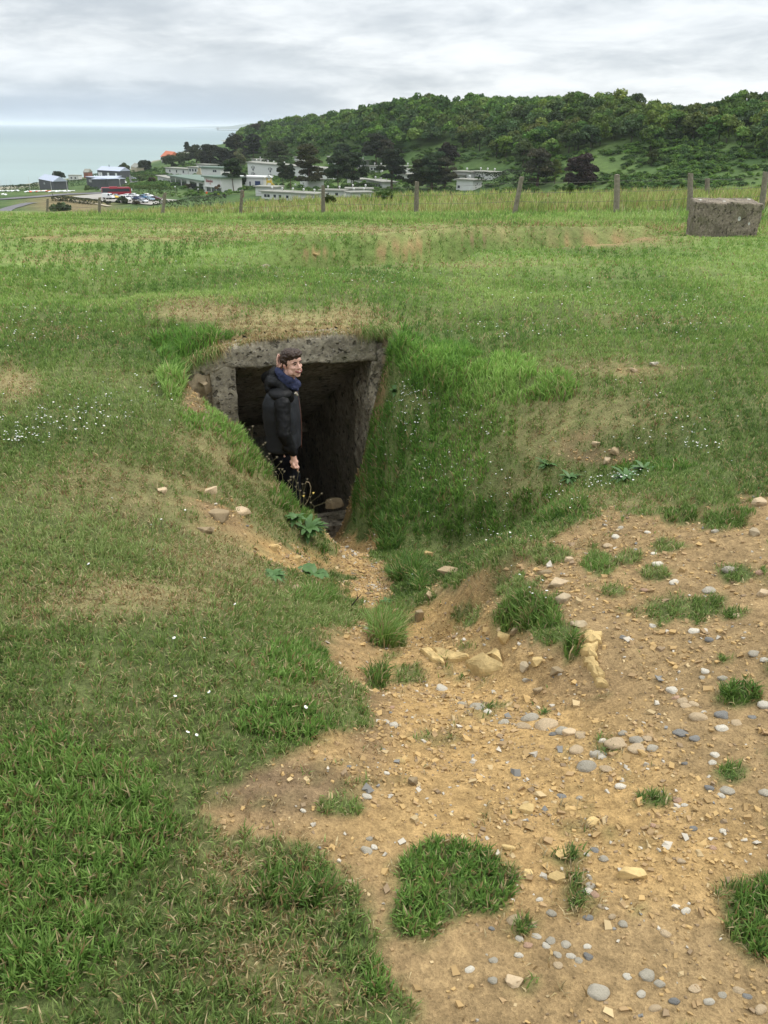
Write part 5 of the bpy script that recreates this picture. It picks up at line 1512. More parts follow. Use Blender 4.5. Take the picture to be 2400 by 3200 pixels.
    m = MB(); m.tube([hd(.083, -.025, -.056), hd(.0915, -.014, -.0605), hd(.0965, 0, -.062), hd(.0915, .014, -.0605), hd(.083, .025, -.056)], [.002, .0048, .006, .0048, .002], 8); m.build('teeth', 'teeth', P, smooth=True)
    # jacket: grey body
    m = MB()
    Rt = Matrix.Rotation(R(-12), 3, 'Z')
    rings = [(.955, .138, .19, .018), (.975, .143, .195, .018), (1.10, .140, .19, .015), (1.25, .150, .205, .012), (1.38, .140, .215, .010), (1.46, .110, .200, .020), (1.50, .075, .13, .035), (1.53, .05, .07, .045)]
    vs, fs = [], []; n = 28
    for z, rx, ry, cx in rings:
        for j in range(n):
            t = 2 * math.pi * j / n; q = Rt @ Vn((math.copysign(abs(math.cos(t)) ** .8, math.cos(t)) * rx, math.copysign(abs(math.sin(t)) ** .8, math.sin(t)) * ry, 0)); vs.append((q.x + cx, q.y, z))
    for k in range(len(rings) - 1): fs += [(k * n + j, k * n + (j + 1) % n, (k + 1) * n + (j + 1) % n, (k + 1) * n + j) for j in range(n)]
    fs += [tuple(range(n))[::-1], tuple(range((len(rings) - 1) * n, len(rings) * n))]
    m.add(vs, fs)
    jk = part('jacket', 'jacket_grey', .008, 4, .08, .014)
    # black yoke, sleeves
    m.caps((.0, -.12, 1.455), (.0, .12, 1.455), .066, .066); m.ball((.02, -.10, 1.465), (.11, .12, .065)); m.ball((.02, .1, 1.46), (.11, .12, .065)); m.ball((.09, -.09, 1.43), (.045, .07, .05))
    part('yoke', 'jacket_black', .008, 4, .1, .012, jk)
    m.caps(sh + Vn((-.005, .015, -.01)), el, .072, .060); m.caps(el, (.124, -.25, 1.0), .062, .040); m.ball((.085, -.258, 1.05), (.056, .050, .05))
    part('sleeve', 'jacket_black', .007, 4, .05, .014, jk)
    m.caps(sh2, el2, .076, .064); m.caps(el2, wr2 + Vn((-.01, .01, -.02)), .062, .042)
    part('sleeve', 'jacket_black', .007, 4, .05, .014, jk)
    # black hood lying on the back
    m.ball((-.055, .0, 1.545), (.066, .125, .056)); m.ball((-.03, -.07, 1.555), (.064, .065, .052)); m.ball((-.035, .05, 1.60), (.055, .09, .055)); m.caps((-.02, -.08, 1.56), (.09, -.12, 1.475), .05, .035); m.ball((-.075, 0, 1.50), (.055, .12, .06))
    part('hood', 'jacket_black', .007, 5, .06, .022, jk)
    # blue hooded top round the neck
    pts = []
    for k in range(15):
        t = 2 * math.pi * k / 14; c, s = math.cos(t), math.sin(t)
        pts.append(Vn((.075 + .082 * c, .0 + .095 * s, 1.580 - .062 * c - .018 * s)))
    m.tube(pts, [.029 + .006 * math.sin(k * 2.4) for k in range(15)], 12); m.caps((.11, -.085, 1.550), (.150, -.05, 1.50), .030, .024); m.caps((.035, -.080, 1.59), (.12, -.085, 1.52), .031, .028)
    part('hooded_top', 'hoodie_blue', .006, 4, .045, .020)
    # zip and collar tab
    m = MB(); m.tube([(.160, -.105, 1.49), (.172, -.075, 1.40), (.182, -.055, 1.28), (.184, -.05, 1.14), (.175, -.05, .97)], .0022, 6); m.build('zip', 'brick_red', jk)
    m = MB(); m.tube([(.150, -.13, 1.485), (.165, -.115, 1.46)], [.012, .009], 8); m.build('collar_tab', 'grey_pebble', jk)
    # trousers, shoes
    m = MB(); m.ball((.02, 0, .94), (.125, .175, .12))
    m.caps((.02, -.07, 1.0), (.02, .07, 1.0), .125, .125)
    for s in (-1, 1): m.caps((.02 - .02 * s, s * .09, .90), (.06 - .04 * s, s * .105, .50), .105, .078); m.caps((.06 - .04 * s, s * .105, .50), (.0 - .05 * s, s * .11, .10), .078, .062)
    part('trousers', 'trouser_black', .010, 4, .08, .02)
    for s in (-1, 1):
        m = MB(); m.caps((-.045 - .05 * s, s * .11, .050), (.17 - .05 * s, s * .125, .040), .048, .042); m.box(-.09 - .05 * s, s * .11 - .04, 0, .2 - .05 * s, s * .12 + .045, .02)
        part('shoe', 'shoe_black', .008, 3)


build_person()


# ---------------------------------------------------------------- foliage
def leaf_quads(g, centers, normals, size, jitter=.8):
    n = len(centers)
    nr = normals + g.normal(0, jitter, (n, 3)); nr /= np.linalg.norm(nr, axis=1)[:, None] + 1e-9
    t = np.cross(nr, g.normal(0, 1, (n, 3))); t /= np.linalg.norm(t, axis=1)[:, None] + 1e-9
    b = np.cross(nr, t)
    s = size * g.uniform(.6, 1.3, n)[:, None]
    return np.stack([centers - t * s - b * s * .6, centers + t * s - b * s * .6, centers + t * s * .7 + b * s * .6, centers - t * s * .7 + b * s * .6], 1)


def crown_np(seed, R_, Hc, z0, nlobe, per, leaf, col, shape='round', squash=.8):
    """leaf clumps through the crown's volume, in several overlapping boughs with gaps between"""
    g = np.random.default_rng(seed); V, Cc = [], []
    for i in range(nlobe):
        if shape == 'round':
            d = g.normal(0, 1, 3); d[2] = d[2] * .8 + .25; d /= np.linalg.norm(d)
            k = g.uniform(.45, .78); c = np.array([d[0] * R_ * k, d[1] * R_ * k, z0 + Hc * .48 + d[2] * Hc * .5 * k]); rr = R_ * g.uniform(.30, .46)
        elif shape == 'pine':      # flattened tiers of needles, gappy
            t = g.random() ** .8; a = g.uniform(0, 6.28); w = R_ * (.55 + .45 * math.sin(math.pi * min(1, .25 + t * .75))) * math.sqrt(g.random())
            c = np.array([math.cos(a) * w, math.sin(a) * w, z0 + Hc * (.08 + .88 * t)]); rr = R_ * g.uniform(.30, .48)
        elif shape == 'spread':    # layered wind-pruned cypress
            t = (i + g.random()) / nlobe; a = g.uniform(0, 6.28); w = R_ * (1 - .72 * t ** 1.5) * g.uniform(.35, .95)
            c = np.array([math.cos(a) * w, math.sin(a) * w, z0 + Hc * (.05 + .88 * t)]); rr = R_ * g.uniform(.28, .42)
        n = per
        dd = g.normal(0, 1, (n, 3)); dd[:, 2] = np.abs(dd[:, 2]) * .9 - .25 * np.linalg.norm(dd, axis=1) * .5 + dd[:, 2] * .3
        dd /= np.linalg.norm(dd, axis=1)[:, None]
        sq = {'round': .85, 'pine': .62, 'spread': .45}[shape]
        P = c + dd * rr * g.uniform(.72, 1.05, n)[:, None] * np.array([1, 1, sq])
        V.append(leaf_quads(g, P, dd, leaf)); b = g.uniform(.72, 1.30)
        hue = np.array([g.uniform(.9, 1.15), 1, g.uniform(.85, 1.1)])
        Cc.append(np.array(col) * b * hue * g.uniform(.75, 1.25, (n, 1)))
    V = np.concatenate(V); Cc = np.concatenate(Cc)
    V[..., 2] = np.maximum(V[..., 2], .05)
    return V.reshape(-1, 3), np.repeat(Cc, 4, 0)


def quads_mesh(name, V, C):
    me = bpy.data.meshes.new(name); n = len(V) // 4
    me.vertices.add(n * 4); me.vertices.foreach_set('co', V.astype(np.float32).ravel())
    me.loops.add(n * 4); me.loops.foreach_set('vertex_index', np.arange(n * 4, dtype=np.int32))
    me.polygons.add(n); me.polygons.foreach_set('loop_start', np.arange(0, n * 4, 4, dtype=np.int32))
    me.update(calc_edges=True)
    at = me.attributes.new('col', 'FLOAT_COLOR', 'POINT'); cc = np.ones((n * 4, 4), np.float32); cc[:, :3] = np.clip(C, .005, .8); at.data.foreach_set('color', cc.ravel())
    me.materials.append(MATS['leaf_cloud']); return me


def trunk_np(seed, h, r0, lean=.1, limbs=4, bark_='dark_bark', two=False):
    r = random.Random(seed); m = MB()
    for s in ((-.3, .3) if two else (0,)):
        top = Vector((s * 1.2 + r.uniform(-lean, lean) * h, r.uniform(-lean, lean) * h, h))
        mid = top * .5 + Vector((r.uniform(-.3, .3), r.uniform(-.3, .3), 0)) * r0 * 2
        m.tube([(s, 0, -.8), mid, top], [r0, r0 * .75, r0 * .35], 7)
        for k in range(limbs):
            t = r.uniform(.45, .95); p = Vector((s, 0, 0)).lerp(top, t); a = r.uniform(0, 6.28); L = h * r.uniform(.2, .4)
            m.tube([p, p + Vector((math.cos(a) * L * .5, math.sin(a) * L * .5, L * .45)), p + Vector((math.cos(a) * L, math.sin(a) * L, L * .6))], [r0 * .35, r0 * .25, r0 * .1], 5)
    me = bpy.data.meshes.new('trunk'); me.from_pydata(m.v, [], m.f); me.materials.append(MATS[bark_]); return me


def tree_at(name, px, pbase, ptop, wpx, shape, col, label, trunk=.15, seed=0, group=None, bark_='dark_bark', two=False, per=170, nl=22, leaf=.34):
    p = foot(px, pbase, 40); k = mpp(p); h = (pbase - ptop) * k * 1.0; w = wpx * k
    t = thing(name, p, 0, label, 'tree', group)
    V, C = crown_np(seed, w / 2 * .86, h * (1 - trunk), h * trunk, nl, per, leaf, col, shape)
    o = bpy.data.objects.new('crown', quads_mesh('crown', V, C)); COL.objects.link(o); o.parent = t
    o = bpy.data.objects.new('trunk', trunk_np(seed, h * .82, max(.16, w * .022), .05, 5, bark_, two)); COL.objects.link(o); o.parent = t
    return t


def zA(x, y): return x / 3, 241.9 + y / 3
def zB(x, y): return 483.9 + x / 3, 241.9 + y / 3
def zC(x, y): return 1036.9 + x * .375, 138.25 + y * .375
def z1(x, y): return 172.8 + x * .125, 331.8 + y * .125
def z2(x, y): return 331.8 + x * .125, 331.8 + y * .125
def z3(x, y): return 518.4 + x * .125, 331.8 + y * .125
def z4(x, y): return 725.8 + x * .1875, 331.8 + y * .1875


WOOD = [(525, 300), (560, 290), (700, 262), (850, 232), (1000, 250), (1150, 225), (1300, 205), (1480, 225), (1700, 215), (1700, 352), (1600, 330), (1540, 315), (1480, 302), (1400, 330), (1340, 302), (1290, 326), (1200, 345), (1110, 348),
        (1060, 338), (980, 314), (900, 320), (835, 338), (760, 324), (690, 318), (640, 332), (590, 340), (530, 345), (500, 335)]


def hillside():
    g = np.random.default_rng(21)
    cols = [(.085, .150, .030), (.110, .185, .034), (.060, .110, .028), (.095, .130, .036), (.140, .210, .045), (.050, .085, .030), (.075, .135, .045)]
    protos = []
    for i in range(9):
        V, C = crown_np(300 + i, 1.0, 1.75, .22, 17, 75, .085, cols[i % 7], 'round')
        m = quads_mesh('hill_tree', V, C)
        protos.append(m)
    trunks = MB(); trunks.tube([(0, 0, -.5), (.02, .01, .5), (0, .03, 1.2)], [.06, .045, .02], 6)
    for m in protos:      # trunk joined to each prototype (second material slot)
        bm = bmesh.new(); bm.from_mesh(m); n0 = len(bm.faces)
        vs = [bm.verts.new(v) for v in trunks.v]
        for f in trunks.f:
            fc = bm.faces.new([vs[i] for i in f]); fc.material_index = 1
        bm.to_mesh(m); bm.free(); m.materials.append(MATS['dark_bark'])
    pts = []
    y = 225.0
    while y < 1150:
        sp = 4.6 + y * .0050
        xs = np.arange(-.42 * y - 20, .62 * y + 20, sp)
        for x in xs: pts.append((x + g.uniform(-.42, .42) * sp, y + g.uniform(-.42, .42) * sp))
        y += sp
    pts = np.array(pts); Z = H(pts[:, 0], pts[:, 1]); px, py, w = proj(pts[:, 0], pts[:, 1], Z)
    sd = poly_sd(px, py, WOOD); k = (sd > -1 + 10 * fbm(pts[:, 0] / 25, pts[:, 1] / 25, 3, 3)) & (px < 1720)
    # also trees just behind the crest keep the skyline leafy
    pts, Z, px, py = pts[k], Z[k], px[k], py[k]
    # hidden ones (ground falls away behind the crest) are dropped: compare with line-of-sight foot
    vis = []
    for i in range(len(pts)):
        t = np.linspace(.55, .985, 40); zz = H(pts[i, 0] * t, pts[i, 1] * t); line = CAM_Z + (Z[i] + 6 - CAM_Z) * t
        vis.append(bool((zz < line + 5).all()))
    vis = np.array(vis); pts, Z = pts[vis], Z[vis]
    order = np.argsort(pts[:, 1]); pts, Z = pts[order], Z[order]
    NHILL = len(pts)
    far = []
    names = [('sycamore_tree', 'leafy tree in the dense wood on the hillside', 'trees of the hillside wood')]
    for i in range(len(pts)):
        s = g.uniform(3.6, 5.6) * (1.0 if g.random() > .2 else .7); sz = s * g.uniform(.85, 1.15)
        rot = g.uniform(0, 6.28); pi = g.integers(0, 9)
        if fbm(pts[i:i + 1, 0] / 30, pts[i:i + 1, 1] / 30, 2, 19)[0] > .10 and g.random() < .7: pi = [5, 2, 0][g.integers(0, 3)]
        if i < 290:
            o = bpy.data.objects.new('broadleaf_tree', protos[pi]); COL.objects.link(o)
            o.location = (pts[i, 0], pts[i, 1], Z[i]); o.scale = (s, s, sz); o.rotation_euler = (0, 0, rot)
            props(o, 'leafy broadleaf tree crowded into the dense wood covering the hillside', 'tree', 'broadleaf trees of the hillside wood')
        else: far.append((i, s, sz, rot, pi))
    data = [(np.array([v.co[:] for v in m.vertices]), m) for m in protos]
    VV, CC = [], []
    for m in protos: pass
    arr = []
    for i in range(9):
        V, C = crown_np(300 + i, 1.0, 1.75, .22, 14, 34, .13, cols[i % 7], 'round'); arr.append((V, C))
    for (i, s, sz, rot, pi) in far:
        V, C = arr[pi]; c, q = math.cos(rot), math.sin(rot)
        VV.append(np.stack([(V[:, 0] * c - V[:, 1] * q) * s + pts[i, 0], (V[:, 0] * q + V[:, 1] * c) * s + pts[i, 1], V[:, 2] * sz + Z[i]], 1)); CC.append(C * g.uniform(.85, 1.15))
    if VV:
        o = bpy.data.objects.new('woodland', quads_mesh('woodland', np.concatenate(VV), np.concatenate(CC))); COL.objects.link(o)
        props(o, 'far part of the wood along the ridge running down to the sea', 'woodland', kind='stuff')
    # scrub and bramble on the open slopes below the wood and across the valley sides
    n = 130000
    y = np.sqrt(g.uniform(150 ** 2, 760 ** 2, n)); x = g.uniform(-.36, .56, n) * y; Z = H(x, y); px, py, w = proj(x, y, Z)
    reg = blobs(px, py, [(1480, 360, 260, 60, 1.2), (1250, 365, 160, 40, 1), (1050, 345, 120, 24, .6), (900, 335, 120, 20, .8), (720, 318, 120, 26, .9), (1650, 370, 100, 60, 1.1), (570, 318, 60, 24, 1.1), (860, 385, 260, 30, .42), (1120, 395, 120, 24, .6), (620, 372, 80, 26, .5), (480, 372, 90, 22, .5), (440, 405, 120, 20, .3), (350, 385, 80, 18, .35)])
    keep = (w < 760) & (g.random(n) < reg * np.clip(.5 + 3.0 * fbm(x / 11, y / 11, 3, 71), .05, 1)) & (poly_sd(px, py, WOOD) < 4)
    x, y, Z = x[keep], y[keep], Z[keep]; VV, CC = [], []
    bl = []
    for i in range(5): bl.append(crown_np(700 + i, 1.0, 1.5, .0, 7, 26, .16, cols[(i * 2) % 7], 'round'))
    for i in range(len(x)):
        V, C = bl[g.integers(0, 5)]; s = g.uniform(.7, 1.9); sz = s * g.uniform(.5, .9)
        VV.append(np.stack([V[:, 0] * s + x[i], V[:, 1] * s + y[i], V[:, 2] * sz + Z[i] - .2], 1)); CC.append(C * g.uniform(.7, 1.35))
    o = bpy.data.objects.new('undergrowth', quads_mesh('undergrowth', np.concatenate(VV), np.concatenate(CC))); COL.objects.link(o)
    props(o, 'bramble and low scrub over the open slopes below the wood', 'undergrowth', kind='stuff')


def hedge(name, P, height, width, label, col=(.06, .11, .028), group=None, seed=1, cat='hedge'):
    """clipped or loose hedge through photo-measured base points"""
    g = np.random.default_rng(seed); pts = [foot(*p, 60) for p in P]; c0 = pts[0]
    V, C = [], []
    for a, b in zip(pts, pts[1:]):
        L = (b - a).length; n = int(L * 34)
        t = g.random(n); q = np.outer(1 - t, a) + np.outer(t, b)
        d = Vector((b.x - a.x, b.y - a.y, 0)).normalized(); s = np.array((-d.y, d.x, 0))
        ang = g.uniform(-1.9, 1.9, n); hh = height * (1 + .25 * fbm(q[:, 0] / 3, q[:, 1] / 3, 2, seed))
        cx = np.sin(ang) * width / 2; cz = np.where(np.abs(ang) < 1.2, np.cos(ang) * .35 + .72, g.random(n) * .9) * hh
        nrm = s[None] * np.sin(ang)[:, None] + np.array((0, 0, 1)) * np.cos(ang)[:, None]
        z = H(q[:, 0], q[:, 1])
        c = q + s[None] * cx[:, None]; c[:, 2] = z + cz
        V.append(leaf_quads(g, c - np.array(c0), nrm, .26).reshape(-1, 3)); C.append(np.repeat(np.array(col) * g.uniform(.6, 1.4, (n, 1)), 4, 0))
    o = bpy.data.objects.new(name, quads_mesh(name, np.concatenate(V), np.concatenate(C))); COL.objects.link(o); o.location = c0
    return props(o, label, cat, group)


def shrub(px, py, wpx, hpx, label, col=(.07, .12, .03), seed=0, name='shrub', shape='round', group=None):
    p = foot(px, py, 40); k = mpp(p); w, h = wpx * k, hpx * k
    V, C = crown_np(seed, w / 2 * .85, h, 0, 9, 60, max(.12, w * .05), col, shape)
    o = bpy.data.objects.new(name, quads_mesh(name, V, C)); COL.objects.link(o); o.location = p
    return props(o, label, 'shrub', group)


hillside()


def village_trees():
    DK, PU, BR, GR, LT = (.036, .058, .026), (.055, .060, .034), (.070, .078, .026), (.070, .115, .030), (.110, .160, .060)
    T = [  # px, base, top, width, shape, colour, label, trunk, two
        (*zB(348, 345), zB(0, 200)[1], 72, 'spread', (.045, .062, .022), 'broad dark cypress behind the white three-storey block', .08, False),
        (*zB(555, 492), zB(0, 228)[1], 84, 'spread', (.052, .060, .022), 'big layered brown-green cypress in front of the white block', .12, True),
        (*zB(740, 510), zB(0, 262)[1], 60, 'pine', DK, 'dark pine just right of the big layered cypress', .22, False),
        (*zB(835, 500), zB(0, 285)[1], 60, 'pine', DK, 'dark pine with a forked trunk beside the small bungalows', .2, True),
        (*zB(1085, 520), zB(0, 268)[1], 58, 'pine', (.030, .040, .022), 'tall dark pine with several bare trunks between the bungalows', .24, True),
        (*zB(1260, 500), zB(0, 320)[1], 66, 'spread', (.048, .062, .022), 'layered green-brown conifer left of the thick dark pines', .08, False),
        (*zB(1345, 505), zB(0, 285)[1], 66, 'pine', DK, 'thick dark pine behind the fence, left of a pair', .08, True),
        (*zB(1430, 505), zB(0, 310)[1], 50, 'pine', PU, 'thick brownish pine behind the fence, right of a pair', .08, False),
        (*zB(1450, 365), zB(0, 205)[1], 50, 'round', (.034, .034, .024), 'rounded nearly black tree above the pair of thick pines', .1, False),
        (*zB(985, 345), zB(0, 170)[1], 56, 'pine', (.032, .042, .022), 'dark pine on the lower slope above the bungalows', .12, False),
        (*zB(1050, 340), zB(0, 200)[1], 40, 'pine', PU, 'brownish pine right beside the dark pine above the bungalows', .14, False),
        (*zB(770, 300), zB(0, 222)[1], 36, 'pine', DK, 'small dark pine at the foot of the wooded slope', .1, False),
        (*zB(112, 372), zB(0, 240)[1], 34, 'round', (.110, .125, .055), 'pale olive round tree at the left end of the white block', .1, False),
        (*zB(60, 515), zB(0, 325)[1], 40, 'pine', DK, 'slender dark pine in front of the glazed club wing', .42, True),
        (*zB(130, 492), zB(0, 390)[1], 20, 'round', DK, 'small dark bushy tree beside the blue door', .12, False),
        (*zB(385, 515), zB(0, 348)[1], 30, 'pine', (.040, .055, .032), 'thin open pine before the white block, left of two', .4, False),
        (*zB(430, 505), zB(0, 352)[1], 22, 'pine', (.040, .055, .032), 'thin open pine before the white block, right of two', .4, False),
        (*zB(190, 305), zB(0, 165)[1], 44, 'pine', (.026, .034, .020), 'dark pine behind the pale olive tree', .1, False),
        (*zB(80, 345), zB(0, 165)[1], 50, 'pine', (.030, .036, .022), 'wide dark pine at the seaward end of the wood', .08, False),
        (*zB(205, 162), zB(0, 90)[1], 36, 'pine', (.050, .042, .030), 'dark clump of pine on the shoulder of the ridge against the sea', .05, False),
        (*zA(1215, 272), zA(0, 200)[1], 19, 'spread', (.040, .052, .026), 'small dark pine alone on the skyline above the cottage', .12, False),
        (*zA(1275, 340), zA(0, 215)[1], 40, 'round', (.045, .055, .030), 'dark tree right of the skyline pine', .05, False),
        (*zA(1370, 375), zA(0, 230)[1], 54, 'pine', (.034, .040, .026), 'spreading dark pine behind the club roof', .08, False),
        (*zA(1440, 370), zA(0, 245)[1], 44, 'pine', (.034, .040, .026), 'second dark pine behind the club roof', .08, False),
        (*zA(1195, 345), zA(0, 265)[1], 44, 'round', (.055, .085, .034), 'leafy green tree between the red cottage and the dark pines', .05, False),
        (*zA(1110, 365), zA(0, 290)[1], 50, 'round', (.050, .075, .030), 'dull green tree right below the red-roofed cottage', .05, False),
        (*zA(945, 392), zA(0, 318)[1], 38, 'round', (.026, .036, .020), 'dense dark round tree above the long hedges', .04, False),
        (*zA(812, 405), zA(0, 335)[1], 28, 'round', (.050, .070, .028), 'rough green tree right of the slate house', .05, False),
        (*zA(385, 455), zA(0, 390)[1], 30, 'round', (.040, .055, .028), 'wind-shaped tree near the beach beside the grey shed', .12, False),
        (*zC(245, 600), zC(0, 443)[1], 54, 'round', LT, 'light green rounded tree at the foot of the wooded hill', .06, False),
        (*zC(380, 502), zC(0, 412)[1], 34, 'round', (.080, .135, .032), 'small bright green tree at the edge of the dark wood', .05, False),
        (*zC(325, 720), zC(0, 515)[1], 64, 'pine', PU, 'dusky purple-brown pine behind the meadow, left of two', .1, True),
        (*zC(565, 718), zC(0, 538)[1], 72, 'pine', (.046, .036, .028), 'dusky purple-brown pine behind the meadow, right of two', .06, False),
        (*zC(430, 690), zC(0, 548)[1], 26, 'round', (.110, .150, .035), 'yellow-green bush tree between the two dusky pines', .05, False),
        (*zC(985, 585), zC(0, 500)[1], 30, 'round', (.060, .095, .030), 'single green bush tree on the open slope', .03, False)]
    for i, (px, pb, pt, w, shp, col, lab, tr, two) in enumerate(T):
        tree_at({'pine': 'pine_tree', 'spread': 'cypress_tree', 'round': 'broadleaf_tree'}[shp], px, pb, pt, w, shp, col, lab, tr, 500 + i, None, 'purple_bark' if col == PU else 'pine_bark', two,
                per=230, nl=42 if shp != 'round' else 22, leaf=.30 if shp != 'round' else .34)
    hedge('hedge', [z1(560, 705), z1(1000, 708), z1(1659, 735)], 3.0, 3.2, 'long tall clipped hedge behind the parked coach and cars', (.060, .100, .028), seed=2)
    hedge('hedge', [z1(740, 605), z1(1100, 615), z1(1400, 590)], 1.6, 2.6, 'low clipped hedge just above the tall one', (.095, .150, .034), seed=3)
    hedge('hedge', [z1(780, 560), z1(1250, 560), z1(1659, 560)], 1.4, 4, 'bright low hedge in front of the club house', (.090, .150, .034), seed=4)
    hedge('hedge', [z1(880, 385), z1(1200, 345), z1(1480, 310)], 2.2, 3, 'dark straight hedge climbing below the round tree', (.045, .085, .022), seed=5)
    hedge('hedge', [z1(900, 440), z1(1150, 440), z1(1400, 420)], 2.4, 4, 'loose hedge of mixed shrubs below the straight dark hedge', (.055, .085, .028), seed=6)
    hedge('hedge', [zA(0, 515), zA(130, 512), zA(255, 490)], 2.6, 5, 'scrubby belt along the top of the beach by the masts', (.052, .080, .032), seed=7)
    hedge('hedge', [zA(370, 490), zA(470, 480), zA(565, 470)], 2.8, 5, 'scrub belt between the grey shed and the shop', (.060, .095, .032), seed=8)
    hedge('hedge', [zA(590, 425), zA(640, 420)], 2.0, 6, 'low green scrub left of the slate house', (.065, .095, .035), seed=9)
    hedge('hedge', [zA(355, 575), zA(480, 585), zA(640, 600)], 1.6, 3, 'ragged brown-green hedge between the car park and the footpath', (.055, .065, .028), seed=10)
    hedge('hedge', [zB(865, 490), zB(1000, 492)], 1.6, 2, 'clipped hedge in front of the middle bungalow', (.055, .105, .028), seed=11)
    hedge('hedge', [zB(940, 408), zB(1015, 402)], 1.7, 2, 'clipped hedge in front of the upper bungalow', (.055, .105, .028), seed=12)
    hedge('hedge', [zC(0, 718), zC(130, 715), zC(262, 722)], 5.5, 5, 'dark tall overgrown hedge hiding the last bungalows', (.026, .040, .018), seed=13)
    hedge('hedge', [zA(1020, 645), zA(1200, 640), zA(1420, 600)], 3.2, 6, 'dark scrub on the slope beyond the fence', (.050, .075, .028), seed=14)
    SH = [(zA(575, 522), 30, 13, (.070, .115, .040), 'rounded grey-green bush in front of the shop'), (zA(627, 515), 12, 12, (.045, .090, .024), 'darker small bush right of the rounded one'), (zA(790, 600), 36, 16, (.045, .060, .026), 'big dark bush below the parked coach'), (zA(700, 600), 22, 12, (.045, .055, .026), 'dark bush left of the big one below the coach'),
          (zA(885, 605), 22, 8, (.080, .065, .040), 'low reddish bush by the parked cars'), (zA(920, 455), 26, 14, (.060, .100, .030), 'green shrub in the club garden, left one'), (zA(985, 460), 22, 12, (.090, .070, .040), 'brownish shrub in the club garden'), (zA(1410, 520), 16, 18, (.15, .10, .060), 'reddish small tree before the red lettered wall'),
          (zA(1240, 500), 30, 12, (.085, .070, .040), 'reddish shrub under the dark club windows'), (zA(1390, 565), 18, 14, (.030, .045, .022), 'dark shrub below the lettered wall'), (zA(1422, 568), 14, 14, (.20, .22, .03), 'yellow-green shrub below the lettered wall'), (zA(1458, 566), 12, 12, (.028, .04, .022), 'dark shrub right of the yellow-green one'),
          (zA(1280, 545), 16, 10, (.045, .07, .026), 'dark shrub left of the steps below the club'), (zC(1155, 790), 16, 26, (.10, .15, .05), 'leafy weed clump standing in the meadow by the concrete block'), (zC(515, 800), 18, 24, (.09, .13, .05), 'tall weed clump in the meadow left of the split post'), (zC(680, 815), 12, 10, (.08, .13, .05), 'small weed clump in the meadow by the split post'),
          (zB(1040, 635), 40, 18, (.055, .100, .028), 'dark nettle clump in the meadow between two posts'), (zB(690, 615), 22, 20, (.075, .110, .035), 'nettle clump right of a fence post'), (zB(1215, 545), 20, 24, (.055, .085, .030), 'bush at the brow right of the middle pines'), (zB(1330, 545), 12, 18, (.055, .085, .030), 'slim bush at the brow further right'), (zB(1275, 548), 18, 18, (.05, .08, .03), 'bush at the brow between the other two'),
          (zA(400, 640), 60, 8, (.05, .08, .028), 'low bramble patch on the brown knoll')]
    for i, ((x, y), w, h, c, lab) in enumerate(SH): shrub(x, y, w, h, lab, c, 900 + i, 'bush')


village_trees()


# ---------------------------------------------------------------- buildings in the valley
def block_between(name, L, Rr, h, depth, label, cat='building', wall='white_render', roof='roof_felt', over=.5, rth=.35, group=None, hR=None):
    """building whose front runs between two photo-measured feet; local x along the front, y back, z up"""
    a, b = foot(*L, 60), foot(*Rr, 60)
    d = Vector((b.x - a.x, b.y - a.y, 0)); w = d.length; rz = math.atan2(d.y, d.x); z = min(a.z, b.z)
    t = thing(name, (a.x, a.y, z), rz, label, cat, group); hR = hR if hR else h
    m = MB(); m.add([(0, 0, -3), (w, 0, -3), (w, depth, -3), (0, depth, -3), (0, 0, h), (w, 0, hR), (w, depth, hR), (0, depth, h)], [(3, 2, 1, 0), (4, 5, 6, 7), (0, 1, 5, 4), (1, 2, 6, 5), (2, 3, 7, 6), (3, 0, 4, 7)])
    m.build('walls', wall, t)
    if roof:
        m = MB(); o = over; k = (hR - h) / w
        m.add([(-o, -o, h - k * o + .01), (w + o, -o, hR + k * o + .01), (w + o, depth + o, hR + k * o + .01), (-o, depth + o, h - k * o + .01)] + [(-o, -o, h - k * o + rth), (w + o, -o, hR + k * o + rth), (w + o, depth + o, hR + k * o + rth), (-o, depth + o, h - k * o + rth)],
              [(3, 2, 1, 0), (4, 5, 6, 7), (0, 1, 5, 4), (1, 2, 6, 5), (2, 3, 7, 6), (3, 0, 4, 7)])
        m.build('roof', roof, t)
    return t, w


def window(t, x0, x1, z0, z1, mat='dark_glass', name='window', y=0.0, frame='white_paint'):
    m = MB(); m.box(x0, y - .06, z0, x1, y + .04, z1)
    o = m.build(name, frame, t)
    m = MB(); n = max(1, int(round((x1 - x0) / 1.1)))
    fw = .07
    for i in range(n):
        a = x0 + (x1 - x0) * i / n; b = x0 + (x1 - x0) * (i + 1) / n
        m.box(a + fw, y - .085, z0 + fw, b - fw, y - .063, z1 - fw)
    m.build('pane', mat, o); return o


def vents(t, pos, h):
    for (x, y) in pos:
        m = MB(); m.tube([(x, y, h), (x, y, h + .7)], .14, 8); m.ball((x, y, h + .95), .38, 10, 7); m.build('roof_vent', 'white_render', t, smooth=True)


def bungalow(L, Rr, label, h=2.7, depth=6, wins=(.2, .5, .8), ww=1.3, doors=(), v=2, seed=0, over=.7, group='flat roofed white bungalows'):
    h *= .86
    t, w = block_between('bungalow', L, Rr, h, depth, label, 'bungalow', over=over, group=group)
    for f in wins: window(t, w * f - ww / 2, w * f + ww / 2, .9, min(2.0, h - .4))
    for f in doors: window(t, w * f - .45, w * f + .45, .02, 2.1, 'blue_door', 'door')
    vents(t, [(w * (i + .5) / v, depth * .5) for i in range(v)], h + .3)
    return t


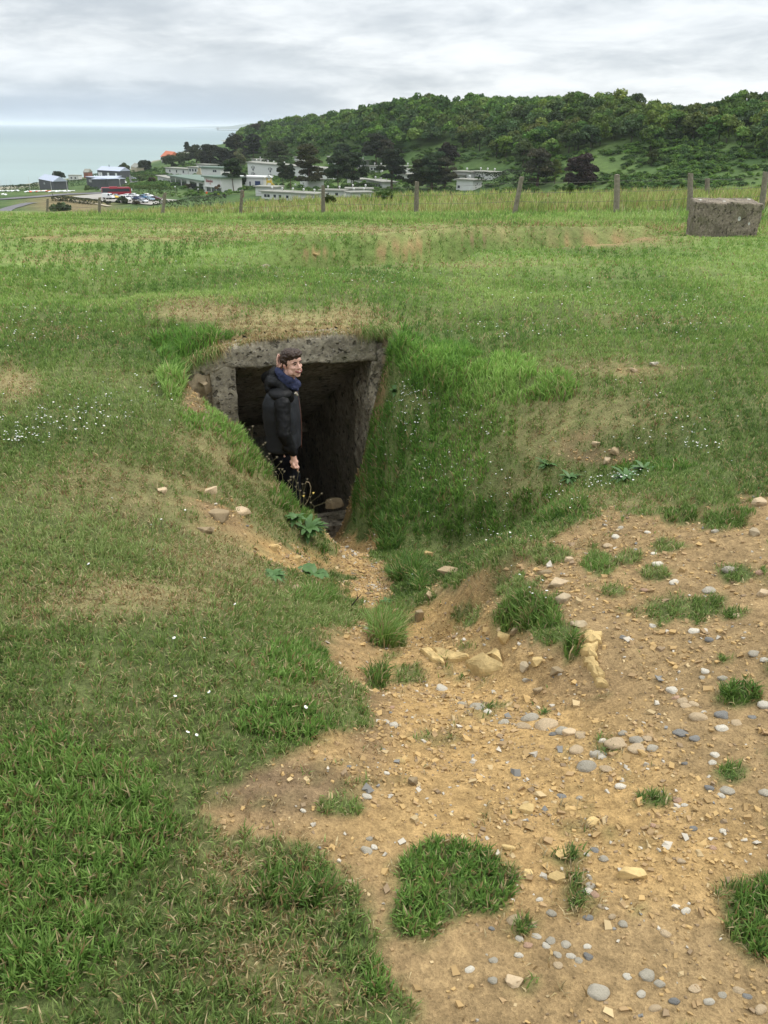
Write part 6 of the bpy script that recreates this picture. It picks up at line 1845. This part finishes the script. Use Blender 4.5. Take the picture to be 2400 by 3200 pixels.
def text_mesh(txt, size, mat, parent, loc, name='lettering', ext=.03, shear=0.0, sx=1.0):
    cu = bpy.data.curves.new(name, 'FONT'); cu.body = txt; cu.size = size; cu.extrude = ext; cu.shear = shear; cu.resolution_u = 3
    tmp = bpy.data.objects.new(name, cu); COL.objects.link(tmp); bpy.context.view_layer.update()
    me = bpy.data.meshes.new_from_object(tmp.evaluated_get(bpy.context.evaluated_depsgraph_get()))
    bpy.data.objects.remove(tmp)
    me.materials.clear(); me.materials.append(MATS[mat]); o = bpy.data.objects.new(name, me); COL.objects.link(o)
    o.parent = parent; o.location = loc; o.rotation_euler = (math.pi / 2, 0, 0); o.scale = (sx, 1, 1); return o


def village():
    ribbon('road', [zA(-60, 572), zA(150, 556), zA(350, 542), (*zA(520, 530),), zA(620, 524), zA(665, 528)], 9, 'asphalt')
    ribbon('car_park', [zA(600, 540), zA(760, 568), zA(900, 580), zA(1060, 588), zA(1095, 590)], 17, 'pale_gravel_surface', .45)
    ribbon('lane', [zA(-20, 690), zA(20, 645), zA(70, 618), zA(130, 604), zA(210, 590)], 5, 'asphalt', .2, tmin=150)
    ribbon('footpath', [zA(345, 560), zA(430, 575), zA(520, 585), zA(620, 598), zA(715, 615)], 1.6, 'sand', .3)
    ribbon('club_drive', [zB(-60, 520), zB(40, 512), zB(160, 500), zB(210, 492)], 6, 'asphalt', .3)
    ribbon('shop_yard', [z1(560, 590), z1(700, 560), z1(860, 520), z1(960, 480)], 7, 'asphalt', .3)

    # white three-storey block
    L, Rr = z3(142, 410), z3(1500, 470)
    t, w = block_between('holiday_block', L, Rr, 7.6, 9, 'long white apartment block with windows and recessed balconies', 'apartment block', over=.7, rth=.45)
    for bay in (.03, .27, .50, .74, .93):
        x = w * bay
        for z in (1.2, 4.4):
            if bay < .9:
                window(t, x + 2.0, x + 3.0, z + .3, z + 1.7); window(t, x + 5.6, x + 6.6, z + .3, z + 1.7)
                m = MB(); m.box(x + 3.5, -.09, z - .6, x + 5.1, -.01, z + 1.9); o = m.build('balcony_shade_panel', 'grey_render', t)  # flat panel on the wall; its grey stands in for a recess's shade
                m = MB(); m.box(x + 3.5, -.16, z - .6, x + 5.1, -.10, z + .4); m.build('railing', 'slate_cladding', o)
    vents(t, [(w * f, 4) for f in (.04, .1, .2, .28, .42, .6)], 8.0)
    # club house with the low green roof
    t, w = block_between('club_house', z2(292, 540), z2(890, 660), 4.3, 13, 'club house with a low green roof, glazed bays and a red lettered end wall', 'club house', roof='green_roof', over=1.3, rth=.5, hR=6.0)
    for i, (a, b) in enumerate([(.02, .17), (.20, .35), (.38, .52), (.62, .80), (.86, .97)]):
        window(t, w * a, w * b, 1.6, 3.9 + i * .25, frame='slate_cladding')
    a = foot(*z2(890, 660), 60); b = foot(*z2(1190, 665), 60)
    t2, w2 = block_between('lettered_wall', z2(890, 662), z2(1185, 665), 6.0, 10, 'white end wing of the club house with red script lettering', 'building', roof='green_roof', over=.9, rth=.5)
    text_mesh('Belambra', 1.75, 'red_paint', t2, (w2 * .10, -.07, 4.0), shear=.25, sx=.82)
    text_mesh('clubs', .6, 'red_paint', t2, (w2 * .30, -.07, 3.3), shear=.25)
    for i in range(3): window(t2, w2 * (.12 + i * .29), w2 * (.36 + i * .29), .3, 2.1, frame='white_paint')
    m = MB(); m.box(w2 * .03, -1.2, 2.3, w2 * .98, -.05, 2.5); m.build('canopy', 'white_render', t2)
    t, w = block_between('glazed_wing', z2(1190, 640), z2(1500, 630), 5.2, 10, 'low club wing with a blue-framed glass front and white flat roof', 'building', roof='white_render', over=1.0, rth=.4)
    for i in range(4): window(t, w * (.04 + i * .24), w * (.25 + i * .24), 1.5, 4.7, frame='blue_door', mat='dark_glass')
    m = MB(); m.box(0, -.12, 0, w, -.01, 1.2); m.build('plinth', 'brick_red', t)
    t, w = block_between('garage_wing', z3(-20, 592), z3(412, 590), 4.4, 9, 'flat roofed white service wing with a dark blue door', 'building', roof='white_render', over=.5, rth=.6)
    window(t, w * .66, w * .87, .05, 3.1, 'blue_door', 'door', frame='blue_door'); window(t, w * .43, w * .50, .05, 2.9)
    t, w = block_between('upper_club_wing', z2(840, 500), z2(1170, 500), 7.2, 8, 'white upper storey with a pale green roof behind the club house', 'building', roof='green_roof', over=.8, rth=.6)
    window(t, w * .60, w * .80, 5.3, 6.5)
    t, w = block_between('side_wing', z2(78, 500), z2(290, 510), 3.6, 7, 'small white wing at the left end of the club house', 'building', over=1.0)
    for (l, r, h, lab) in ((z2(215, 380), z2(600, 385), 4.6, 'grey flat roofed building behind the club house'), (z2(610, 385), z2(765, 380), 5.0, 'little white building with dark windows behind the club roof'), (z2(750, 330), z2(970, 325), 5.0, 'pale bungalow half hidden by pines behind the club')):
        t, w = block_between('annexe', l, r, h, 7, lab, 'building', over=.8, roof='roof_felt')
        for f in (.2, .5, .8): window(t, w * f - .7, w * f + .7, h - 2.4, h - .8)
    p = foot(*z2(800, 480), 60); t = thing('chimney_stack', p, 0, 'stepped cream chimney stack rising beside the green roofs', 'chimney')
    m = MB(); m.prism([(-1.8, -1), (1.8, -1), (1.6, 3.4), (.7, 4.2), (.7, 7.0), (-.6, 7.0), (-.6, 5.2), (-1.5, 4.6)], 0, 1.6); m.build('stack', 'sand', t)
    m = MB(); m.box(-.8, -.2, 7.0, .9, 1.8, 7.4); m.build('cap', 'white_render', t)
    # front bungalows with long roofs, cut off by the brow
    bungalow(z3(272, 728), z3(620, 735), 'white bungalow end with a drooping flat roof beneath the yellow climbing frame', 3.6, 6, (.6,), v=0)
    bungalow(z3(372, 778), z3(1290, 850), 'long curved-looking flat roofed bungalow row just behind the meadow', 3.2, 7, (.08, .14, .26, .36, .5), v=5)
    bungalow(z3(1390, 768), z3(1790, 775), 'low flat roof behind the meadow, right of a fence post', 3.0, 6, (.3, .7), v=2)
    bungalow(z4(120, 494), z4(415, 489), 'white bungalow nearest the meadow with a wide flat roof', 3.0, 6, (.45, .52), v=2)
    bungalow(z4(180, 530), z4(412, 524), 'low roof just showing over the meadow below the wide flat roof', 2.6, 5, (.5,), v=2)
    bungalow(z4(348, 378), z4(535, 392), 'white bungalow behind a clipped hedge in the middle of the village', 3.0, 6, (.25, .5, .68), v=3)
    bungalow(z4(382, 212), z4(530, 214), 'upper white bungalow with three windows at the foot of the slope', 3.0, 6, (.2, .45, .7), v=2)
    bungalow(z4(246, 180), z4(308, 178), 'tiny bungalow end highest among the dark pines', 4.4, 6, (.4,), v=1)
    bungalow(z4(250, 262), z4(322, 258), 'bungalow end halfway up between two dark pines', 4.0, 6, (.5,), v=1)
    bungalow(z4(130, 352), z4(260, 360), 'white bungalow wall behind the forked pine', 3.0, 6, (.7,), v=1)
    bungalow(z4(765, 262), z4(880, 262), 'white bungalow left of the thick pines', 3.4, 6, (.3, .7), v=1)
    bungalow(z4(700, 320), z4(800, 325), 'partly hidden bungalow below the one left of the thick pines', 3.4, 6, (.5,), v=1)
    bungalow(z4(752, 200), z4(805, 200), 'small distant roof at the top of the village right of the pines', 2.4, 5, (.5,), v=1)
    bungalow(z4(1362, 318), z4(1545, 325), 'white bungalow right of the thick pines with one big dark window', 4.2, 6, (.72,), v=1)
    bungalow(z4(1350, 322), z4(1470, 328), 'lower white bungalow front overlapping the one with the big window', 2.9, 2, (.3, .5), v=0)
    bungalow(z4(1385, 425), z4(1575, 425), 'white bungalow wall nearest the meadow right of the thick pines', 4.6, 6, (.15,), v=1)
    bungalow(z4(1560, 300), z4(1800, 300), 'last bungalow roof at the right, behind the dark hedge', 3.6, 6, (.4,), v=3)
    bungalow(z3(205, 200), z3(372, 200), 'flat roofed house highest behind the white block', 4.2, 6, (.3, .6), v=1)
    bungalow(z3(175, 240), z3(440, 245), 'stepped flat roof directly behind the white block', 4.0, 6, (.3, .6), v=3)
    bungalow(z3(945, 160), z3(1110, 165), 'stacked flat roofs between the two big cypresses, the upper one', 3.6, 6, (.3, .6), v=2)
    bungalow(z3(960, 205), z3(1105, 210), 'stacked flat roofs between the two big cypresses, the lower one', 3.0, 5, (.3, .6), v=0)
    bungalow(z3(1522, 205), z3(1592, 205), 'narrow white house peeping between the cypress and the dark pine', 5.2, 5, (), v=1)
    bungalow(z3(1040, 565), z3(1185, 600), 'white gable wall under the big layered cypress', 3.9, 7, (.4,), v=0)
    # shop and its neighbours
    t, w = block_between('surf_shop', z1(130, 590), z1(500, 600), 5.2, 9, 'slate-clad shop with white lettering along its front', 'shop', wall='slate_cladding', roof='zinc_roof', over=.25, rth=.25)
    text_mesh('EOLIA', 1.75, 'white_paint', t, (w * .12, -.07, 2.9)); text_mesh('Normandie - Shop', 1.1, 'white_paint', t, (w * .46, -.07, 2.9), sx=.78)
    for f in (.17, .29, .43): window(t, w * f, w * f + .9, .7, 2.3, frame='slate_cladding')
    t2, w2 = block_between('shop_wing', z1(502, 598), z1(735, 560), 4.8, 8, 'grey wing of the shop with a dark doorway and porch roof', 'building', wall='slate_cladding', roof='zinc_roof', over=.2, rth=.2)
    window(t2, .3, 2.6, .05, 2.6, name='door', frame='slate_cladding'); m = MB(); m.box(-.4, -1.5, 3.0, 3.2, 0, 3.2); m.build('porch_roof', 'zinc_roof', t2)
    t, w = block_between('slate_house', z1(318, 455), z1(705, 450), 6.0, 8, 'dark slate house with three white shutters and a pale metal roof', 'house', wall='slate_cladding', roof=None)
    m = MB(); m.prism([(-.4, 5.9), (4.2, 8.1), (8.4, 5.9)], -.3, w + .3, 'x'); m.build('roof', 'zinc_roof', t)
    for f, ww in ((.03, 1.7), (.125, 1.7), (.43, 1.9), (.78, 1.8)): window(t, w * f, w * f + ww, 1.9, 4.6, 'white_paint', 'shutter')
    m = MB(); m.tube([(w * .33, 4, 7.8), (w * .33, 4, 9.2)], .2, 7); m.build('flue', 'slate_cladding', t)
    t, w = block_between('grey_shed', zA(260, 503), zA(352, 503), 5.4, 7, 'grey boarded shed with a pale blue metal roof near the masts', 'shed', wall='slate_cladding', roof=None)
    m = MB(); m.prism([(-.3, 5.3), (3.5, 7.6), (7.3, 5.3)], -.3, w + .3, 'x'); m.build('roof', 'zinc_roof', t); window(t, w * .32, w * .42, 3.2, 3.8)
    t, w = block_between('mobile_home', zA(447, 445), zA(510, 442), 3.2, 4, 'white mobile home by the beach behind the shed', 'mobile home', over=.2, rth=.3)
    for f in (.2, .6): window(t, w * f, w * f + 1.4, 1.2, 2.3)
    t, w = block_between('red_cottage', z2(140, 152), z2(282, 154), 4.6, 9, 'cottage with a bright red tiled roof above the sea', 'cottage', roof=None)
    m = MB(); m.prism([(-.8, 4.4), (4.5, 9.0), (9.8, 4.4)], -.8, w + .8, 'x'); m.build('roof', 'red_tile', t)
    for f in (.15, .6): window(t, w * f, w * f + 2.2, 1.2, 3.4)
    t, w = block_between('tan_hut', z1(890, 325), z1(985, 330), 4.2, 6, 'tan building end left of the dense dark round tree', 'hut', wall='sand', roof=None)
    m = MB(); m.prism([(-.3, 4.1), (3, 6.6), (6.3, 4.1)], -.3, w + .3, 'x'); m.build('roof', 'roof_felt', t)
    t, w = block_between('brick_hut', z1(70, 425), z1(150, 425), 3.8, 6, 'small brown hut at the top of the beach left of the slate house', 'hut', wall='brick_red', roof=None)
    m = MB(); m.prism([(-.3, 3.7), (3, 5.8), (6.3, 3.7)], -.3, w + .3, 'x'); m.build('roof', 'roof_felt', t)

    # yellow climbing frame
    p = foot(*z3(505, 590), 60); k = mpp(p); t = thing('play_frame', (p.x, p.y, p.z), 0, 'yellow climbing frame with a pale roof beside the white block', 'climbing frame')
    for x in (-.9, .9):
        for y in (0, 1.8):
            m = MB(); m.tube([(x * 1.5, y, 0), (x, y, 2.2), (x, y, 4.2)], .13, 6); m.build('leg', 'yellow_paint', t)
    m = MB(); m.box(-1.1, -.1, 2.0, 1.1, 1.9, 3.0); m.build('platform', 'yellow_paint', t); m = MB(); m.prism([(-1.5, 4.1), (0, 5.2), (1.5, 4.1)], -.3, 2.1); m.build('roof', 'white_render', t)
    m = MB(); m.prism([(.9, 2.0), (1.3, 2.0), (3.6, 0), (3.2, 0)], .2, .9); m.build('slide', 'yellow_paint', t)
    # banner panels, sign board, red canopies
    def board(px, py, w, h, mat, label, name='sign', leg=.4, cat='sign'):
        p = foot(px, py, 60); k = mpp(p); w, h = w * k, h * k
        t = thing(name, p, 0, label, cat); m = MB(); m.box(-w / 2, -.05, leg, w / 2, .08, leg + h); m.build('panel', mat, t)
        for s in (-1, 1): m = MB(); m.tube([(s * w * .42, .15, -.2), (s * w * .42, .15, leg + h * .9)], .05, 6); m.build('post', 'wire_metal', t)
    board(*z1(880, 510), 3.6, 14, 'grey_render', 'tall pale purple-grey panel standing by the shop yard', 'panel_sign'); board(*z3(958, 565), 3.6, 3.5, 'white_paint', 'small white notice board on the lawn by the layered cypress', 'notice_board')
    board(*z2(430, 498), 6.5, 6, 'red_canvas', 'crimson banner at the front of the club house', 'banner', .3); board(*z2(920, 700), 4, 4.5, 'orange_paint', 'orange-red board at the foot of the lettered wall', 'notice_board', .1)
    board(*z2(1540, 760), 6.5, 13, 'brick_red', 'dull red gate post panel on the lawn right of the glazed wing', 'gate_panel', .1)
    # lamp posts
    for i, (q, h, lab) in enumerate([(z1(700, 600), 17, 'white lamp post in front of the shop wing'), (zA(1140, 548), 19, 'slim grey lamp post beside the tall hedge'), (zA(440, 527), 27, 'pale tall pole beside the road left of the shop'), (z1(425, 700), 4, 'short marker post at the end of the car park'), (z2(650, 650), 7, 'short garden lamp with a white globe by the club steps')]):
        p = foot(*q, 60); k = mpp(p); hh = h * k; t = thing('lamp_post', p, 0, lab, 'lamp post')
        m = MB(); m.tube([(0, 0, -.3), (0, 0, hh)], [.11, .07], 7); m.build('pole', 'white_render' if i in (0, 2) else 'wire_metal', t); m = MB(); m.ball((0, 0, hh + .1), (.34, .34, .2) if i < 2 else .16, 9, 6); m.build('lamp_head', 'white_paint', t)
    for i, (x, yb, yt) in enumerate([(15, 515, 450), (48, 512, 446), (78, 510, 448), (196, 508, 422), (255, 500, 428), (335, 512, 440), (362, 500, 395)]):
        p = foot(*zA(x, yb), 60); k = mpp(p); m = MB(); m.tube([(0, 0, -.3), (.05, 0, (yb - yt) / 3 * k)], [.09, .05], 6)
        o = m.build('mast', 'white_render'); o.location = p; props(o, 'slim bare mast standing by the row of dinghies near the beach', 'mast', 'bare masts by the dinghies')
    # dinghies
    g = random.Random(5)
    hull = None
    rows = [(x, 517 + (x > 360) * 5 + g.uniform(-2, 2)) for x in range(5, 130, 16)] + [(x, 521 + g.uniform(-3, 3)) for x in range(170, 470, 14)] + [(20, 540), (38, 543)]
    for i, (x, y) in enumerate(rows):
        p = foot(*zA(x, y), 60)
        red = i in (10, 14, 18)
        if hull is None or red:
            m = MB(); secs = [(-2.1, .55, .35), (-1.2, .8, .5), (0, .85, .5), (1.2, .6, .52), (2.0, .12, .6)]
            vs = []
            for (xx, w, h) in secs: vs += [(xx, -w, h), (xx, -w * .6, .08), (xx, 0, 0), (xx, w * .6, .08), (xx, w, h), (xx, 0, h + .12)]
            fs = [(a * 6 + b, a * 6 + (b + 1) % 6, a * 6 + 6 + (b + 1) % 6, a * 6 + 6 + b) for a in range(4) for b in range(6)] + [(0, 1, 2, 3, 4, 5), (29, 28, 27, 26, 25, 24)]
            m.add(vs, fs); o = m.build('dinghy', 'orange_paint' if red else 'white_paint', smooth=False)
            if not red: hull = o.data
        else: o = bpy.data.objects.new('dinghy', hull); COL.objects.link(o)
        o.location = (p.x, p.y, p.z + .25); o.rotation_euler = (0, 0, g.uniform(.6, 2.2)); o.scale = (.8, .8, .8)
        props(o, 'orange-red dinghy hull on the grass by the road' if red else 'small white dinghy lying in the row on the grass by the road', 'dinghy', 'orange dinghies by the road' if red else 'white dinghies in a row by the road')

    # vehicles
    def loft_car(name, L, Wd, Ht, paint, label, pos, rz, van=False, cat='car'):
        t = thing(name, pos, rz, label, cat); h0 = .28
        prof = [(-.5, .30), (-.5, .62), (-.47, .70), (-.38, .98), (-.05, 1.0), (.16, .72), (.44, .60), (.5, .42), (.49, .28)] if van else [(-.5, .28), (-.5, .58), (-.46, .68), (-.30, .97), (.02, 1.0), (.20, .68), (.44, .58), (.5, .40), (.49, .26)]
        if van == 2: prof = [(-.5, .25), (-.5, .98), (.22, 1.0), (.34, .62), (.48, .52), (.5, .25)]
        m = MB(); pr = [(a * L, b * Ht) for a, b in prof]
        n = len(pr); vs = []
        for y, k in ((-Wd / 2, .0), (-Wd / 2 + .12, 1), (Wd / 2 - .12, 1), (Wd / 2, 0)):
            vs += [(a * (1 if k or b < Ht * .65 else .93), y * (1 if b < Ht * .7 or k else 1) * (.84 if b > Ht * .8 else 1), b - (0 if k else .03)) for a, b in pr]
        fs = [(r * n + i, r * n + (i + 1) % n, (r + 1) * n + (i + 1) % n, (r + 1) * n + i) for r in range(3) for i in range(n)] + [tuple(range(n))[::-1], tuple(range(3 * n, 4 * n))]
        m.add(vs, fs); m.build('body', paint, t, smooth=False, bevel=.05)
        for s in (-1, 1):
            m = MB(); zt = Ht * .93
            if van == 2: q = [(.10 * L, Ht * .62), (.30 * L, Ht * .62), (.22 * L, zt), (.10 * L, zt)]
            else: q = [(-.40 * L, Ht * .70), (.15 * L, Ht * .70), (.02 * L, zt), (-.30 * L, zt)]
            m.prism(q, s * Wd / 2 * .93, s * (Wd / 2 + .015)); m.build('side_window', 'dark_glass', t)
            for x in (-.30, .30): m = MB(); m.tube([(x * L, s * (Wd / 2 - .2), .33), (x * L, s * (Wd / 2 + .02), .33)], .33, 12); m.build('wheel', 'tyre_rubber', t)
        m = MB(); x = (.27 if van == 2 else .115) * L; m.prism([(x - .04 * L, zt), (x + .07 * L, Ht * .68), (x + .085 * L, Ht * .69), (x - .025 * L, zt + .02)], -Wd * .38, Wd * .38); m.build('windscreen', 'dark_glass', t)
        if van != 2: m = MB(); m.prism([(-.46 * L, Ht * .72), (-.475 * L, Ht * .72), (-.385 * L, zt), (-.37 * L, zt)], -Wd * .36, Wd * .36); m.build('rear_window', 'dark_glass', t)
        for s in (-1, 1): m = MB(); m.box(.475 * L, s * Wd * .36 - .15, Ht * .42, .503 * L, s * Wd * .36 + .15, Ht * .50); m.build('headlight', 'silver_paint', t)
        return t
    CARS = [(z1(500, 808), 'white_paint', 2, -.4, 'white van parked in front of the coach'), (z1(575, 800), 'yellow_paint', 0, -.3, 'yellow car almost hidden right of the white van'), (z1(640, 790), 'silver_paint', 0, -.3, 'silver car close to the coach flank'),
            (z1(838, 788), 'white_paint', 0, -.4, 'white car at the front end of the coach'), (z1(950, 778), 'white_paint', 0, -.3, 'white car farthest back in the middle of the car park'), (z1(905, 822), 'silver_paint', 0, -.5, 'silver car between the white cars'), (z1(795, 845), 'white_paint', 2, -.7, 'white people carrier nearest the dark bush'),
            (z1(1020, 830), 'blue_paint', 0, -.6, 'dark navy car in the middle of the row'), (z1(1095, 872), 'silver_paint', 0, -.7, 'silver-blue car nearest the fence'), (z1(1118, 808), 'mid_blue_paint', 0, -.3, 'mid blue car parked behind the navy one'),
            (z1(1180, 782), 'white_paint', 0, -.3, 'white car behind the pale blue one'), (z1(1230, 836), 'light_blue_paint', 0, -1.0, 'pale blue rounded car at the right of the row'), (z1(1318, 832), 'maroon_paint', 0, -.2, 'dark maroon car last in the row'),
            (z1(755, 545), 'white_paint', 2, -.8, 'white van in the shop yard'), (z1(915, 460), 'silver_paint', 0, .2, 'silver car behind the tall panel'), (z2(222, 510), 'white_paint', 0, -.3, 'white car by the small club wing'), (z2(340, 500), 'light_blue_paint', 0, -.2, 'pale blue car at the club front'), (z2(385, 500), 'white_paint', 0, -.1, 'white car beside the pale blue one at the club front'),
            (z1(440, 672), 'silver_paint', 0, .1, 'grey car behind the rear of the coach')]
    for (q, paint, van, rz, lab) in CARS:
        p = foot(*q, 60); loft_car('parked_van' if van == 2 else 'parked_car', 5.0 if van == 2 else 4.2, 1.85, 2.1 if van == 2 else 1.5, paint, lab, (p.x, p.y, p.z + .5), rz, van, 'van' if van == 2 else 'car')
    # coach
    a = foot(*z1(400, 790), 60); b = foot(*z1(810, 765), 60); d = Vector((b.x - a.x, b.y - a.y, 0)); d = d.normalized(); w = 12.0
    rz = math.atan2(d.y, d.x); k = (a + b) / 2
    t = thing('coach', (a.x, a.y, k.z + .6), rz, 'dark red touring coach with black windows parked behind the cars', 'coach'); w = min(14, max(11, (b - a).length))
    m = MB(); m.prism([(0, .3), (w, .3), (w, 1.6), (w - .25, 3.3), (w - .5, 3.5), (.1, 3.5), (0, 3.2)], 0, 2.5); m.build('body', 'red_paint', t, bevel=.08)
    m = MB(); m.prism([(.3, 1.9), (w - .5, 1.9), (w - .65, 3.0), (.3, 3.0)], -.03, 0.02); m.build('side_windows', 'dark_glass', t)
    m = MB(); m.prism([(0.03, .5), (1.5, .5), (2.8, 3.3), (.05, 3.3)], -.02, 0.015); m.build('dark_rear_panel', 'slate_cladding', t)
    m = MB(); m.prism([(w + .01, 1.5), (w + .05, 1.5), (w - .2, 3.2), (w - .25, 3.2)], .15, 2.35); m.build('windscreen', 'dark_glass', t)
    m = MB(); m.box(w + .05, -.45, 2.2, w + .3, -.15, 3.0); m.build('mirror', 'white_paint', t)
    for x in (2.4, w - 2.6): m = MB(); m.tube([(x, -.02, .5), (x, .35, .5)], .5, 14); m.build('wheel', 'tyre_rubber', t)
    m = MB(); m.box(3, .5, 3.5, 6, 2, 3.75); m.build('roof_hatch', 'red_paint', t)
    # two people by the cars
    for i, (q, mat, lab) in enumerate([(z1(1440, 822), 'maroon_paint', 'distant person in dark red standing right of the parked cars'), (z1(1490, 828), 'slate_cladding', 'distant person in black and white at the end of the car park'), (zA(345, 560), 'slate_cladding', 'lone distant person walking on the road')]):
        p = foot(*q, 60); m = MB(); m.ball((0, 0, 1.62), (.09, .1, .12)); m.caps((0, 0, 1.5), (0, 0, 1.35), .06, .1); m.caps((0, -.12, 1.38), (0, .12, 1.38), .09, .09); m.caps((0, 0, 1.35), (0, 0, .95), .15, .15)
        for s in (-1, 1): m.caps((0, s * .09, .9), (.05 * s, s * .1, .08), .09, .05); m.caps((0, s * .19, 1.38), (.05, s * .24, .85), .05, .035); m.caps((.05 * s, s * .1, .05), (.05 * s + .15, s * .1, .04), .045, .04)
        o = m.build('person', mat, smooth=True); o.location = (p.x, p.y, p.z + .4); remesh(o, .03, 1); props(o, lab, 'person')


village()


def far_coast():
    for (x0, x1, yb, prof, d, lab) in [(455, 640, 277.2, [0, 4, 6, 9, 10, 12, 13, 14, 15, 16, 17], 12500, 0), (385, 520, 270.5, [0, 1.6, 2.2, 2.6, 3.0, 3.0, 3.2, 3.2, 3.0], 19000, 1)]:
        a = at_y(x0, yb, d); b = at_y(x1, yb, d); k = .463 * d / FPX * 1.09; n = 90; vs, fs = [], []
        for i in range(n + 1):
            t = i / n; x = a[0] + (b[0] - a[0]) * t
            h = np.interp(t * (len(prof) - 1), range(len(prof)), prof) * k + float(fbm(np.array([t * 24]), np.array([d * 1.0]), 4, 5)[0]) * 18 * min(1, t * 8) * (1 - .6 * lab)
            vs += [(x, d, SEA_Z - 2), (x, d + 150, SEA_Z + max(1, h) * .72), (x, d + 700, SEA_Z + max(1, h)), (x, d + 3000, SEA_Z - 5)]
        fs = [(i * 4 + j, i * 4 + 4 + j, i * 4 + 5 + j, i * 4 + 1 + j) for i in range(n) for j in range(3)]
        m = MB(); m.add(vs, fs); props(m.build('far_hills', 'dark_headland', smooth=True), kind='structure')
    a = at_y(468, 279.5, 8200); b = at_y(540, 282.5, 8200)
    m = MB(); m.box(a[0], 8200, SEA_Z - 2, b[0] + 200, 8215, SEA_Z + 6); m.box(a[0], 8196, SEA_Z, a[0] + 18, 8220, SEA_Z + 26)
    o = m.build('breakwater', 'grey_render'); props(o, 'thin distant harbour breakwater lying on the sea', 'breakwater')


plain('dark_headland', (.10, .12, .085), .95, .3, .002)
far_coast()


def haze():
    m = MB(); m.box(-62000, -400, SEA_Z - 12, 62000, 62500, 62)
    o = m.build('haze', 'grey_render'); mt = bpy.data.materials.new('haze_air'); mt.use_nodes = True; nt = mt.node_tree; nt.nodes.clear()
    v = nt.nodes.new('ShaderNodeVolumePrincipled'); v.inputs['Color'].default_value = (.86, .90, .95, 1); v.inputs['Density'].default_value = HAZE; v.inputs['Anisotropy'].default_value = 0.0
    out = nt.nodes.new('ShaderNodeOutputMaterial'); nt.links.new(v.outputs[0], out.inputs['Volume'])
    o.data.materials.clear(); o.data.materials.append(mt); props(o, 'thin pale sea haze in the air over the valley and coast', 'haze', kind='stuff')


HAZE = .7e-4
haze()
